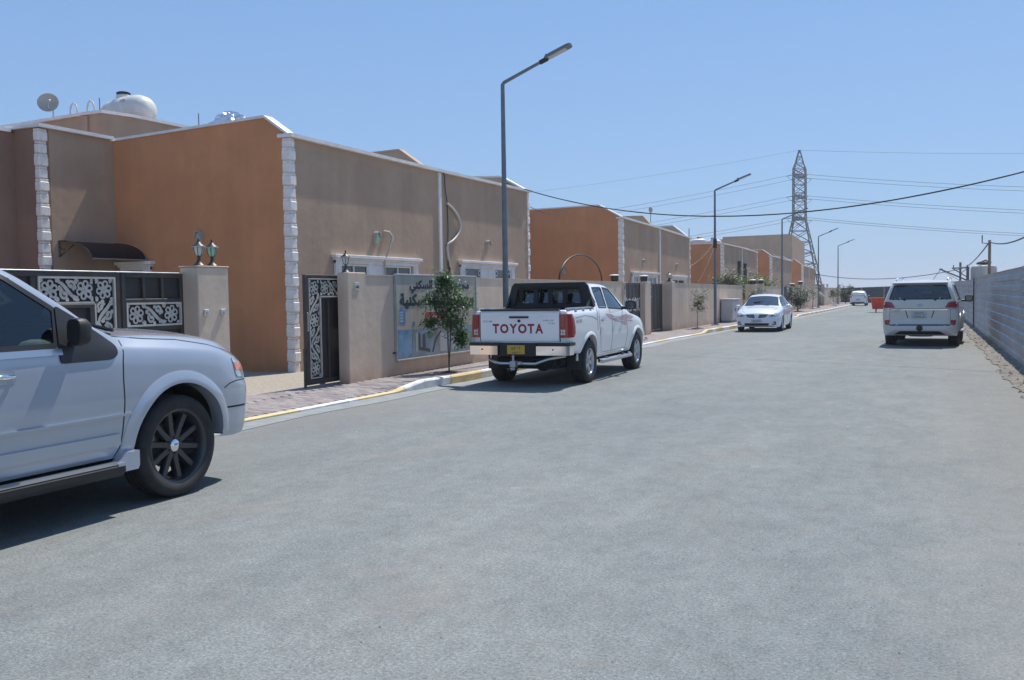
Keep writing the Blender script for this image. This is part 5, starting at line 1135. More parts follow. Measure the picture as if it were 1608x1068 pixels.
# ------------------------------------------------------------------ plants
def leafy(name, label, cat, loc, h, r, zc, n, leaf, m, stem=.014, clumps=None, limbs=5, seed=0, group=None, ls=(.045, .02), trunk_h=None, mulch=True, stems=1, flat=1.0):
    rr = random.Random(seed); t = thing(name, label, cat, loc, group=group)
    tips = []; tr = MB(); th = trunk_h or h * .42
    for s in range(stems):
        bx, by = (0, 0) if stems == 1 else (rr.uniform(-.08, .08), rr.uniform(-.08, .08))
        tx, ty = rr.uniform(-.05, .05), rr.uniform(-.05, .05)
        tr.tube([(bx, by, 0), (bx + tx * .5, by + ty * .5, th * .5), (bx + tx, by + ty, th), (bx + tx * 1.2, by + ty, h * .92)], [stem, stem * .85, stem * .7, stem * .25], 7)
        for i in range(limbs):
            z0 = th * .8 + (h - th) * rr.random() * .75; a = rr.uniform(0, 6.28); L = r * rr.uniform(.5, 1.0)
            e = (bx + tx + L * math.cos(a), by + ty + L * math.sin(a), min(h, z0 + L * rr.uniform(.2, .9)))
            tr.tube([(bx + tx, by + ty, z0), ((bx + tx + e[0]) / 2 + .03, (by + ty + e[1]) / 2, (z0 + e[2]) / 2 + .02), e], [stem * .5, stem * .35, stem * .15], 5); tips.append(e)
    tr.build('trunk', M['bark'], t, 50)
    cl = clumps or [(e[0], e[1], e[2], r * rr.uniform(.22, .42)) for e in tips] + [(rr.uniform(-.3, .3) * r, rr.uniform(-.3, .3) * r, zc + rr.uniform(-.4, .4) * (h - zc), r * rr.uniform(.3, .5)) for _ in range(limbs)]
    lv = MB()
    for i in range(n):
        c = rr.choice(cl); u = [rr.gauss(0, .5) for _ in range(3)]
        p = Vector((c[0] + u[0] * c[3], c[1] + u[1] * c[3], c[2] + u[2] * c[3] * flat)); a = rr.uniform(0, 6.28)
        d = Vector((math.cos(a), math.sin(a), rr.uniform(-.9, .3))).normalized(); sd_ = d.cross(Vector((rr.uniform(-.4, .4), rr.uniform(-.4, .4), 1))).normalized(); up_ = sd_.cross(d)
        l, w_ = leaf * rr.uniform(.7, 1.3), leaf * .42 * rr.uniform(.7, 1.2)
        lv.add([p, p + d * l * .45 + sd_ * w_ / 2 + up_ * l * .05, p + d * l - up_ * l * .12, p + d * l * .45 - sd_ * w_ / 2 + up_ * l * .05, p + d * l * .5 - up_ * l * .02], [(0, 1, 4), (1, 2, 4), (2, 3, 4), (3, 0, 4)])
    lv.build('crown', M[m], t, 180)
    if mulch: mb = MB(); mb.lathe([(.28, 0), (.25, .02), (.12, .035), (.001, .05)], 14, Matrix.Translation((0, 0, -.012))); mb.build('soil_ring', M['mulch'], t, 60)
    return t
leafy('young_tree', 'young green tree with a thin trunk in the pavement in front of the sign board', 'tree', (-8.45, 15.5, .115), 1.93, .45, 1.35, 3300, .088, 'leaf', stem=.015, limbs=12, seed=5, trunk_h=.75, stems=2, flat=1.0,
      clumps=[(0, 0, 1.70, .24), (.10, .08, 1.48, .30), (-.20, -.14, 1.42, .20), (.24, .22, 1.36, .20), (0, 0, 1.18, .30), (-.24, -.18, .98, .13), (.16, .12, .96, .22), (.20, .24, .72, .14), (-.08, -.08, 1.26, .26), (.08, 0, 1.02, .22), (.24, .1, .62, .12), (0, -.05, 1.80, .14)])
leafy('sapling', 'thin sapling with sparse leaf tufts against the wall left of the second street lamp', 'sapling', (-8.5, 37.0, .12), 1.85, .45, 1.2, 620, .10, 'leafdry', stem=.014, limbs=9, seed=9, trunk_h=.7)
leafy('sapling', 'thin sapling just left of the white sedan roof beside the utility cabinet', 'sapling', (-8.45, 50.2, .12), 1.9, .6, 1.2, 800, .13, 'leafdry', stem=.02, limbs=9, seed=12, trunk_h=.6)
leafy('bush', 'dark round shrub on the pavement right of the white sedan', 'shrub', (-8.4, 68.3, .12), 1.75, .95, .8, 2600, .15, 'leafdark', stem=.03, limbs=14, seed=14, trunk_h=.3, stems=3)
leafy('sapling', 'nearly bare brownish sapling right of the dark round shrub', 'sapling', (-8.5, 78.3, .12), 1.9, .7, 1.3, 260, .14, 'leafdry', stem=.03, limbs=10, seed=15, trunk_h=.7)
leafy('sapling', 'faint sapling before the last stretch of far wall', 'sapling', (-8.3, 94.6, .12), 1.9, .6, 1.2, 500, .16, 'leafdry', stem=.03, limbs=8, seed=16, trunk_h=.6)
leafy('bush', 'tall dark shrub at the very end of the wall, beside the far metal fence', 'shrub', (-8.2, 108, .05), 1.9, .9, 1.0, 1500, .2, 'leafdark', stem=.04, limbs=12, seed=17, trunk_h=.3, stems=2)
leafy('yard_tree', 'olive green tree showing above the wall beside the third house pipes', 'tree', (-10.6, 54.5, 0), 2.75, 1.1, 2.2, 1700, .17, 'leafdry', stem=.05, limbs=14, seed=18, trunk_h=1.3, mulch=False)
leafy('yard_tree', 'bright green bushy tree behind the far wall, left part of the green mass', 'tree', (-10.4, 60.5, 0), 2.55, 1.1, 2.05, 2200, .16, 'leaf', stem=.05, limbs=14, seed=19, trunk_h=1.3, mulch=False)
leafy('yard_tree', 'bright green bushy tree behind the far wall, right beside the third street lamp', 'tree', (-10.4, 66.0, 0), 2.5, 1.1, 2.0, 2000, .16, 'leaf', stem=.05, limbs=14, seed=20, trunk_h=1.3, mulch=False)
leafy('yard_tree', 'low olive foliage over the wall between the two clumps of yard trees', 'tree', (-10.6, 57.6, 0), 2.2, .9, 1.8, 900, .16, 'leafdry', stem=.04, limbs=9, seed=21, trunk_h=1.0, mulch=False)

# ------------------------------------------------------------------ dusty air
hz = MB(); hz.box(-6000, 6000, -6000, 6000, -1.05, 38.5); ho = hz.build('haze', [])
hm = bpy.data.materials.new('haze'); hm.use_nodes = True; hn = hm.node_tree; hn.nodes.remove(hn.nodes['Principled BSDF'])
pv = hn.nodes.new('ShaderNodeVolumePrincipled'); pv.inputs['Color'].default_value = (0.86, 0.92, 1.0, 1); pv.inputs['Density'].default_value = 0.0006; pv.inputs['Anisotropy'].default_value = 0.2
hn.links.new(pv.outputs[0], hn.nodes['Material Output'].inputs['Volume']); ho.data.materials.clear(); ho.data.materials.append(hm); ho['kind'] = 'stuff'; ho['label'] = 'thin pale dusty haze over the street and the far pylon'
# ================================================================== vehicles
M['silverpaint'] = mat('pale_silver_paint', (0.42, 0.46, 0.52), 0.24, 0.35, coat=0.8, back=(.03, .03, .03), var=.03, scale=2)
M['whitepaint'] = mat('white_paint', (0.88, 0.87, 0.85), 0.30, 0.0, coat=0.8, back=(.03, .03, .03), var=.03, scale=2)
M['pearl'] = mat('pearl_white_paint', (0.60, 0.59, 0.55), 0.30, 0.1, coat=0.8, back=(.03, .03, .03), var=.04, scale=2)
M['whitepaint2'] = mat('sedan_white_paint', (0.74, 0.76, 0.80), 0.28, 0.0, coat=0.8, back=(.03, .03, .03))
M['chrome'] = mat('chrome', (0.80, 0.81, 0.83), 0.08, 1.0)
M['satin'] = mat('satin_metal', (0.55, 0.56, 0.58), 0.28, 0.9)
M['tyre'] = mat('tyre_rubber', (0.022, 0.022, 0.023), 0.75, var=.35, scale=9, bump=.25, bscale=60)
M['rimblack'] = mat('black_wheel_paint', (0.035, 0.036, 0.040), 0.28, 0.3, coat=.5)
M['seam'] = mat('panel_gap', (0.008, 0.008, 0.009), 0.8)
M['trim'] = mat('black_trim', (0.016, 0.017, 0.019), 0.45)
M['under'] = mat('underbody', (0.012, 0.012, 0.012), 0.9)
M['cabin'] = mat('dark_cabin', (0.035, 0.034, 0.033), 0.8)
M['cabinlight'] = mat('grey_cabin', (0.26, 0.25, 0.23), 0.8)
M['glass_dark'] = glass_mat('tinted_glass', (0.20, 0.25, 0.26), 1.9); M['glass_sky'] = glass_mat('sky_reflecting_glass', (0.35, 0.42, 0.43), 2.7); M['glass_teal'] = glass_mat('teal_tinted_glass', (0.36, 0.50, 0.52), 1.75)
M['glass_mid'] = glass_mat('light_tinted_glass', (0.50, 0.58, 0.58), 2.0)
M['glass_vdark'] = glass_mat('privacy_glass', (0.10, 0.12, 0.13))
def lampmat(name, c, rough=.12): return mat(name, c, rough, 0.0, coat=1.0, var=.15, scale=25)
M['lampred'] = lampmat('red_lamp', (0.30, 0.010, 0.012)); M['lampred2'] = lampmat('bright_red_lamp', (0.36, 0.016, 0.014)); M['lampclear'] = mat('clear_lamp', (0.50, 0.52, 0.54), .1, .4, coat=1.0, var=.3, scale=30); M['lampamber'] = lampmat('amber_lamp', (0.72, 0.16, 0.04))
M['lampdark'] = mat('smoked_lamp', (0.10, 0.11, 0.12), .1, .3, coat=1)

def pchip(xs, ys, x):
    xs = np.array(xs, float); ys = np.array(ys, float); h = np.diff(xs); d = np.diff(ys) / h; m = np.zeros(len(xs))
    for i in range(1, len(xs) - 1):
        if d[i - 1] * d[i] > 0: w1 = 2 * h[i] + h[i - 1]; w2 = h[i] + 2 * h[i - 1]; m[i] = (w1 + w2) / (w1 / d[i - 1] + w2 / d[i])
    m[0] = d[0]; m[-1] = d[-1]
    i = np.clip(np.searchsorted(xs, x) - 1, 0, len(xs) - 2); t = (x - xs[i]) / h[i]
    return ys[i] * (2 * t ** 3 - 3 * t ** 2 + 1) + h[i] * m[i] * (t ** 3 - 2 * t ** 2 + t) + ys[i + 1] * (-2 * t ** 3 + 3 * t ** 2) + h[i] * m[i + 1] * (t ** 3 - t ** 2)
def inpoly(p, poly):
    x, y = p; c = False; j = len(poly) - 1
    for i in range(len(poly)):
        xi, yi = poly[i]; xj, yj = poly[j]
        if (yi > y) != (yj > y) and x < (xj - xi) * (y - yi) / (yj - yi) + xi: c = not c
        j = i
    return c
def resample(poly, step, closed=True):
    out_ = []; n = len(poly)
    for i in range(n if closed else n - 1):
        a, b = poly[i], poly[(i + 1) % n]; l = math.dist(a, b); k = max(1, int(math.ceil(l / step)))
        out_ += [(a[0] + (b[0] - a[0]) * j / k, a[1] + (b[1] - a[1]) * j / k) for j in range(k)]
    if not closed: out_.append(tuple(poly[-1]))
    return out_
def rounded(poly, r, seg=4):
    n = len(poly); o = []
    for i in range(n):
        p = Vector(poly[i]); a = Vector(poly[i - 1]) - p; b = Vector(poly[(i + 1) % n]) - p
        rr = min(r, a.length * .45, b.length * .45); A = p + a.normalized() * rr; B = p + b.normalized() * rr
        for j in range(seg + 1):
            t = j / seg; q = A * (1 - t) ** 2 + p * 2 * t * (1 - t) + B * t * t; o.append((q.x, q.y))
    return o
def area(poly): return sum(poly[i][0] * poly[(i + 1) % len(poly)][1] - poly[(i + 1) % len(poly)][0] * poly[i][1] for i in range(len(poly))) / 2
def inset(poly, d):
    if area(poly) < 0: poly = poly[::-1]
    n = len(poly); o = []
    for i in range(n):
        p0, p, p1 = Vector(poly[i - 1]), Vector(poly[i]), Vector(poly[(i + 1) % n]); a = (p - p0); b = (p1 - p)
        if a.length < 1e-6 or b.length < 1e-6: o.append(tuple(p)); continue
        a.normalize(); b.normalize(); na = Vector((-a.y, a.x)); nb = Vector((-b.y, b.x)); m_ = (na + nb)
        m_ = m_.normalized() if m_.length > 1e-6 else na; k = max(.5, m_.dot(na)); q = p + m_ * d / k; o.append((q.x, q.y))
    return poly, o

class Car:
    def __init__(s, name, label, cat, paint, loc, rz, stations, front=(.12, 5), back=(.08, 7), fprof=None, bprof=None, step=.04, group=None, smooth=3):
        s.root = thing(name, label, cat, loc, rz, group); s.paint = paint
        ys = [q[0] for q in stations]; P = list(zip(*[q[1:] for q in stations]))
        fine = np.linspace(ys[0], ys[-1], 600); zc = np.array([pchip(ys, P[8], y) for y in fine])
        al = np.concatenate([[0], np.cumsum(np.hypot(np.diff(fine), np.diff(zc)))]); n = int(al[-1] / step)
        Y = np.interp(np.linspace(0, al[-1], n + 1), al, fine); rows = []
        def seg(a, b, k): return [(a[0] + (b[0] - a[0]) * i / k, a[1] + (b[1] - a[1]) * i / k) for i in range(k)]
        for y in Y:
            zb, ws, zm, wm, zbt, wbt, zt, wt, zcc = [float(pchip(ys, p, y)) for p in P]
            c = [(ws - .03, zb), (ws, zb + .05), (wm, zm), (wbt + (wm - wbt) * .35, zbt - .05), (wbt, zbt), (wt, zt)]
            pts = seg(c[0], c[1], 2) + seg(c[1], c[2], 9) + seg(c[2], c[3], 8) + seg(c[3], c[4], 2) + seg(c[4], c[5], 12)
            for i in range(15):
                x = wt * (1 - i / 14); pts.append((x, zt + (zcc - zt) * (1 - (x / wt) ** 2)))
            full = pts + [(-x, z) for x, z in reversed(pts[:-1])]
            a = np.array(full)
            for _ in range(smooth): a[1:-1] = .25 * a[:-2] + .5 * a[1:-1] + .25 * a[2:]
            bt = [(-a[0][0] + 2 * a[0][0] * i / 9, zb) for i in range(1, 9)]; rows.append([(float(q[0]), float(y), float(q[1])) for q in a] + [(float(p[0]), float(y), float(p[1])) for p in bt])
        ks = [.985, .96, .92, .86, .78, .66, .5, .3, .12]
        def cap(row, sgn, d, nn, prof):
            zs = [p[2] for p in row]; cz = min(zs) * .55 + max(zs) * .45; outr = []; y0 = row[0][1]
            for k in ks:
                yy = y0 + sgn * d * (1 - k ** nn) ** .6
                ring = []
                for x, _, z in row:
                    X, Z = x * k, cz + (z - cz) * k
                    ring.append((X, yy + (sgn * prof(X, Z) * (1 - k ** 10) if prof else 0), Z))
                outr.append(ring)
            return outr
        rows = list(reversed(cap(rows[0], -1, back[0], back[1], bprof))) + rows + cap(rows[-1], 1, front[0], front[1], fprof)
        s.V = [Vector(p) for r_ in rows for p in r_]; m_ = len(rows[0]); s.m_ = m_
        s.F = [(j * m_ + i, j * m_ + (i + 1) % m_, (j + 1) * m_ + (i + 1) % m_, (j + 1) * m_ + i) for j in range(len(rows) - 1) for i in range(m_)]; nk = len(ks); mid = range(nk, len(rows) - 1 - nk)
        s.F.append(tuple(range(m_))); s.F.append(tuple(reversed(range((len(rows) - 1) * m_, len(rows) * m_))))
        s.bvh = BVHTree.FromPolygons(s.V, s.F); s.alive = [not (k < (len(rows) - 1) * m_ and (k // m_) in mid and (k % m_) >= m_ - 9) for k in range(len(s.F))]
        s.C = [sum((s.V[i] for i in f), Vector()) / len(f) for f in s.F]
        s.N = [(s.V[f[1]] - s.V[f[0]]).cross(s.V[f[2]] - s.V[f[0]]).normalized() if ((s.V[f[1]] - s.V[f[0]]).cross(s.V[f[2]] - s.V[f[0]])).length > 1e-12 else Vector((0, 0, 1)) for f in s.F]
        # make normals outward
        for i, nrm in enumerate(s.N):
            if nrm.dot(s.C[i] - Vector((0, s.C[i].y * .8, .9))) < 0: s.N[i] = -nrm
        s.snaps = []
    def arch(s, yc, zc, r):
        s.snaps.append((yc, zc, r))
        for i, c in enumerate(s.C):
            if abs(c.x) > .55 and abs(s.N[i].x) > .3 and math.hypot(c.y - yc, c.z - zc) < r: s.alive[i] = False
    def hole(s, poly, axis, sgn):
        for i, c in enumerate(s.C):
            if axis == 'x': ok = c.x * sgn > .2 and s.N[i].x * sgn > .25 and inpoly((c.y, c.z), poly)
            elif axis == 'y': ok = s.N[i].y * sgn > .2 and inpoly((c.x, c.z), poly)
            else: ok = s.N[i].z > .15 and inpoly((c.x, c.y), poly)
            if ok: s.alive[i] = False
    def body(s):
        V = [v.copy() for v in s.V]; F = [f for f, a in zip(s.F, s.alive) if a]; cnt = {}
        for f in F:
            for a, b in zip(f, f[1:] + f[:1]): k = (min(a, b), max(a, b)); cnt[k] = cnt.get(k, 0) + 1
        bv = {v for k, c in cnt.items() if c == 1 for v in k}
        for yc, zc, r in s.snaps:
            for v in bv:
                p = V[v]; d = math.hypot(p.y - yc, p.z - zc)
                if abs(p.x) > .5 and abs(d - r) < .05 and d > 1e-3: p.y = yc + (p.y - yc) * r / d; p.z = zc + (p.z - zc) * r / d
        mb = MB(); mb.add(V, F)
        me = bpy.data.meshes.new('body'); me.from_pydata([tuple(v) for v in V], [], F); me.materials.append(s.paint)
        bm = bmesh.new(); bm.from_mesh(me); bmesh.ops.delete(bm, geom=[v for v in bm.verts if not v.link_faces], context='VERTS'); bmesh.ops.recalc_face_normals(bm, faces=bm.faces[:])
        up = sum((f.normal.z * f.calc_area() for f in bm.faces if f.calc_center_median().z > 1.0), 0.0)
        if up < 0: bmesh.ops.reverse_faces(bm, faces=bm.faces[:])
        bm.to_mesh(me); bm.free(); me.polygons.foreach_set('use_smooth', [True] * len(me.polygons)); me.set_sharp_from_angle(angle=R(48))
        o = bpy.data.objects.new('body', me); COL.objects.link(o); o.parent = s.root; s.bo = o; return o
    def hit(s, a, b, axis, sgn):
        if axis == 'x': o, d = Vector((sgn * 3, a, b)), Vector((-sgn, 0, 0))
        elif axis == 'y': o, d = Vector((a, sgn * 6, b)), Vector((0, -sgn, 0))
        else: o, d = Vector((a, b, 4)), Vector((0, 0, -1))
        h = s.bvh.ray_cast(o, d)
        if h[0] is None:
            g = Vector((sgn * .9, a, b)) if axis == 'x' else Vector((a, sgn * 2.3, b)) if axis == 'y' else Vector((a, b, 1.2))
            h = s.bvh.find_nearest(g)
            q = h[0].copy()
            return q, -d
        return h[0], -d
    def panel(s, name, poly, axis, sgn, m, off=.004, th=.012, step=.05, parent=None, build=True, sm=40):
        poly = resample(poly, step); bm = bmesh.new()
        f = bm.faces.new([bm.verts.new((a, b, 0)) for a, b in poly])
        u0, u1 = min(p[0] for p in poly), max(p[0] for p in poly); v0, v1 = min(p[1] for p in poly), max(p[1] for p in poly)
        for ax, lo, hi in ((0, u0, u1), (1, v0, v1)):
            k = int((hi - lo) / step)
            for i in range(1, k + 1):
                c = lo + (hi - lo) * i / (k + 1); nn = Vector((1, 0, 0)) if ax == 0 else Vector((0, 1, 0))
                bmesh.ops.bisect_plane(bm, geom=bm.verts[:] + bm.edges[:] + bm.faces[:], plane_co=nn * c, plane_no=nn, dist=1e-6)
        bm.verts.ensure_lookup_table(); bm.verts.index_update()
        hits = [s.hit(v.co.x, v.co.y, axis, sgn) for v in bm.verts]
        mb = MB(); n = len(hits); vs = [h[0] + h[1] * off for h in hits] + [h[0] + h[1] * (off - th) for h in hits]
        fs = [tuple(v.index for v in f.verts) for f in bm.faces]; be = [(e.verts[0].index, e.verts[1].index) for e in bm.edges if len(e.link_faces) == 1]
        fs += [(a, b, b + n, a + n) for a, b in be]; bm.free(); mb.add(vs, fs)
        return mb.build(name, m, parent or s.root, sm) if build else mb
    def strip(s, name, line, w_, axis, sgn, m, off=.002, th=.008, closed=False, step=.04, parent=None):
        pts = resample(line, step, closed); n = len(pts); vs = []
        for i, p in enumerate(pts):
            a = pts[(i - 1) % n] if (closed or i) else pts[0]; b = pts[(i + 1) % n] if (closed or i < n - 1) else pts[-1]
            d = Vector((b[0] - a[0], b[1] - a[1])); d = d.normalized() if d.length > 1e-7 else Vector((1, 0)); q = Vector((-d.y, d.x)) * w_ / 2
            for k in (1, -1): h, nn = s.hit(p[0] + k * q.x, p[1] + k * q.y, axis, sgn); vs += [h + nn * off, h + nn * (off - th)]
        fs = []
        for i in range(n if closed else n - 1):
            a = i * 4; b = ((i + 1) % n) * 4; fs += [(a, a + 2, b + 2, b), (a, b, b + 1, a + 1), (a + 2, a + 3, b + 3, b + 2)]
        if not closed: fs += [(0, 1, 3, 2), (4 * n - 4, 4 * n - 2, 4 * n - 1, 4 * n - 3)]
        mb = MB(); mb.add(vs, fs); return mb.build(name, m, parent or s.root, 40)
    def ringtrim(s, name, outer, d, axis, sgn, m, off=.004, th=.02, parent=None):
        outer = resample(outer, .05); o, i_ = inset(outer, d); n = len(o); vs = []
        for p in o: h, nn = s.hit(p[0], p[1], axis, sgn); vs += [h + nn * off, h + nn * (off - th)]
        for p in i_: h, nn = s.hit(p[0], p[1], axis, sgn); vs += [h + nn * off, h + nn * (off - th)]
        fs = []
        for k in range(n):
            a, b = 2 * k, 2 * ((k + 1) % n); c, e = 2 * n + a, 2 * n + b; fs += [(a, b, e, c), (a, a + 1, b + 1, b), (c, e, e + 1, c + 1)]
        mb = MB(); mb.add(vs, fs); return mb.build(name, m, parent or s.root, 40), i_
    def window(s, name, poly, axis, sgn, glass, cut=True, frame=.028, r=.04):
        poly = rounded(poly, r); g0 = inset(resample(poly, .05), frame * .6)[1]
        tr, inner = s.ringtrim('window_seal', poly, frame, axis, sgn, M['trim'])
        if cut: s.hole(inset(resample(poly, .05), frame * .45)[1], axis, sgn)
        s.panel(name, g0, axis, sgn, glass, off=-.004, th=.004, step=.09)
        return tr
    def flare(s, yc, zc, r, sgn, m, w_=.05, bulge=.03, a0=2, a1=178, name='arch_flare'):
        n = 30; vs = []; prof = [(0, -.10), (0, bulge), (w_ * .4, bulge), (w_, .004), (w_ * 1.02, -.02)]
        for i in range(n + 1):
            a = R(a0 + (a1 - a0) * i / n)
            hb, _ = s.hit(yc + (r + w_) * math.cos(a), max(zc + (r + w_) * math.sin(a), .30), 'x', sgn); x0 = abs(hb.x)
            for dr, dx in prof: vs.append((sgn * (x0 + dx), yc + (r + dr) * math.cos(a), zc + (r + dr) * math.sin(a)))
        k = len(prof); mb = MB(); mb.add(vs, [(i * k + j, i * k + j + 1, (i + 1) * k + j + 1, (i + 1) * k + j) for i in range(n) for j in range(k - 1)])
        return mb.build(name, m, s.root, 50)
    def well(s, yc, zc, r, wmax, depth=.42):
        n = 24
        for sg in (1, -1):
            vs = []; mb = MB()
            for i in range(n + 1):
                a = R(1 + 178 * i / n)
                for x in (wmax - .03, wmax - depth): vs.append((sg * x, yc + (r + .004) * math.cos(a), zc + (r + .004) * math.sin(a)))
            b = len(vs); fs = [(2 * i, 2 * i + 1, 2 * i + 3, 2 * i + 2) for i in range(n)]; fs.append(tuple(2 * i + 1 for i in range(n + 1)))
            mb.add(vs, fs); mb.build('wheel_well', M['under'], s.root, 40)
    def wheel(s, x, y, r, w_, sgn, style):
        """wheel assembly: drum and disc, with tyre, rim and hub as sub-parts; outer face at |x| = x"""
        Rm = Matrix.Rotation(R(90) * sgn, 4, 'Y'); loc = Vector((sgn * (x - w_ / 2), y, r))
        rr = r * style.get('rim', .66); h = w_ / 2
        hb = MB(); hb.lathe([(.001, -h * .2), (rr * .62, -h * .2), (rr * .62, -h * .05), (.001, -h * .05)], 24, Rm); root = hb.build('wheel', M['satin'], s.root, 40); root.location = loc
        t = MB(); tw = h; pr = [(rr * .97, -tw * .80), (rr * 1.02, -tw * .92), (rr * 1.12, -tw), ((rr + r) / 2 * 1.02, -tw * 1.04), (r * .93, -tw * .98), (r * .985, -tw * .82), (r, -tw * .62)]
        for k in (-.38, 0, .38): pr += [(r, tw * (k - .06)), (r - .010, tw * (k - .04)), (r - .010, tw * (k + .04)), (r, tw * (k + .06))]
        pr += [(r, tw * .62), (r * .985, tw * .82), (r * .93, tw * .98), ((rr + r) / 2 * 1.02, tw * 1.04), (rr * 1.12, tw), (rr * 1.02, tw * .92), (rr * .97, tw * .80)]
        t.lathe(pr, 56, Rm, closed=True)
        n = 54
        for k in range(n if style.get('lugs', True) else 0):                                   # shoulder lugs
            a = 2 * math.pi * k / n
            for sd_ in (1, -1):
                pts = [Vector(((r + .001) * math.cos(a + q), (r + .001) * math.sin(a + q), zz)) for q, zz in ((0, sd_ * tw * .95), (.055, sd_ * tw * .95), (.055, sd_ * tw * .52), (0, sd_ * tw * .52))]
                p2 = [Vector((p.x * .965 if abs(p.z) > tw * .9 else p.x * .99, p.y * .965 if abs(p.z) > tw * .9 else p.y * .99, p.z)) for p in pts]
                p1 = [Vector((p.x * (.968 if abs(p.z) > tw * .9 else 1.0) * 1.0015, p.y * (.968 if abs(p.z) > tw * .9 else 1.0) * 1.0015, p.z)) for p in pts]
                t.add([Rm @ p for p in p1 + p2], [(0, 1, 2, 3), (0, 4, 5, 1), (1, 5, 6, 2), (2, 6, 7, 3), (3, 7, 4, 0)])
        ty = t.build('tyre', M['tyre'], root, 35)
        rm = style.get('mat', M['satin']); b = MB()
        b.lathe([(rr * .98, tw * .86), (rr * 1.01, tw * .90), (rr * 1.0, tw * .82), (rr * .93, tw * .70), (rr * .90, tw * .2), (rr * .88, -tw * .7), (rr * .98, -tw * .86), (rr * .95, -tw * .86), (rr * .85, -tw * .6), (rr * .86, tw * .15), (rr * .90, tw * .66), (rr * .95, tw * .84)], 48, Rm, closed=True)
        ns_ = style.get('spokes', 6); wd = style.get('width', .05); tp = style.get('taper', .8); face = tw * style.get('face', .62); twin = style.get('twin', 0)
        for k in range(ns_):
            for q in ((-twin, twin) if twin else (0,)):
                a = 2 * math.pi * (k + .25) / ns_ + q; c_, s_ = math.cos(a), math.sin(a); r0, r1 = rr * .12, rr * .93
                pts = []
                for rad, ww, z1 in ((r0, wd * 1.15, face * 1.0), (rr * .45, wd, face * .93), (r1, wd * tp, face * 1.08)):
                    for sd_ in (-1, 1):
                        for zz, ins in ((z1, .72), (z1 - .012, 1.0), (z1 - .05, 1.0)): pts.append(Vector((rad * c_ - sd_ * ww / 2 * ins * s_, rad * s_ + sd_ * ww / 2 * ins * c_, zz)))
                fs = []
                for j in range(2):
                    o_ = j * 6; u = o_ + 6
                    fs += [(o_ + 0, o_ + 3, u + 3, u + 0), (o_ + 0, u + 0, u + 1, o_ + 1), (o_ + 1, u + 1, u + 2, o_ + 2), (o_ + 3, o_ + 4, u + 4, u + 3), (o_ + 4, o_ + 5, u + 5, u + 4), (o_ + 2, u + 2, u + 5, o_ + 5)]
                b.add([Rm @ p for p in pts], fs)
        b.lathe([(.001, face * .9), (rr * .24, face * .9), (rr * .26, face * .7), (rr * .2, face * .2)], 20, Rm)
        b.build('rim', rm, root, 35)
        c = MB(); hr = rr * style.get('hub', .16); c.lathe([(hr, face * .88), (hr, face * 1.12), (hr * .8, face * 1.25), (hr * .001 + .001, face * 1.3)], 20, Rm); c.build('hub_cap', style.get('hubmat', rm), root, 40)
        for k in range(style.get('nuts', 6)):
            a = 2 * math.pi * k / style.get('nuts', 6); c = MB(); c.lathe([(.011, face * .85), (.011, face * 1.1), (.006, face * 1.16)], 6, Rm @ Matrix.Translation((rr * .215 * math.cos(a), rr * .215 * math.sin(a), 0)))
            if style.get('nutparts', True): c.build('lug_nut', M['blackgloss'] if style.get('mat') == M['rimblack'] else M['satin'], root, 40)
        return root
    def wheels(s, y1, y2, x, r, w_, style):
        for y in (y1, y2):
            for sg in (1, -1): s.wheel(x, y, r, w_, sg, style)
    def box(s, name, x0, x1, y0, y1, z0, z1, m, b=.02, parent=None):
        mb = MB(); mb.bbox(x0, x1, y0, y1, z0, z1, b); return mb.build(name, m, parent or s.root)
    def seat(s, x, y, z, w_=.50, m='cabin', hr=True, lean=.22):
        mb = MB(); mb.bbox(x - w_ / 2, x + w_ / 2, y - .05, y + .48, z, z + .18, .05)
        pts = [(y - .02, z + .12), (y + .13, z + .12), (y + .13 - lean * .75, z + .72), (y - .0 - lean * .75, z + .72)]
        mb.prism([(a, b) for a, b in pts], x - w_ / 2 + .02, x + w_ / 2 - .02, 'x'); o = mb.build('seat', M[m], s.root, 40)
        if hr: h_ = MB(); h_.bbox(x - .13, x + .13, y - lean * .8 - .06, y - lean * .8 + .06, z + .74, z + .93, .045); h_.tube([(x - .05, y - lean * .78, z + .68), (x - .05, y - lean * .8, z + .78)], .008, 5); h_.tube([(x + .05, y - lean * .78, z + .68), (x + .05, y - lean * .8, z + .78)], .008, 5); h_.build('headrest', M[m], o, 40)
        return o
    def text(s, name, body, cx, cz, wd, ht, axis, sgn, m, off=.006, bold=.01):
        vs, fs = text_mesh(body, 1.0, bold); xs = [v.x for v in vs]; ys = [v.y for v in vs]; ax, ay = (min(xs) + max(xs)) / 2, (min(ys) + max(ys)) / 2; sx = wd / (max(xs) - min(xs)); sy = ht / (max(ys) - min(ys))
        # reading direction as seen from outside
        fl = 1
        if axis == 'y' and sgn > 0: fl = -1
        if axis == 'x' and sgn < 0: fl = -1
        out_v = []
        for v in vs:
            a, b = cx + fl * (v.x - ax) * sx, cz + (v.y - ay) * sy; h, nn = s.hit(a, b, axis, sgn); out_v.append(h + nn * off)
        mb = MB(); mb.add(out_v, fs); return mb.build(name, m, s.root)

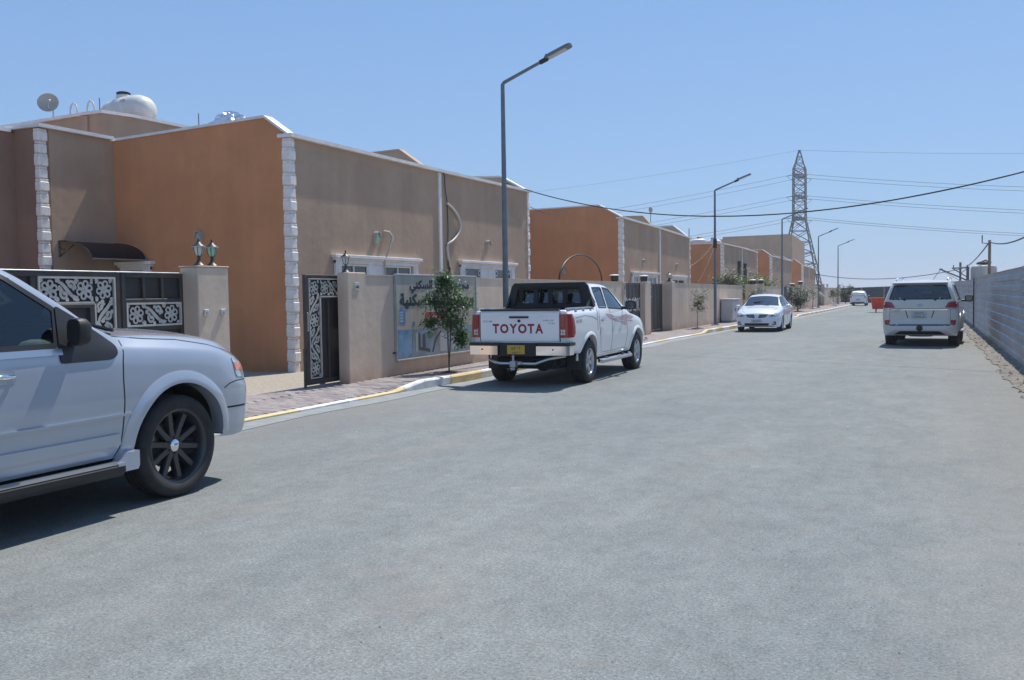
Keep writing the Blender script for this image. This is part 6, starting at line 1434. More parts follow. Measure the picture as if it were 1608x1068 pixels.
def mirror_pair(car, y, z, x0, size=(.20, .10, .24), m='black', sides=(1, -1), glassy='chrome'):
    for sg in sides:
        mb = MB(); sx, sy, sz = size; n = 12; rings = []
        for k, (dy, sc) in enumerate(((-sy * .5, .82), (-sy * .46, .93), (-sy * .2, 1.0), (sy * .2, .92), (sy * .45, .70), (sy * .6, .35))):
            rings.append([(sg * (x0 + sx * .62 + .5 * sx * sc * math.copysign(abs(math.cos(a)) ** .6, math.cos(a))), y + dy, z + .5 * sz * sc * math.copysign(abs(math.sin(a)) ** .6, math.sin(a))) for a in [2 * math.pi * (i + .5) / n for i in range(n)]])
        vs = [p for r_ in rings for p in r_]; mb.add(vs, [(j * n + i, j * n + (i + 1) % n, (j + 1) * n + (i + 1) % n, (j + 1) * n + i) for j in range(len(rings) - 1) for i in range(n)] + [tuple(range(n)), tuple((len(rings) - 1) * n + i for i in range(n))])
        mb.tube([(sg * (x0 - .06), y + .02, z - sz * .30), (sg * (x0 + sx * .3), y, z - sz * .32)], .032, 8)
        o = mb.build('wing_mirror', M[m] if isinstance(m, str) else m, car.root, 40)
        g = MB(); vs = [(sg * (x0 + sx * .62 + .5 * sx * .72 * math.copysign(abs(math.cos(a)) ** .6, math.cos(a))), y - sy * .5 - .003, z + .5 * sz * .72 * math.copysign(abs(math.sin(a)) ** .6, math.sin(a))) for a in [2 * math.pi * (i + .5) / n for i in range(n)]]
        g.add(vs, [tuple(range(n))]); g.build('mirror_glass', M[glassy], o)

def plate(car, cx, cz, wd, ht, sgn, y, m, rows, ink, tilt=0.0):
    mb = MB(); mb.bbox(cx - wd / 2, cx + wd / 2, min(y, y + sgn * .012), max(y, y + sgn * .012), cz - ht / 2, cz + ht / 2, .003); o = mb.build('number_plate', m, car.root)
    for body, dx, dz, w_, h_ in rows:
        t = MB(); put_text(t, body, (cx + dx, y + sgn * .0135, cz + dz), (-sgn, 0, 0), (0, 0, 1), w_, h_, 1, .02); t.build('plate_text', ink, o)
    return o
M['plate_w'] = mat('white_plate', (0.50, 0.51, 0.52), .4); M['plate_y'] = mat('yellow_plate', (0.55, 0.36, 0.045), .4); M['ink'] = mat('plate_ink', (0.05, 0.045, 0.04), .5)

# ------------------------------------------------------------------ 1. silver SUV in the foreground (nose towards +Y)
ST = [(-2.66, .48, .90, .85, .95, 1.20, .93, 1.72, .80, 1.78), (-2.45, .42, .94, .85, .985, 1.24, .96, 1.86, .80, 1.92), (-1.0, .42, .96, .85, 1.0, 1.25, .975, 1.89, .80, 1.97), (-.2, .42, .96, .85, 1.0, 1.25, .972, 1.88, .79, 1.96),
      (.12, .42, .96, .85, 1.0, 1.25, .97, 1.83, .79, 1.91), (.50, .42, .96, .85, 1.0, 1.245, .965, 1.615, .84, 1.69), (.84, .42, .96, .85, 1.0, 1.24, .96, 1.385, .885, 1.43), (.98, .42, .96, .85, 1.0, 1.235, .955, 1.335, .86, 1.395),
      (1.5, .42, .96, .84, 1.0, 1.20, .955, 1.31, .82, 1.375), (1.95, .42, .95, .82, .985, 1.16, .935, 1.27, .78, 1.345), (2.22, .40, .91, .80, .955, 1.09, .895, 1.22, .73, 1.295), (2.38, .40, .86, .78, .91, 1.03, .84, 1.16, .68, 1.235)]
c1 = Car('suv', 'pale silver full-size SUV with black wheels and running boards, cropped by the left picture edge', 'suv', M['silverpaint'], (-6.47, 4.06, 0), 0, ST, front=(.13, 5), fprof=lambda x, z: .05 * max(0, min(1, (.72 - z) / .1)) - .10 * (abs(x) / .9) ** 3, step=.035)
for yc in (1.51, -1.51): c1.arch(yc, .43, .50); c1.well(yc, .43, .50, .98)
W1 = [(-.62, 1.275), (.405, 1.275), (.47, 1.55), (.10, 1.80), (-.62, 1.835)]
W2 = [(-1.75, 1.275), (-.70, 1.275), (-.70, 1.835), (-1.70, 1.82)]
for sg in (1, -1):
    c1.window('window', W1, 'x', sg, M['glass_teal'], frame=.035); c1.window('window', W2, 'x', sg, M['glass_vdark'], frame=.035)
c1.window('windscreen', [(-.72, .24), (.72, .24), (.80, .86), (-.80, .86)], 'z', 1, M['glass_mid'], frame=.04)
c1.body()
for sg in (1, -1):
    for yc in (1.51, -1.51): c1.flare(yc, .43, .50, sg, M['silverpaint'], w_=.10, bulge=.028)
    c1.panel('mirror_sail', rounded([(.46, 1.575), (.60, 1.49), (.80, 1.35), (.905, 1.27), (.905, 1.20), (.84, 1.165), (.40, 1.165), (.40, 1.25)], .03), 'x', sg, M['trim'], off=.012, th=.03)
    c1.strip('belt_moulding', [(-2.2, 1.255), (.42, 1.25)], .045, 'x', sg, M['satin'], off=.016, th=.03)
    c1.strip('door_gap', [(1.02, 1.36), (.985, 1.30), (.95, 1.15), (.935, 1.0), (.93, .80), (.92, .62), (.90, .50), (.86, .43)], .010, 'x', sg, M['seam'], off=.0015)
    c1.strip('door_gap', [(-.66, 1.80), (-.66, 1.25), (-.66, .60), (-.64, .46)], .010, 'x', sg, M['seam'], off=.0015)
    c1.strip('body_crease', [(-.95, .735), (.0, .738), (.90, .745), (1.00, .745)], .020, 'x', sg, M['silverpaint'], off=.022, th=.03)
    c1.strip('door_moulding', [(-.60, .56), (.885, .565)], .085, 'x', sg, M['silverpaint'], off=.024, th=.04)
    c1.strip('hood_gap', [(.93, 1.335), (1.25, 1.30), (1.60, 1.275), (1.95, 1.215), (2.20, 1.145), (2.33, 1.10)], .008, 'x', sg, M['seam'], off=.0015)
    c1.strip('bumper_gap', [(2.02, .84), (2.10, .87), (2.20, .885), (2.36, .885)], .008, 'x', sg, M['seam'], off=.0015)
    c1.strip('bumper_gap', [(2.03, .665), (2.2, .66), (2.36, .655)], .016, 'x', sg, M['seam'], off=.0015)
    # door handle: chrome bow in a dish
    c1.panel('handle_recess', rounded([(-.24, 1.06), (.05, 1.06), (.05, 1.155), (-.24, 1.155)], .04), 'x', sg, M['satin'], off=.003, th=.004)
    mb = MB(); mb.tube([(sg * .992, -.22, 1.11), (sg * 1.03, -.19, 1.112), (sg * 1.035, -.09, 1.115), (sg * 1.03, .0, 1.112), (sg * .992, .03, 1.11)], .017, 8); mb.build('door_handle', M['chrome'], c1.root, 50)
    # head lamp with amber corner
    hl = c1.panel('headlight', rounded([(2.185, 1.095), (2.215, .92), (2.36, .905), (2.36, 1.06), (2.28, 1.10)], .03), 'x', sg, M['lampclear'], off=.008, th=.03)
    c1.panel('indicator', [(2.20, 1.045), (2.215, .975), (2.34, .965), (2.33, 1.03)], 'x', sg, M['lampamber'], off=.011, th=.01, parent=hl)
    c1.panel('headlight', rounded([(sg * .56, .92), (sg * .88, .92), (sg * .88, 1.08), (sg * .56, 1.10)], .03), 'y', 1, M['lampclear'], off=.008, th=.02)
    # running board with a pale tread strip and end bracket
    rb = MB(); rb.prism([(sg * .90, .30), (sg * 1.03, .30), (sg * 1.06, .335), (sg * 1.06, .375), (sg * 1.0, .395), (sg * .90, .395)], -1.0, .86, 'y'); r_ = rb.build('running_board', M['trim'], c1.root)
    ts = MB(); ts.prism([(sg * .97, .4005), (sg * 1.045, .388), (sg * 1.045, .392), (sg * .97, .4045)], -.62, .84, 'y'); ts.build('tread_strip', M['satin'], r_)
    eb = MB(); eb.prism([(.80, .33), (.985, .33), (1.0, .36), (1.0, .47), (.93, .465), (.86, .40), (.80, .395)], sg * .92, sg * 1.055, 'x'); eb.build('end_bracket', M['silverpaint'], r_)
mirror_pair(c1, .52, 1.385, .95, size=(.15, .12, .20), m='black', glassy='trim')
c1.panel('grille', rounded([(-.50, .86), (.50, .86), (.54, 1.10), (-.54, 1.10)], .04), 'y', 1, M['chrome'], off=.01, th=.03)
c1.panel('lower_grille', rounded([(-.6, .50), (.6, .50), (.6, .60), (-.6, .60)], .03), 'y', 1, M['trim'], off=.006, th=.02)
c1.panel('wiper_cowl', rounded([(-.80, .90), (.80, .90), (.78, 1.03), (-.78, 1.03)], .03), 'z', 1, M['trim'], off=.008, th=.01)
mb = MB(); mb.tube([(.55, .97, 1.425), (.30, .90, 1.445), (-.25, .74, 1.55)], .010, 6); mb.tube([(.60, .99, 1.415), (.75, 1.0, 1.385), (.80, 1.02, 1.375)], .016, 6); mb.build('wiper', M['trim'], c1.root, 40)
c1.box('underbody', -.86, .86, -2.4, 2.0, .30, .46, M['under']); c1.box('cabin_floor', -.86, .86, -2.2, .85, .47, .60, M['cabin'])
c1.box('dashboard', -.84, .84, .62, .95, .85, 1.22, M['cabin'], .06)
for x_ in (-.42, .42): c1.seat(x_, -.30, .80, .52, 'cabinlight'); c1.seat(x_, -1.35, .80, .55, 'cabinlight')
mb = MB(); mb.tube([(-.42 + .18 * math.cos(a), .42 + .03 * math.sin(a), 1.16 + .17 * math.sin(a)) for a in [2 * math.pi * i / 20 for i in range(21)]], .014, 6, False); mb.build('steering_wheel', M['trim'], c1.root, 50)
mb = MB(); mb.ell((.30, .80, 1.27), (.22, .13, .05), 14, 6); mb.build('dash_cloth', M['pvc'], c1.root, 60)
c1.wheels(1.51, -1.51, .965, .415, .275, dict(mat=M['rimblack'], rim=.72, lugs=False, spokes=10, width=.056, taper=1.0, face=.50, hub=.17, hubmat=M['chrome'], nuts=6))

# ------------------------------------------------------------------ 2. white pickup (nose towards +Y)
ST = [(-2.60, .60, .85, .88, .905, 1.24, .885, 1.325, .835, 1.335), (-2.40, .58, .86, .88, .915, 1.25, .895, 1.33, .845, 1.34), (-1.30, .52, .87, .86, .925, 1.26, .90, 1.33, .85, 1.34), (-1.12, .48, .87, .85, .92, 1.27, .90, 1.35, .85, 1.37),
      (-1.00, .44, .86, .84, .915, 1.27, .888, 1.70, .70, 1.745), (-.86, .42, .86, .83, .915, 1.27, .885, 1.765, .675, 1.805), (-.30, .42, .86, .80, .915, 1.26, .885, 1.775, .67, 1.825), (.10, .42, .86, .80, .915, 1.25, .885, 1.755, .67, 1.81),
      (.42, .42, .86, .80, .915, 1.24, .885, 1.655, .69, 1.705), (.74, .42, .86, .80, .915, 1.225, .885, 1.47, .745, 1.525), (1.02, .42, .86, .80, .92, 1.20, .885, 1.285, .81, 1.325), (1.18, .42, .86, .80, .925, 1.165, .885, 1.215, .79, 1.26), (1.8, .42, .87, .78, .93, 1.09, .87, 1.145, .76, 1.19),
      (2.2, .40, .84, .74, .89, .99, .82, 1.05, .69, 1.10), (2.42, .40, .78, .70, .82, .88, .74, .94, .60, .98)]
HX, HY = -6.42, 17.0
c2 = Car('pickup_truck', 'white double-cab pickup with TOYOTA in red on its tailgate, parked behind the young tree', 'pickup truck', M['whitepaint'], (HX - .01, HY, 0), R(.9), ST, front=(.16, 4), back=(.05, 14), step=.035)
for yc in (1.545, -1.545): c2.arch(yc, .41, .455); c2.well(yc, .41, .455, .90)
# side windows
for sg in (1, -1):
    c2.window('window', [(-.90, 1.33), (-.40, 1.32), (-.27, 1.725), (-.84, 1.715)], 'x', sg, M['glass_mid'], frame=.022); c2.window('window', [(-.34, 1.315), (.70, 1.27), (.66, 1.36), (.42, 1.57), (.20, 1.695), (-.20, 1.725)], 'x', sg, M['glass_mid'], frame=.022)
c2.window('rear_window', [(-.62, 1.42), (.62, 1.42), (.57, 1.70), (-.57, 1.70)], 'y', -1, M['glass_mid'], frame=.02)
c2.window('windscreen', [(-.61, .20), (.61, .20), (.74, .98), (-.74, .98)], 'z', 1, M['glass_mid'], frame=.03)
# load bed opening
c2.hole([(-.72, -2.52), (.72, -2.52), (.72, -1.18), (-.72, -1.18)], 'z', 1)
c2.body()
mb = MB(); tub(mb, -.70, .70, -2.50, -1.16, .78, 1.31, .03, .02, .015); mb.build('load_bed', M['trim'], c2.root)
mb = MB(); mb.bbox(-.86, -.80, -2.56, -1.20, 1.335, 1.365, .012); mb.bbox(.80, .86, -2.56, -1.20, 1.335, 1.365, .012); mb.build('bed_rail', M['satin'], c2.root)
for sg in (1, -1):
    for yy in (-2.2, -1.8, -1.4): mb = MB(); mb.bbox(sg * .865 - .012, sg * .865 + .012, yy - .05, yy + .05, 1.27, 1.325, .006); mb.build('tie_hook', M['satin'], c2.root)
# tailgate
tg = c2.panel('tailgate', rounded([(-.735, .80), (.735, .80), (.735, 1.318), (-.735, 1.318)], .015), 'y', -1, M['whitepaint'], off=.016, th=.02)
yt = -2.65
c2.strip('gate_gap', [(-.748, .79), (-.748, 1.31)], .016, 'y', -1, M['seam'], off=.003); c2.strip('gate_gap', [(.748, .79), (.748, 1.31)], .016, 'y', -1, M['seam'], off=.003)
mb = MB(); mb.bbox(-.74, .74, -2.685, -2.60, 1.322, 1.352, .01); mb.build('tailgate_cap', M['trim'], c2.root)
c2.strip('tailgate_crease', [(-.70, 1.225), (-.45, 1.225), (-.30, 1.262), (.28, 1.262), (.42, 1.225), (.70, 1.225)], .018, 'y', -1, M['whitepaint'], off=.026, th=.02)
c2.panel('tailgate_handle', rounded([(-.18, 1.195), (.18, 1.195), (.18, 1.228), (-.18, 1.228)], .012), 'y', -1, M['black'], off=.034, th=.02)
c2.panel('lock', rounded([(-.025, 1.125), (.025, 1.125), (.025, 1.17), (-.025, 1.17)], .015), 'y', -1, M['black'], off=.026, th=.012)
red = mat('red_lettering', (0.30, 0.012, 0.022), .5); gtx = mat('grey_lettering', (0.25, 0.25, 0.25), .4)
# each letter of the tailgate word
xs_ = -.505
for ch, wd in zip('TOYOTA', (.132, .172, .152, .172, .132, .155)):
    c2.text('letter', ch, xs_ + wd / 2, 1.015, wd * .93, .165, 'y', -1, red, off=.0175, bold=.04); xs_ += wd + .008
c2.text('badge', 'DLX AM', -.60, 1.14, .17, .032, 'y', -1, gtx, off=.018); c2.text('badge', 'HILUX', .55, 1.155, .19, .028, 'y', -1, gtx, off=.018); c2.text('badge', 'DOUBLE', .60, 1.105, .12, .022, 'y', -1, gtx, off=.018)
c2.text('badge', '4x2 SR5', -2.13, 1.13, .30, .05, 'x', 1, gtx, off=.003)
for sg in (1, -1):
    P_ = [(-2.60, .87), (-2.44, .875), (-2.38, .93), (-2.415, 1.10), (-2.47, 1.235), (-2.60, 1.275)]
    lv = MB(); zl = [(.862, -2.45), (.93, -2.385), (1.02, -2.385), (1.10, -2.415), (1.20, -2.45), (1.262, -2.51)]; pts_ = []
    for zq, ye in zl:
        dx = .012 * max(0, (zq - 1.1) / .16); pts_ += [(sg * .763, -2.60, zq), (sg * .763, -2.682, zq), (sg * (.855 - dx), -2.678, zq), (sg * (.905 - dx), -2.655, zq), (sg * (.933 - dx), -2.60, zq), (sg * (.937 - dx), (ye - 2.60) / 2, zq), (sg * (.934 - dx), ye, zq), (sg * .88, ye, zq)]
    k8 = 8; lv.add(pts_, [(i * k8 + j, i * k8 + (j + 1) % k8, (i + 1) * k8 + (j + 1) % k8, (i + 1) * k8 + j) for i in range(5) for j in range(k8)] + [tuple(range(k8)), tuple(5 * k8 + j for j in range(k8))])
    tl = lv.build('tail_light', M['lampred2'], c2.root, 50)
    ub = MB(); ub.bbox(min(sg * .768, sg * .85), max(sg * .768, sg * .85), -2.690, -2.68, 1.03, 1.25, .004); ub.build('brake_lens', M['lampred'], tl)
    for q in ((.955, 1.0), (.905, .948)): [rl_.build('reverse_lens', M['lampclear'], tl) for rl_ in [MB().bbox(min(sg * u0, sg * u1), max(sg * u0, sg * u1), -2.692, -2.68, q[0], q[1], .003) for u0, u1 in ((.772, .81), (.816, .854))]]
    # rear bumper corner in chrome
    b = MB(); b.prism([(sg * .36, -2.79), (sg * .90, -2.76), (sg * .935, -2.70), (sg * .935, -2.50), (sg * .88, -2.50), (sg * .86, -2.62), (sg * .36, -2.66)], .565, .72, 'z'); cb_ = b.build('bumper_corner', M['chrome'], c2.root, 30)
    b = MB(); b.prism([(sg * .30, -2.70), (sg * .90, -2.78), (sg * .94, -2.70), (sg * .94, -2.42), (sg * .80, -2.42)], .722, .775, 'z'); b.build('bumper_step', M['trim'], c2.root)
    b = MB(); b.lathe([(.001, 0), (.014, 0), (.014, .006)], 8, Matrix.Translation((sg * .66, -2.778, .66)) @ Matrix.Rotation(R(90), 4, 'X')); b.build('parking_sensor', M['black'], cb_)
    c2.flare(1.545, .41, .455, sg, M['whitepaint'], w_=.06, bulge=.02); c2.flare(-1.545, .41, .455, sg, M['whitepaint'], w_=.06, bulge=.02)
    c2.strip('door_gap', [(-.95, 1.29), (-.98, 1.05), (-.96, .88), (-.88, .70), (-.80, .52)], .008, 'x', sg, M['seam']); c2.strip('door_gap', [(-.30, 1.30), (-.20, 1.1), (-.18, .48)], .008, 'x', sg, M['seam']); c2.strip('door_gap', [(.78, 1.24), (.80, 1.05), (.80, .65), (.76, .48)], .008, 'x', sg, M['seam']); c2.strip('bed_gap', [(-1.10, 1.32), (-1.10, .92)], .014, 'x', sg, M['seam'])
    c2.strip('hood_gap', [(1.1, 1.20), (1.6, 1.13), (2.1, 1.04)], .007, 'x', sg, M['seam']); c2.strip('sill_gap', [(-.8, .50), (.78, .50)], .006, 'x', sg, M['seam'])
    for yh in (-.84, -.08):
        c2.panel('handle_recess', rounded([(yh - .02, 1.085), (yh + .13, 1.085), (yh + .13, 1.15), (yh - .02, 1.15)], .03), 'x', sg, M['satin'], off=.003, th=.004)
        mb = MB(); hx = c2.hit(yh, 1.12, 'x', sg)[0].x; mb.tube([(hx, yh - .03, 1.12), (hx + sg * .035, yh, 1.122), (hx + sg * .038, yh + .10, 1.124), (hx, yh + .14, 1.122)], .014, 6); mb.build('door_handle', M['chrome'], c2.root, 50)
    st = MB(); st.tube([(sg * .90, -1.02, .36), (sg * .95, -.95, .345), (sg * .96, .86, .345), (sg * .90, .94, .37)], .038, 10); st.tube([(sg * .75, -.4, .40), (sg * .95, -.4, .35)], .02, 6); st.tube([(sg * .75, .7, .40), (sg * .95, .7, .35)], .02, 6); st.build('side_step', M['satin'], c2.root, 40)
    mf = MB(); mf.bbox(sg * .76 - .13, sg * .76 + .13, -2.03, -2.01, .26, .56, .005); mf.build('mud_flap', M['black'], c2.root)
    # pale red swoosh decal
    dec = mat('pale_red_decal', (0.55, 0.38, 0.38), .4); dg = mat('grey_decal', (0.33, 0.35, 0.40), .4)
    c2.panel('side_decal', [(-.60, 1.21), (-.35, 1.225), (.05, 1.14), (.35, 1.14), (.70, 1.175), (1.15, 1.15), (1.35, 1.11), (1.15, 1.075), (.82, 1.09), (.80, .97), (.58, .97), (.35, 1.04), (.05, 1.05), (-.35, 1.12)], 'x', sg, dec, off=.0015, th=.001)
    c2.strip('side_decal', [(-2.3, 1.19), (-1.8, 1.215), (-1.4, 1.19), (-1.14, 1.12)], .014, 'x', sg, dg, off=.0018, th=.001); c2.strip('side_decal', [(-.5, 1.225), (-.2, 1.20), (.3, 1.06), (.6, 1.045)], .016, 'x', sg, M['whitepaint'], off=.003, th=.001)
    c2.strip('side_decal', [(.86, 1.05), (1.2, 1.03)], .02, 'x', sg, dg, off=.0018, th=.001)
mirror_pair(c2, .58, 1.365, .92, size=(.23, .15, .19), m='black', glassy='lampdark')
# centre of the bumper, plate and tow bar
c2.box('bumper_centre', -.355, .355, -2.74, -2.62, .53, .77, M['black']); 
plate(c2, -.03, .655, .33, .155, -1, -2.742, M['plate_y'], [('٥٢٠٦', 0, .028, .17, .055), (arabic('ناميلس'[::-1]) if False else '٦٤٢٣ ' , 0, -.048, .18, .03)], M['ink'])
mb = MB(); mb.tube([(-.62, -2.55, .47), (-.45, -2.72, .44), (-.30, -2.80, .42), (.35, -2.80, .42), (.55, -2.70, .50), (.78, -2.5, .54)], .026, 8); mb.build('tow_bar', M['satin'], c2.root, 50)
mb = MB(); mb.bbox(-.09, .02, -2.90, -2.78, .36, .47, .01); mb.bbox(.04, .11, -2.88, -2.80, .40, .46, .01); mb.lathe([(.001, .0), (.022, .0), (.018, .05), (.028, .08), (.001, .11)], 10, Matrix.Translation((-.035, -2.86, .47))); mb.bbox(-.075, .005, -2.91, -2.86, .31, .36, .01); mb.build('tow_hitch', M['steel'], c2.root, 40)
# black window guard behind the cab
g = MB(); yb = -1.19
def gx(zz): return .875 - (zz - 1.36) * .30
ZB, ZT = 1.355, 1.815
g.prism([(gx(ZB), ZB), (gx(1.755), 1.755), (.70, ZT), (-.70, ZT), (-gx(1.755), 1.755), (-gx(ZB), ZB), (-gx(ZB) + .16, ZB), (-.63, 1.70), (-.58, 1.73), (.58, 1.73), (.63, 1.70), (gx(ZB) - .16, ZB)], yb - .03, yb + .03, 'y')
g2 = g.build('window_guard', M['black'], c2.root)
for x_ in (-.27, 0.02, .31): mb = MB(); mb.bbox(x_ - .045, x_ + .045, yb - .025, yb + .025, 1.40, 1.70, .008); mb.build('guard_bar', M['black'], g2)
mb = MB(); mb.bbox(-.80, .80, yb - .03, yb + .03, 1.335, 1.405, .01); mb.build('guard_rail', M['black'], g2)
for sg in (1, -1): mb = MB(); mb.prism([(yb, 1.345), (yb - .22, 1.35), (yb - .08, 1.48), (yb, 1.6)], sg * .80 - .02, sg * .80 + .02, 'x'); mb.build('guard_foot', M['black'], g2)
cbk = MB()
for q in ([(-.85, 1.375), (.85, 1.375), (.83, 1.43), (-.83, 1.43)], [(-.70, 1.69), (.70, 1.69), (.665, 1.77), (-.665, 1.77)], [(-.85, 1.431), (-.60, 1.431), (-.55, 1.689), (-.71, 1.689)], [(.60, 1.431), (.85, 1.431), (.71, 1.689), (.55, 1.689)]): cbk.prism(q, -1.135, -1.03, 'y')
cbk.build('cab_back_cover', M['black'], c2.root)
c2.box('underbody', -.55, .55, -2.4, 2.2, .30, .50, M['under']); c2.box('axle', -.70, .70, -1.62, -1.47, .30, .46, M['under'], .05); mb = MB(); mb.ell((0, -1.55, .34), (.17, .17, .15), 12, 8); mb.build('differential', M['under'], c2.root, 60)
mb = MB(); mb.tube([(.55, -2.3, .42), (.55, -.6, .40)], .09, 10); mb.build('exhaust', M['under'], c2.root, 60); c2.box('cabin_floor', -.80, .80, -1.0, 1.0, .50, .60, M['cabin']); c2.box('dashboard', -.8, .8, .70, 1.0, .85, 1.20, M['cabin'], .05)
for x_ in (-.38, .38): c2.seat(x_, -.12, .68, .50, 'cabin'); c2.seat(x_, -.86, .68, .60, 'cabin', lean=.10)
c2.panel('headlight', rounded([(1.98, .90), (2.36, .84), (2.34, .76), (2.12, .78)], .02), 'x', 1, M['lampclear'], off=.006); c2.panel('headlight', rounded([(1.98, .90), (2.36, .84), (2.34, .76), (2.12, .78)], .02), 'x', -1, M['lampclear'], off=.006)
c2.panel('grille', rounded([(-.5, .60), (.5, .60), (.48, .84), (-.48, .84)], .03), 'y', 1, M['chrome'], off=.008)
for sg in (1, -1): mb = MB(); mb.tube([(sg * .90, 2.12, .60), (sg * .86, 2.42, .585), (sg * .70, 2.58, .58)], .04, 8); mb.build('bumper_guard', M['chrome'], c2.root, 40)
c2.wheels(1.545, -1.545, .915, .385, .265, dict(mat=M['satin'], rim=.60, spokes=6, width=.062, twin=.0, taper=1.5, face=.72, hub=.2, nuts=6, nutparts=False))

# ------------------------------------------------------------------ 3. pearl white off-roader seen from behind
ST = [(-2.36, .30, .93, .80, .955, 1.18, .93, 1.66, .74, 1.70), (-2.20, .30, .945, .80, .975, 1.22, .95, 1.77, .735, 1.82), (-1.6, .34, .95, .80, .985, 1.22, .955, 1.79, .74, 1.86), (0, .36, .95, .80, .985, 1.20, .955, 1.79, .74, 1.865), (.45, .36, .95, .80, .985, 1.20, .95, 1.76, .74, 1.83),
      (.85, .36, .95, .80, .985, 1.18, .95, 1.50, .80, 1.56), (1.25, .36, .95, .80, .985, 1.16, .95, 1.24, .86, 1.30), (1.5, .36, .95, .8, .985, 1.12, .94, 1.19, .84, 1.26), (2.1, .36, .93, .78, .96, 1.05, .91, 1.13, .78, 1.18), (2.36, .38, .84, .76, .88, .95, .82, 1.03, .68, 1.07)]
c3 = Car('suv', 'pearl white off-roader with red tail lamps parked beside the grey metal fence, seen from behind', 'suv', M['pearl'], (-.01, 29.95, 0), R(-3.6), ST, front=(.12, 5), back=(.09, 6), bprof=lambda x, z: .06 * max(0, min(1, (.64 - z) / .06)) - .16 * max(0, z - 1.22) , step=.04)
for yc in (1.425, -1.425): c3.arch(yc, .40, .46); c3.well(yc, .40, .46, .96)
c3.window('rear_window', [(-.80, 1.30), (.80, 1.30), (.665, 1.70), (-.665, 1.70)], 'y', -1, M['glass_dark'], frame=.03, r=.05)
for sg in (1, -1):
    c3.window('window', [(-2.1, 1.28), (-1.2, 1.27), (-1.2, 1.70), (-1.95, 1.70)], 'x', sg, M['glass_vdark'], cut=False); c3.window('window', [(-1.12, 1.27), (-.20, 1.26), (-.20, 1.71), (-1.12, 1.70)], 'x', sg, M['glass_dark']); c3.window('window', [(-.12, 1.26), (.98, 1.24), (.5, 1.62), (.32, 1.71), (-.12, 1.71)], 'x', sg, M['glass_dark'])
c3.window('windscreen', [(-.68, .52), (.68, .52), (.78, 1.18), (-.78, 1.18)], 'z', 1, M['glass_mid'])
c3.body()
for sg in (1, -1):
    P_ = [(sg * .62, 1.075), (sg * .93, 1.075), (sg * .93, 1.215), (sg * .87, 1.245), (sg * .72, 1.235)]
    c3.panel('tail_light', rounded(P_, .03), 'y', -1, M['lampred'], off=.012, th=.03); c3.panel('tail_light', rounded([(-2.36, 1.075), (-2.12, 1.09), (-2.2, 1.21), (-2.36, 1.23)], .03), 'x', sg, M['lampred'], off=.006, th=.02)
    c3.panel('reverse_light', rounded([(sg * .74, 1.03), (sg * .93, 1.03), (sg * .93, 1.066), (sg * .70, 1.066)], .012), 'y', -1, M['lampclear'], off=.010, th=.02)
    c3.panel('bumper_reflector', rounded([(sg * .78, .60), (sg * .885, .60), (sg * .905, .70), (sg * .905, .735), (sg * .77, .735)], .02), 'y', -1, M['lampred2'], off=.010, th=.02)
    c3.strip('tailgate_gap', [(sg * .765, 1.06), (sg * .765, .60)], .008, 'y', -1, M['seam']); c3.strip('roof_rail', [(-1.7, 1.79), (.2, 1.79)], .02, 'x', sg, M['chrome'], off=.01)
    mb = MB(); mb.tube([(sg * .66, -1.75, 1.83), (sg * .655, -1.68, 1.895), (sg * .65, -1.5, 1.905), (sg * .65, .1, 1.915), (sg * .65, .25, 1.90), (sg * .65, .32, 1.84)], .02, 8); mb.build('roof_rail', M['chrome'], c3.root, 50)
    for yc in (1.425, -1.425): c3.flare(yc, .40, .46, sg, M['pearl'], w_=.08, bulge=.02)
    c3.strip('door_gap', [(-1.16, 1.26), (-1.14, .9), (-1.0, .45)], .008, 'x', sg, M['seam']); c3.strip('door_gap', [(-.16, 1.25), (-.15, .42)], .008, 'x', sg, M['seam']); c3.strip('door_gap', [(1.02, 1.2), (1.0, .42)], .008, 'x', sg, M['seam'])
    for yh in (-1.0, -.02): mb = MB(); hx = c3.hit(yh, 1.06, 'x', sg)[0].x; mb.tube([(hx, yh - .1, 1.06), (hx + sg * .03, yh - .07, 1.06), (hx + sg * .03, yh + .07, 1.06), (hx, yh + .1, 1.06)], .014, 6); mb.build('door_handle', M['chrome'], c3.root, 50)
    st = MB(); st.bbox(sg * .98 - .07, sg * .98 + .07, -.9, .9, .36, .40, .01); st.build('side_step', M['satin'], c3.root)
    c3.panel('headlight', rounded([(sg * .5, .78), (sg * .82, .80), (sg * .82, .95), (sg * .5, .92)], .02), 'y', 1, M['lampclear'], off=.006)
mirror_pair(c3, .95, 1.29, .98, size=(.24, .12, .21), m='black', glassy='lampdark')
c3.strip('chrome_garnish', [(-.70, 1.018), (.70, 1.018)], .022, 'y', -1, M['chrome'], off=.016, th=.02)
c3.strip('tailgate_split', [(-.92, 1.055), (.92, 1.055)], .007, 'y', -1, M['seam'], off=.002)
c3.strip('bumper_step_line', [(-.76, .60), (.76, .60)], .045, 'y', -1, mat('grey_step', (.10, .11, .13), .4), off=.006, th=.02)
for a, b in (((-.36, .995), (-.30, .80)), ((.36, .995), (.30, .80))): c3.strip('plate_recess_edge', [a, b], .022, 'y', -1, M['seam'], off=.003, th=.006)
mb = MB(); mb.tube([(.065 * math.cos(a), -2.462, 1.155 + .042 * math.sin(a)) for a in [2 * math.pi * i / 20 for i in range(21)]], .007, 5, False); mb.tube([(.03 * math.cos(a), -2.464, 1.155 + .038 * math.sin(a)) for a in [2 * math.pi * i / 16 for i in range(17)]], .006, 5, False); mb.tube([(.052 * math.cos(a), -2.466, 1.172 + .016 * math.sin(a)) for a in [2 * math.pi * i / 16 for i in range(17)]], .006, 5, False); mb.build('emblem', M['chrome'], c3.root, 60)
yb = c3.hit(0, .88, 'y', -1)[0].y
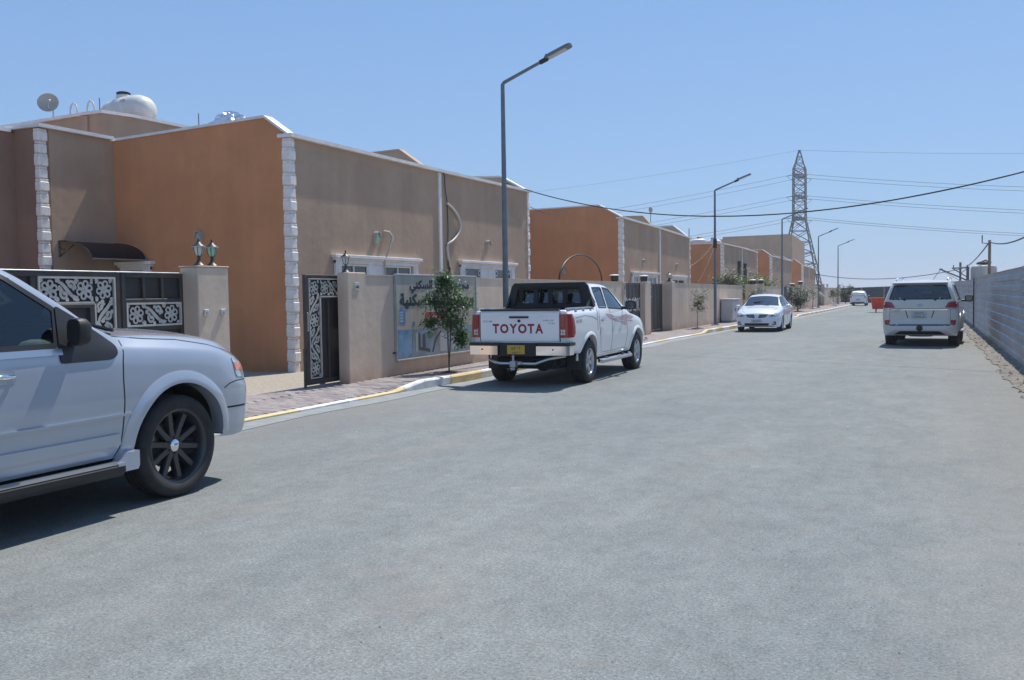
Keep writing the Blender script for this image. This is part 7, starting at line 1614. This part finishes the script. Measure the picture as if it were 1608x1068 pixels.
plate(c3, -.02, .885, .36, .165, -1, yb - .02, M['plate_w'], [('٨٤٥١٦', 0, .045, .23, .04), ('٧٤٥ ١', 0, -.045, .26, .035)], M['ink'])
mb = MB(); mb.bbox(-.21, .17, yb - .022, yb - .01, .795, .802, .002); mb.bbox(-.21, .17, yb - .036, yb - .03, .885, .889, .002); mb.build('plate_rule', M['ink'], c3.root)
c3.text('badge', 'LAND CRUISER', -.62, .965, .20, .024, 'y', -1, gtx, off=.003)
mb = MB(); mb.lathe([(.001, 0), (.085, 0), (.085, .03), (.06, .05), (.001, .055)], 8, Matrix.Translation((.0, -2.50, .515)) @ Matrix.Rotation(R(90), 4, 'X')); mb.build('hitch_cover', M['black'], c3.root, 40)
# lower bumper cut-out and spare wheel
c3.panel('diffuser', rounded([(-.66, .335), (-.50, .43), (.50, .43), (.66, .335)], .03), 'y', -1, M['under'], off=.006, th=.03)
mb = MB(); mb.lathe([(.001, -.1), (.30, -.1), (.36, -.05), (.36, .05), (.30, .1), (.001, .1)], 24, Matrix.Translation((0, -2.0, .37))); mb.build('spare_wheel', M['tyre'], c3.root, 40)
sp = MB(); sp.prism([(-2.50, 1.765), (-2.22, 1.815), (-2.22, 1.79), (-2.47, 1.74)], -.70, .70, 'x'); sp.build('roof_spoiler', M['pearl'], c3.root)
c3.box('underbody', -.7, .7, -1.7, 2.2, .30, .48, M['under']); c3.box('axle', -.7, .7, -1.5, -1.36, .32, .48, M['under']); c3.box('cabin_floor', -.85, .85, -2.2, 1.2, .52, .62, M['cabin']); c3.box('dashboard', -.8, .8, .95, 1.2, .9, 1.2, M['cabin'], .05)
for x_ in (-.40, .40): c3.seat(x_, .05, .72, .52, 'cabin'); c3.seat(x_, -.85, .72, .58, 'cabin'); c3.seat(x_, -1.7, .66, .5, 'cabin')
mb = MB(); mb.bbox(-.23, -.07, -1.0, -.9, 1.35, 1.52, .03); mb.build('seat_towel', mat('green_towel', (.12, .5, .25), .8), c3.root); mb = MB(); mb.bbox(.22, .36, -.98, -.9, 1.35, 1.52, .03); mb.build('seat_towel', mat('teal_towel', (.18, .34, .38), .8), c3.root)
c3.wheels(1.425, -1.425, .955, .40, .27, dict(mat=M['satin'], rim=.62, spokes=5, width=.08, taper=1.1, face=.7, nutparts=False))

# ------------------------------------------------------------------ 4. white sedan facing the camera
ST = [(-2.18, .26, .78, .60, .84, .92, .80, 1.02, .66, 1.05), (-1.75, .22, .83, .60, .875, .96, .84, 1.08, .70, 1.12), (-1.35, .20, .85, .60, .88, .96, .85, 1.20, .66, 1.25), (-.75, .20, .85, .60, .88, .95, .85, 1.40, .60, 1.44), (-.2, .20, .85, .60, .88, .94, .85, 1.425, .60, 1.475), (.25, .20, .85, .60, .88, .93, .85, 1.36, .60, 1.41),
      (.62, .20, .85, .60, .88, .92, .85, 1.18, .66, 1.23), (1.05, .20, .85, .60, .88, .90, .85, .97, .745, 1.01), (1.2, .20, .85, .60, .88, .88, .85, .935, .74, .985), (1.7, .20, .84, .56, .87, .80, .82, .86, .70, .915), (2.0, .19, .80, .52, .82, .72, .76, .78, .62, .83), (2.12, .19, .75, .50, .77, .68, .70, .73, .55, .77)]
c4 = Car('sedan', 'white sedan parked at the kerb facing the camera beside the utility cabinet', 'sedan', M['whitepaint2'], (-6.05, 38.6, 0), R(180.5), ST, front=(.17, 3.2), back=(.12, 5), step=.04)
for yc in (1.30, -1.30): c4.arch(yc, .31, .355); c4.well(yc, .31, .355, .86)
c4.window('windscreen', [(-.57, .30), (.57, .30), (.70, 1.0), (-.70, 1.0)], 'z', 1, M['glass_sky'], frame=.02)
for sg in (1, -1): c4.window('window', [(-.05, .955), (.93, .935), (.55, 1.22), (.28, 1.345), (-.05, 1.385)], 'x', sg, M['glass_dark'], frame=.02); c4.window('window', [(-.98, .97), (-.12, .955), (-.12, 1.385), (-.62, 1.36)], 'x', sg, M['glass_dark'], frame=.02)
c4.window('rear_window', [(-.55, -1.55), (.55, -1.55), (.52, -.95), (-.52, -.95)], 'z', 1, M['glass_dark'], frame=.02)
c4.body()
for sg in (1, -1):
    P_ = [(sg * .50, .585), (sg * .74, .60), (sg * .76, .74), (sg * .70, .755), (sg * .44, .665)]
    hl = c4.panel('headlight', rounded(P_, .03), 'y', 1, M['lampclear'], off=.008, th=.02); c4.panel('headlight', rounded([(1.72, .77), (2.1, .70), (2.12, .60), (1.95, .62)], .03), 'x', sg, M['lampclear'], off=.005, th=.02)
    c4.panel('lamp_core', rounded([(sg * .54, .61), (sg * .66, .625), (sg * .66, .70), (sg * .54, .67)], .02), 'y', 1, M['lampdark'], off=.010, th=.01, parent=hl)
    c4.panel('fog_lamp_bay', rounded([(sg * .58, .27), (sg * .73, .29), (sg * .72, .41), (sg * .64, .42)], .03), 'y', 1, M['black'], off=.006, th=.02); mb = MB(); fy = c4.hit(sg * .65, .34, 'y', 1)[0].y; mb.lathe([(.001, 0), (.035, 0), (.035, .015), (.001, .02)], 12, Matrix.Translation((sg * .65, fy + .006, .34)) @ Matrix.Rotation(R(-90), 4, 'X')); mb.build('fog_lamp', M['lampclear'], c4.root, 40)
    c4.strip('hood_gap', [(sg * .70, 1.05), (sg * .68, 1.5), (sg * .60, 1.9), (sg * .50, 2.08)], .008, 'z', 1, M['seam']); c4.flare(1.30, .31, .355, sg, M['whitepaint2'], w_=.05, bulge=.012); c4.flare(-1.30, .31, .355, sg, M['whitepaint2'], w_=.05, bulge=.012)
    c4.strip('door_gap', [(-.08, .95), (-.08, .30)], .008, 'x', sg, M['seam']); c4.strip('door_gap', [(.98, .92), (.95, .5), (.86, .28)], .008, 'x', sg, M['seam']); c4.strip('door_gap', [(-.95, .95), (-.90, .6)], .008, 'x', sg, M['seam'])
    c4.panel('tail_light', rounded([(sg * .5, .72), (sg * .78, .72), (sg * .78, .9), (sg * .5, .88)], .03), 'y', -1, M['lampred'], off=.006)
    for yh in (-.8, .08): mb = MB(); hx = c4.hit(yh, .80, 'x', sg)[0].x; mb.tube([(hx, yh - .08, .80), (hx + sg * .03, yh - .05, .80), (hx + sg * .03, yh + .06, .80), (hx, yh + .09, .80)], .011, 6); mb.build('door_handle', M['whitepaint2'], c4.root, 50)
for sg in (1, -1):
    gr = c4.panel('grille', rounded([(sg * .06, .545), (sg * .34, .575), (sg * .44, .69), (sg * .10, .69)], .02), 'y', 1, M['trim'], off=.006, th=.02)
    for zz in (.60, .645): c4.strip('grille_bar', [(sg * .08, zz), (sg * (.36 + (zz - .6) * .8), zz + .005)], .009, 'y', 1, M['satin'], off=.012, th=.01, parent=gr)
mb = MB(); fy = c4.hit(0, .66, 'y', 1)[0].y + .02
for rx, rz_, cz in ((.06, .04, .66), (.026, .036, .66), (.046, .015, .676)): mb.tube([(rx * math.cos(a), fy, cz + rz_ * math.sin(a)) for a in [2 * math.pi * i / 18 for i in range(19)]], .006, 5, False)
mb.build('emblem', M['chrome'], c4.root, 60)
c4.panel('lower_intake', rounded([(-.44, .25), (.44, .25), (.48, .345), (-.48, .345)], .03), 'y', 1, M['black'], off=.006, th=.02)
fy = c4.hit(0, .43, 'y', 1)[0].y
plate(c4, .0, .435, .40, .125, 1, fy + .008, M['plate_w'], [('٤٨٢١', 0, .0, .24, .05)], M['ink'])
mirror_pair(c4, .72, .985, .86, size=(.20, .12, .13), m=M['whitepaint2'])
c4.box('underbody', -.6, .6, -1.9, 1.9, .19, .30, M['under']); c4.box('cabin_floor', -.78, .78, -1.5, 1.0, .28, .35, M['cabin']); c4.box('dashboard', -.76, .76, .65, .98, .62, .90, M['cabinlight'], .05)
for x_ in (-.37, .37): c4.seat(x_, -.20, .38, .48, 'cabinlight'); c4.seat(x_, -1.0, .38, .5, 'cabinlight', hr=False)
mb = MB(); mb.tube([(.37 + .17 * math.cos(a), .50 + .05 * math.sin(a), .88 + .16 * math.sin(a)) for a in [2 * math.pi * i / 18 for i in range(19)]], .013, 6, False); mb.build('steering_wheel', M['trim'], c4.root, 50)
for x_ in (-.30, .30): mb = MB(); mb.tube([(x_, 1.02, 1.03), (x_ + .28, .96, 1.045)], .009, 5); mb.build('wiper', M['trim'], c4.root)
c4.wheels(1.30, -1.30, .862, .318, .20, dict(mat=M['satin'], rim=.66, spokes=7, width=.045, taper=1.2, face=.75, nutparts=False))

# ------------------------------------------------------------------ 5. small hatchback far away, seen from behind
ST = [(-1.72, .28, .70, .60, .74, .92, .72, 1.30, .56, 1.34), (-1.5, .22, .73, .60, .77, .93, .74, 1.42, .56, 1.46), (-.4, .22, .74, .60, .78, .92, .75, 1.44, .56, 1.49), (.2, .22, .74, .60, .78, .92, .75, 1.38, .57, 1.43), (.9, .22, .74, .6, .78, .90, .75, .99, .66, 1.04), (1.1, .22, .74, .6, .78, .86, .74, .93, .64, .98), (1.65, .22, .66, .55, .70, .70, .64, .76, .5, .80)]
c5 = Car('hatchback', 'small white hatchback far down the street seen from behind, left of the red container', 'hatchback', M['whitepaint'], (-6.12, 97.6, 0), 0, ST, front=(.12, 4), back=(.08, 6), step=.07)
for yc in (1.15, -1.2): c5.arch(yc, .29, .33); c5.well(yc, .29, .33, .76, .3)
c5.window('rear_window', [(-.60, .98), (.60, .98), (.50, 1.32), (-.50, 1.32)], 'y', -1, M['glass_dark'], cut=False)
for sg in (1, -1): c5.window('window', [(-1.4, .98), (.6, .96), (.2, 1.32), (-1.3, 1.34)], 'x', sg, M['glass_dark'], cut=False)
c5.window('windscreen', [(-.5, .3), (.5, .3), (.62, .85), (-.62, .85)], 'z', 1, M['glass_dark'], cut=False)
c5.body()
for sg in (1, -1): c5.panel('tail_light', rounded([(sg * .60, .78), (sg * .74, .78), (sg * .72, 1.02), (sg * .61, 1.02)], .03), 'y', -1, M['lampred'], off=.01); c5.strip('window_bar', [(-.4, 1.33), (-.4, .96)], .05, 'x', sg, M['whitepaint'], off=.006)
c5.panel('bumper_vent', rounded([(-.6, .30), (.6, .30), (.6, .38), (-.6, .38)], .03), 'y', -1, M['black'], off=.006)
fy = c5.hit(0, .62, 'y', -1)[0].y; plate(c5, 0, .62, .4, .14, -1, fy - .012, M['plate_w'], [], M['ink'])
c5.box('underbody', -.6, .6, -1.6, 1.6, .2, .34, M['under']); mirror_pair(c5, .55, 1.0, .77, size=(.17, .1, .12), m='black')
c5.wheels(1.15, -1.2, .755, .29, .18, dict(mat=M['satin'], rim=.62, spokes=6, width=.05, face=.7, nuts=0))
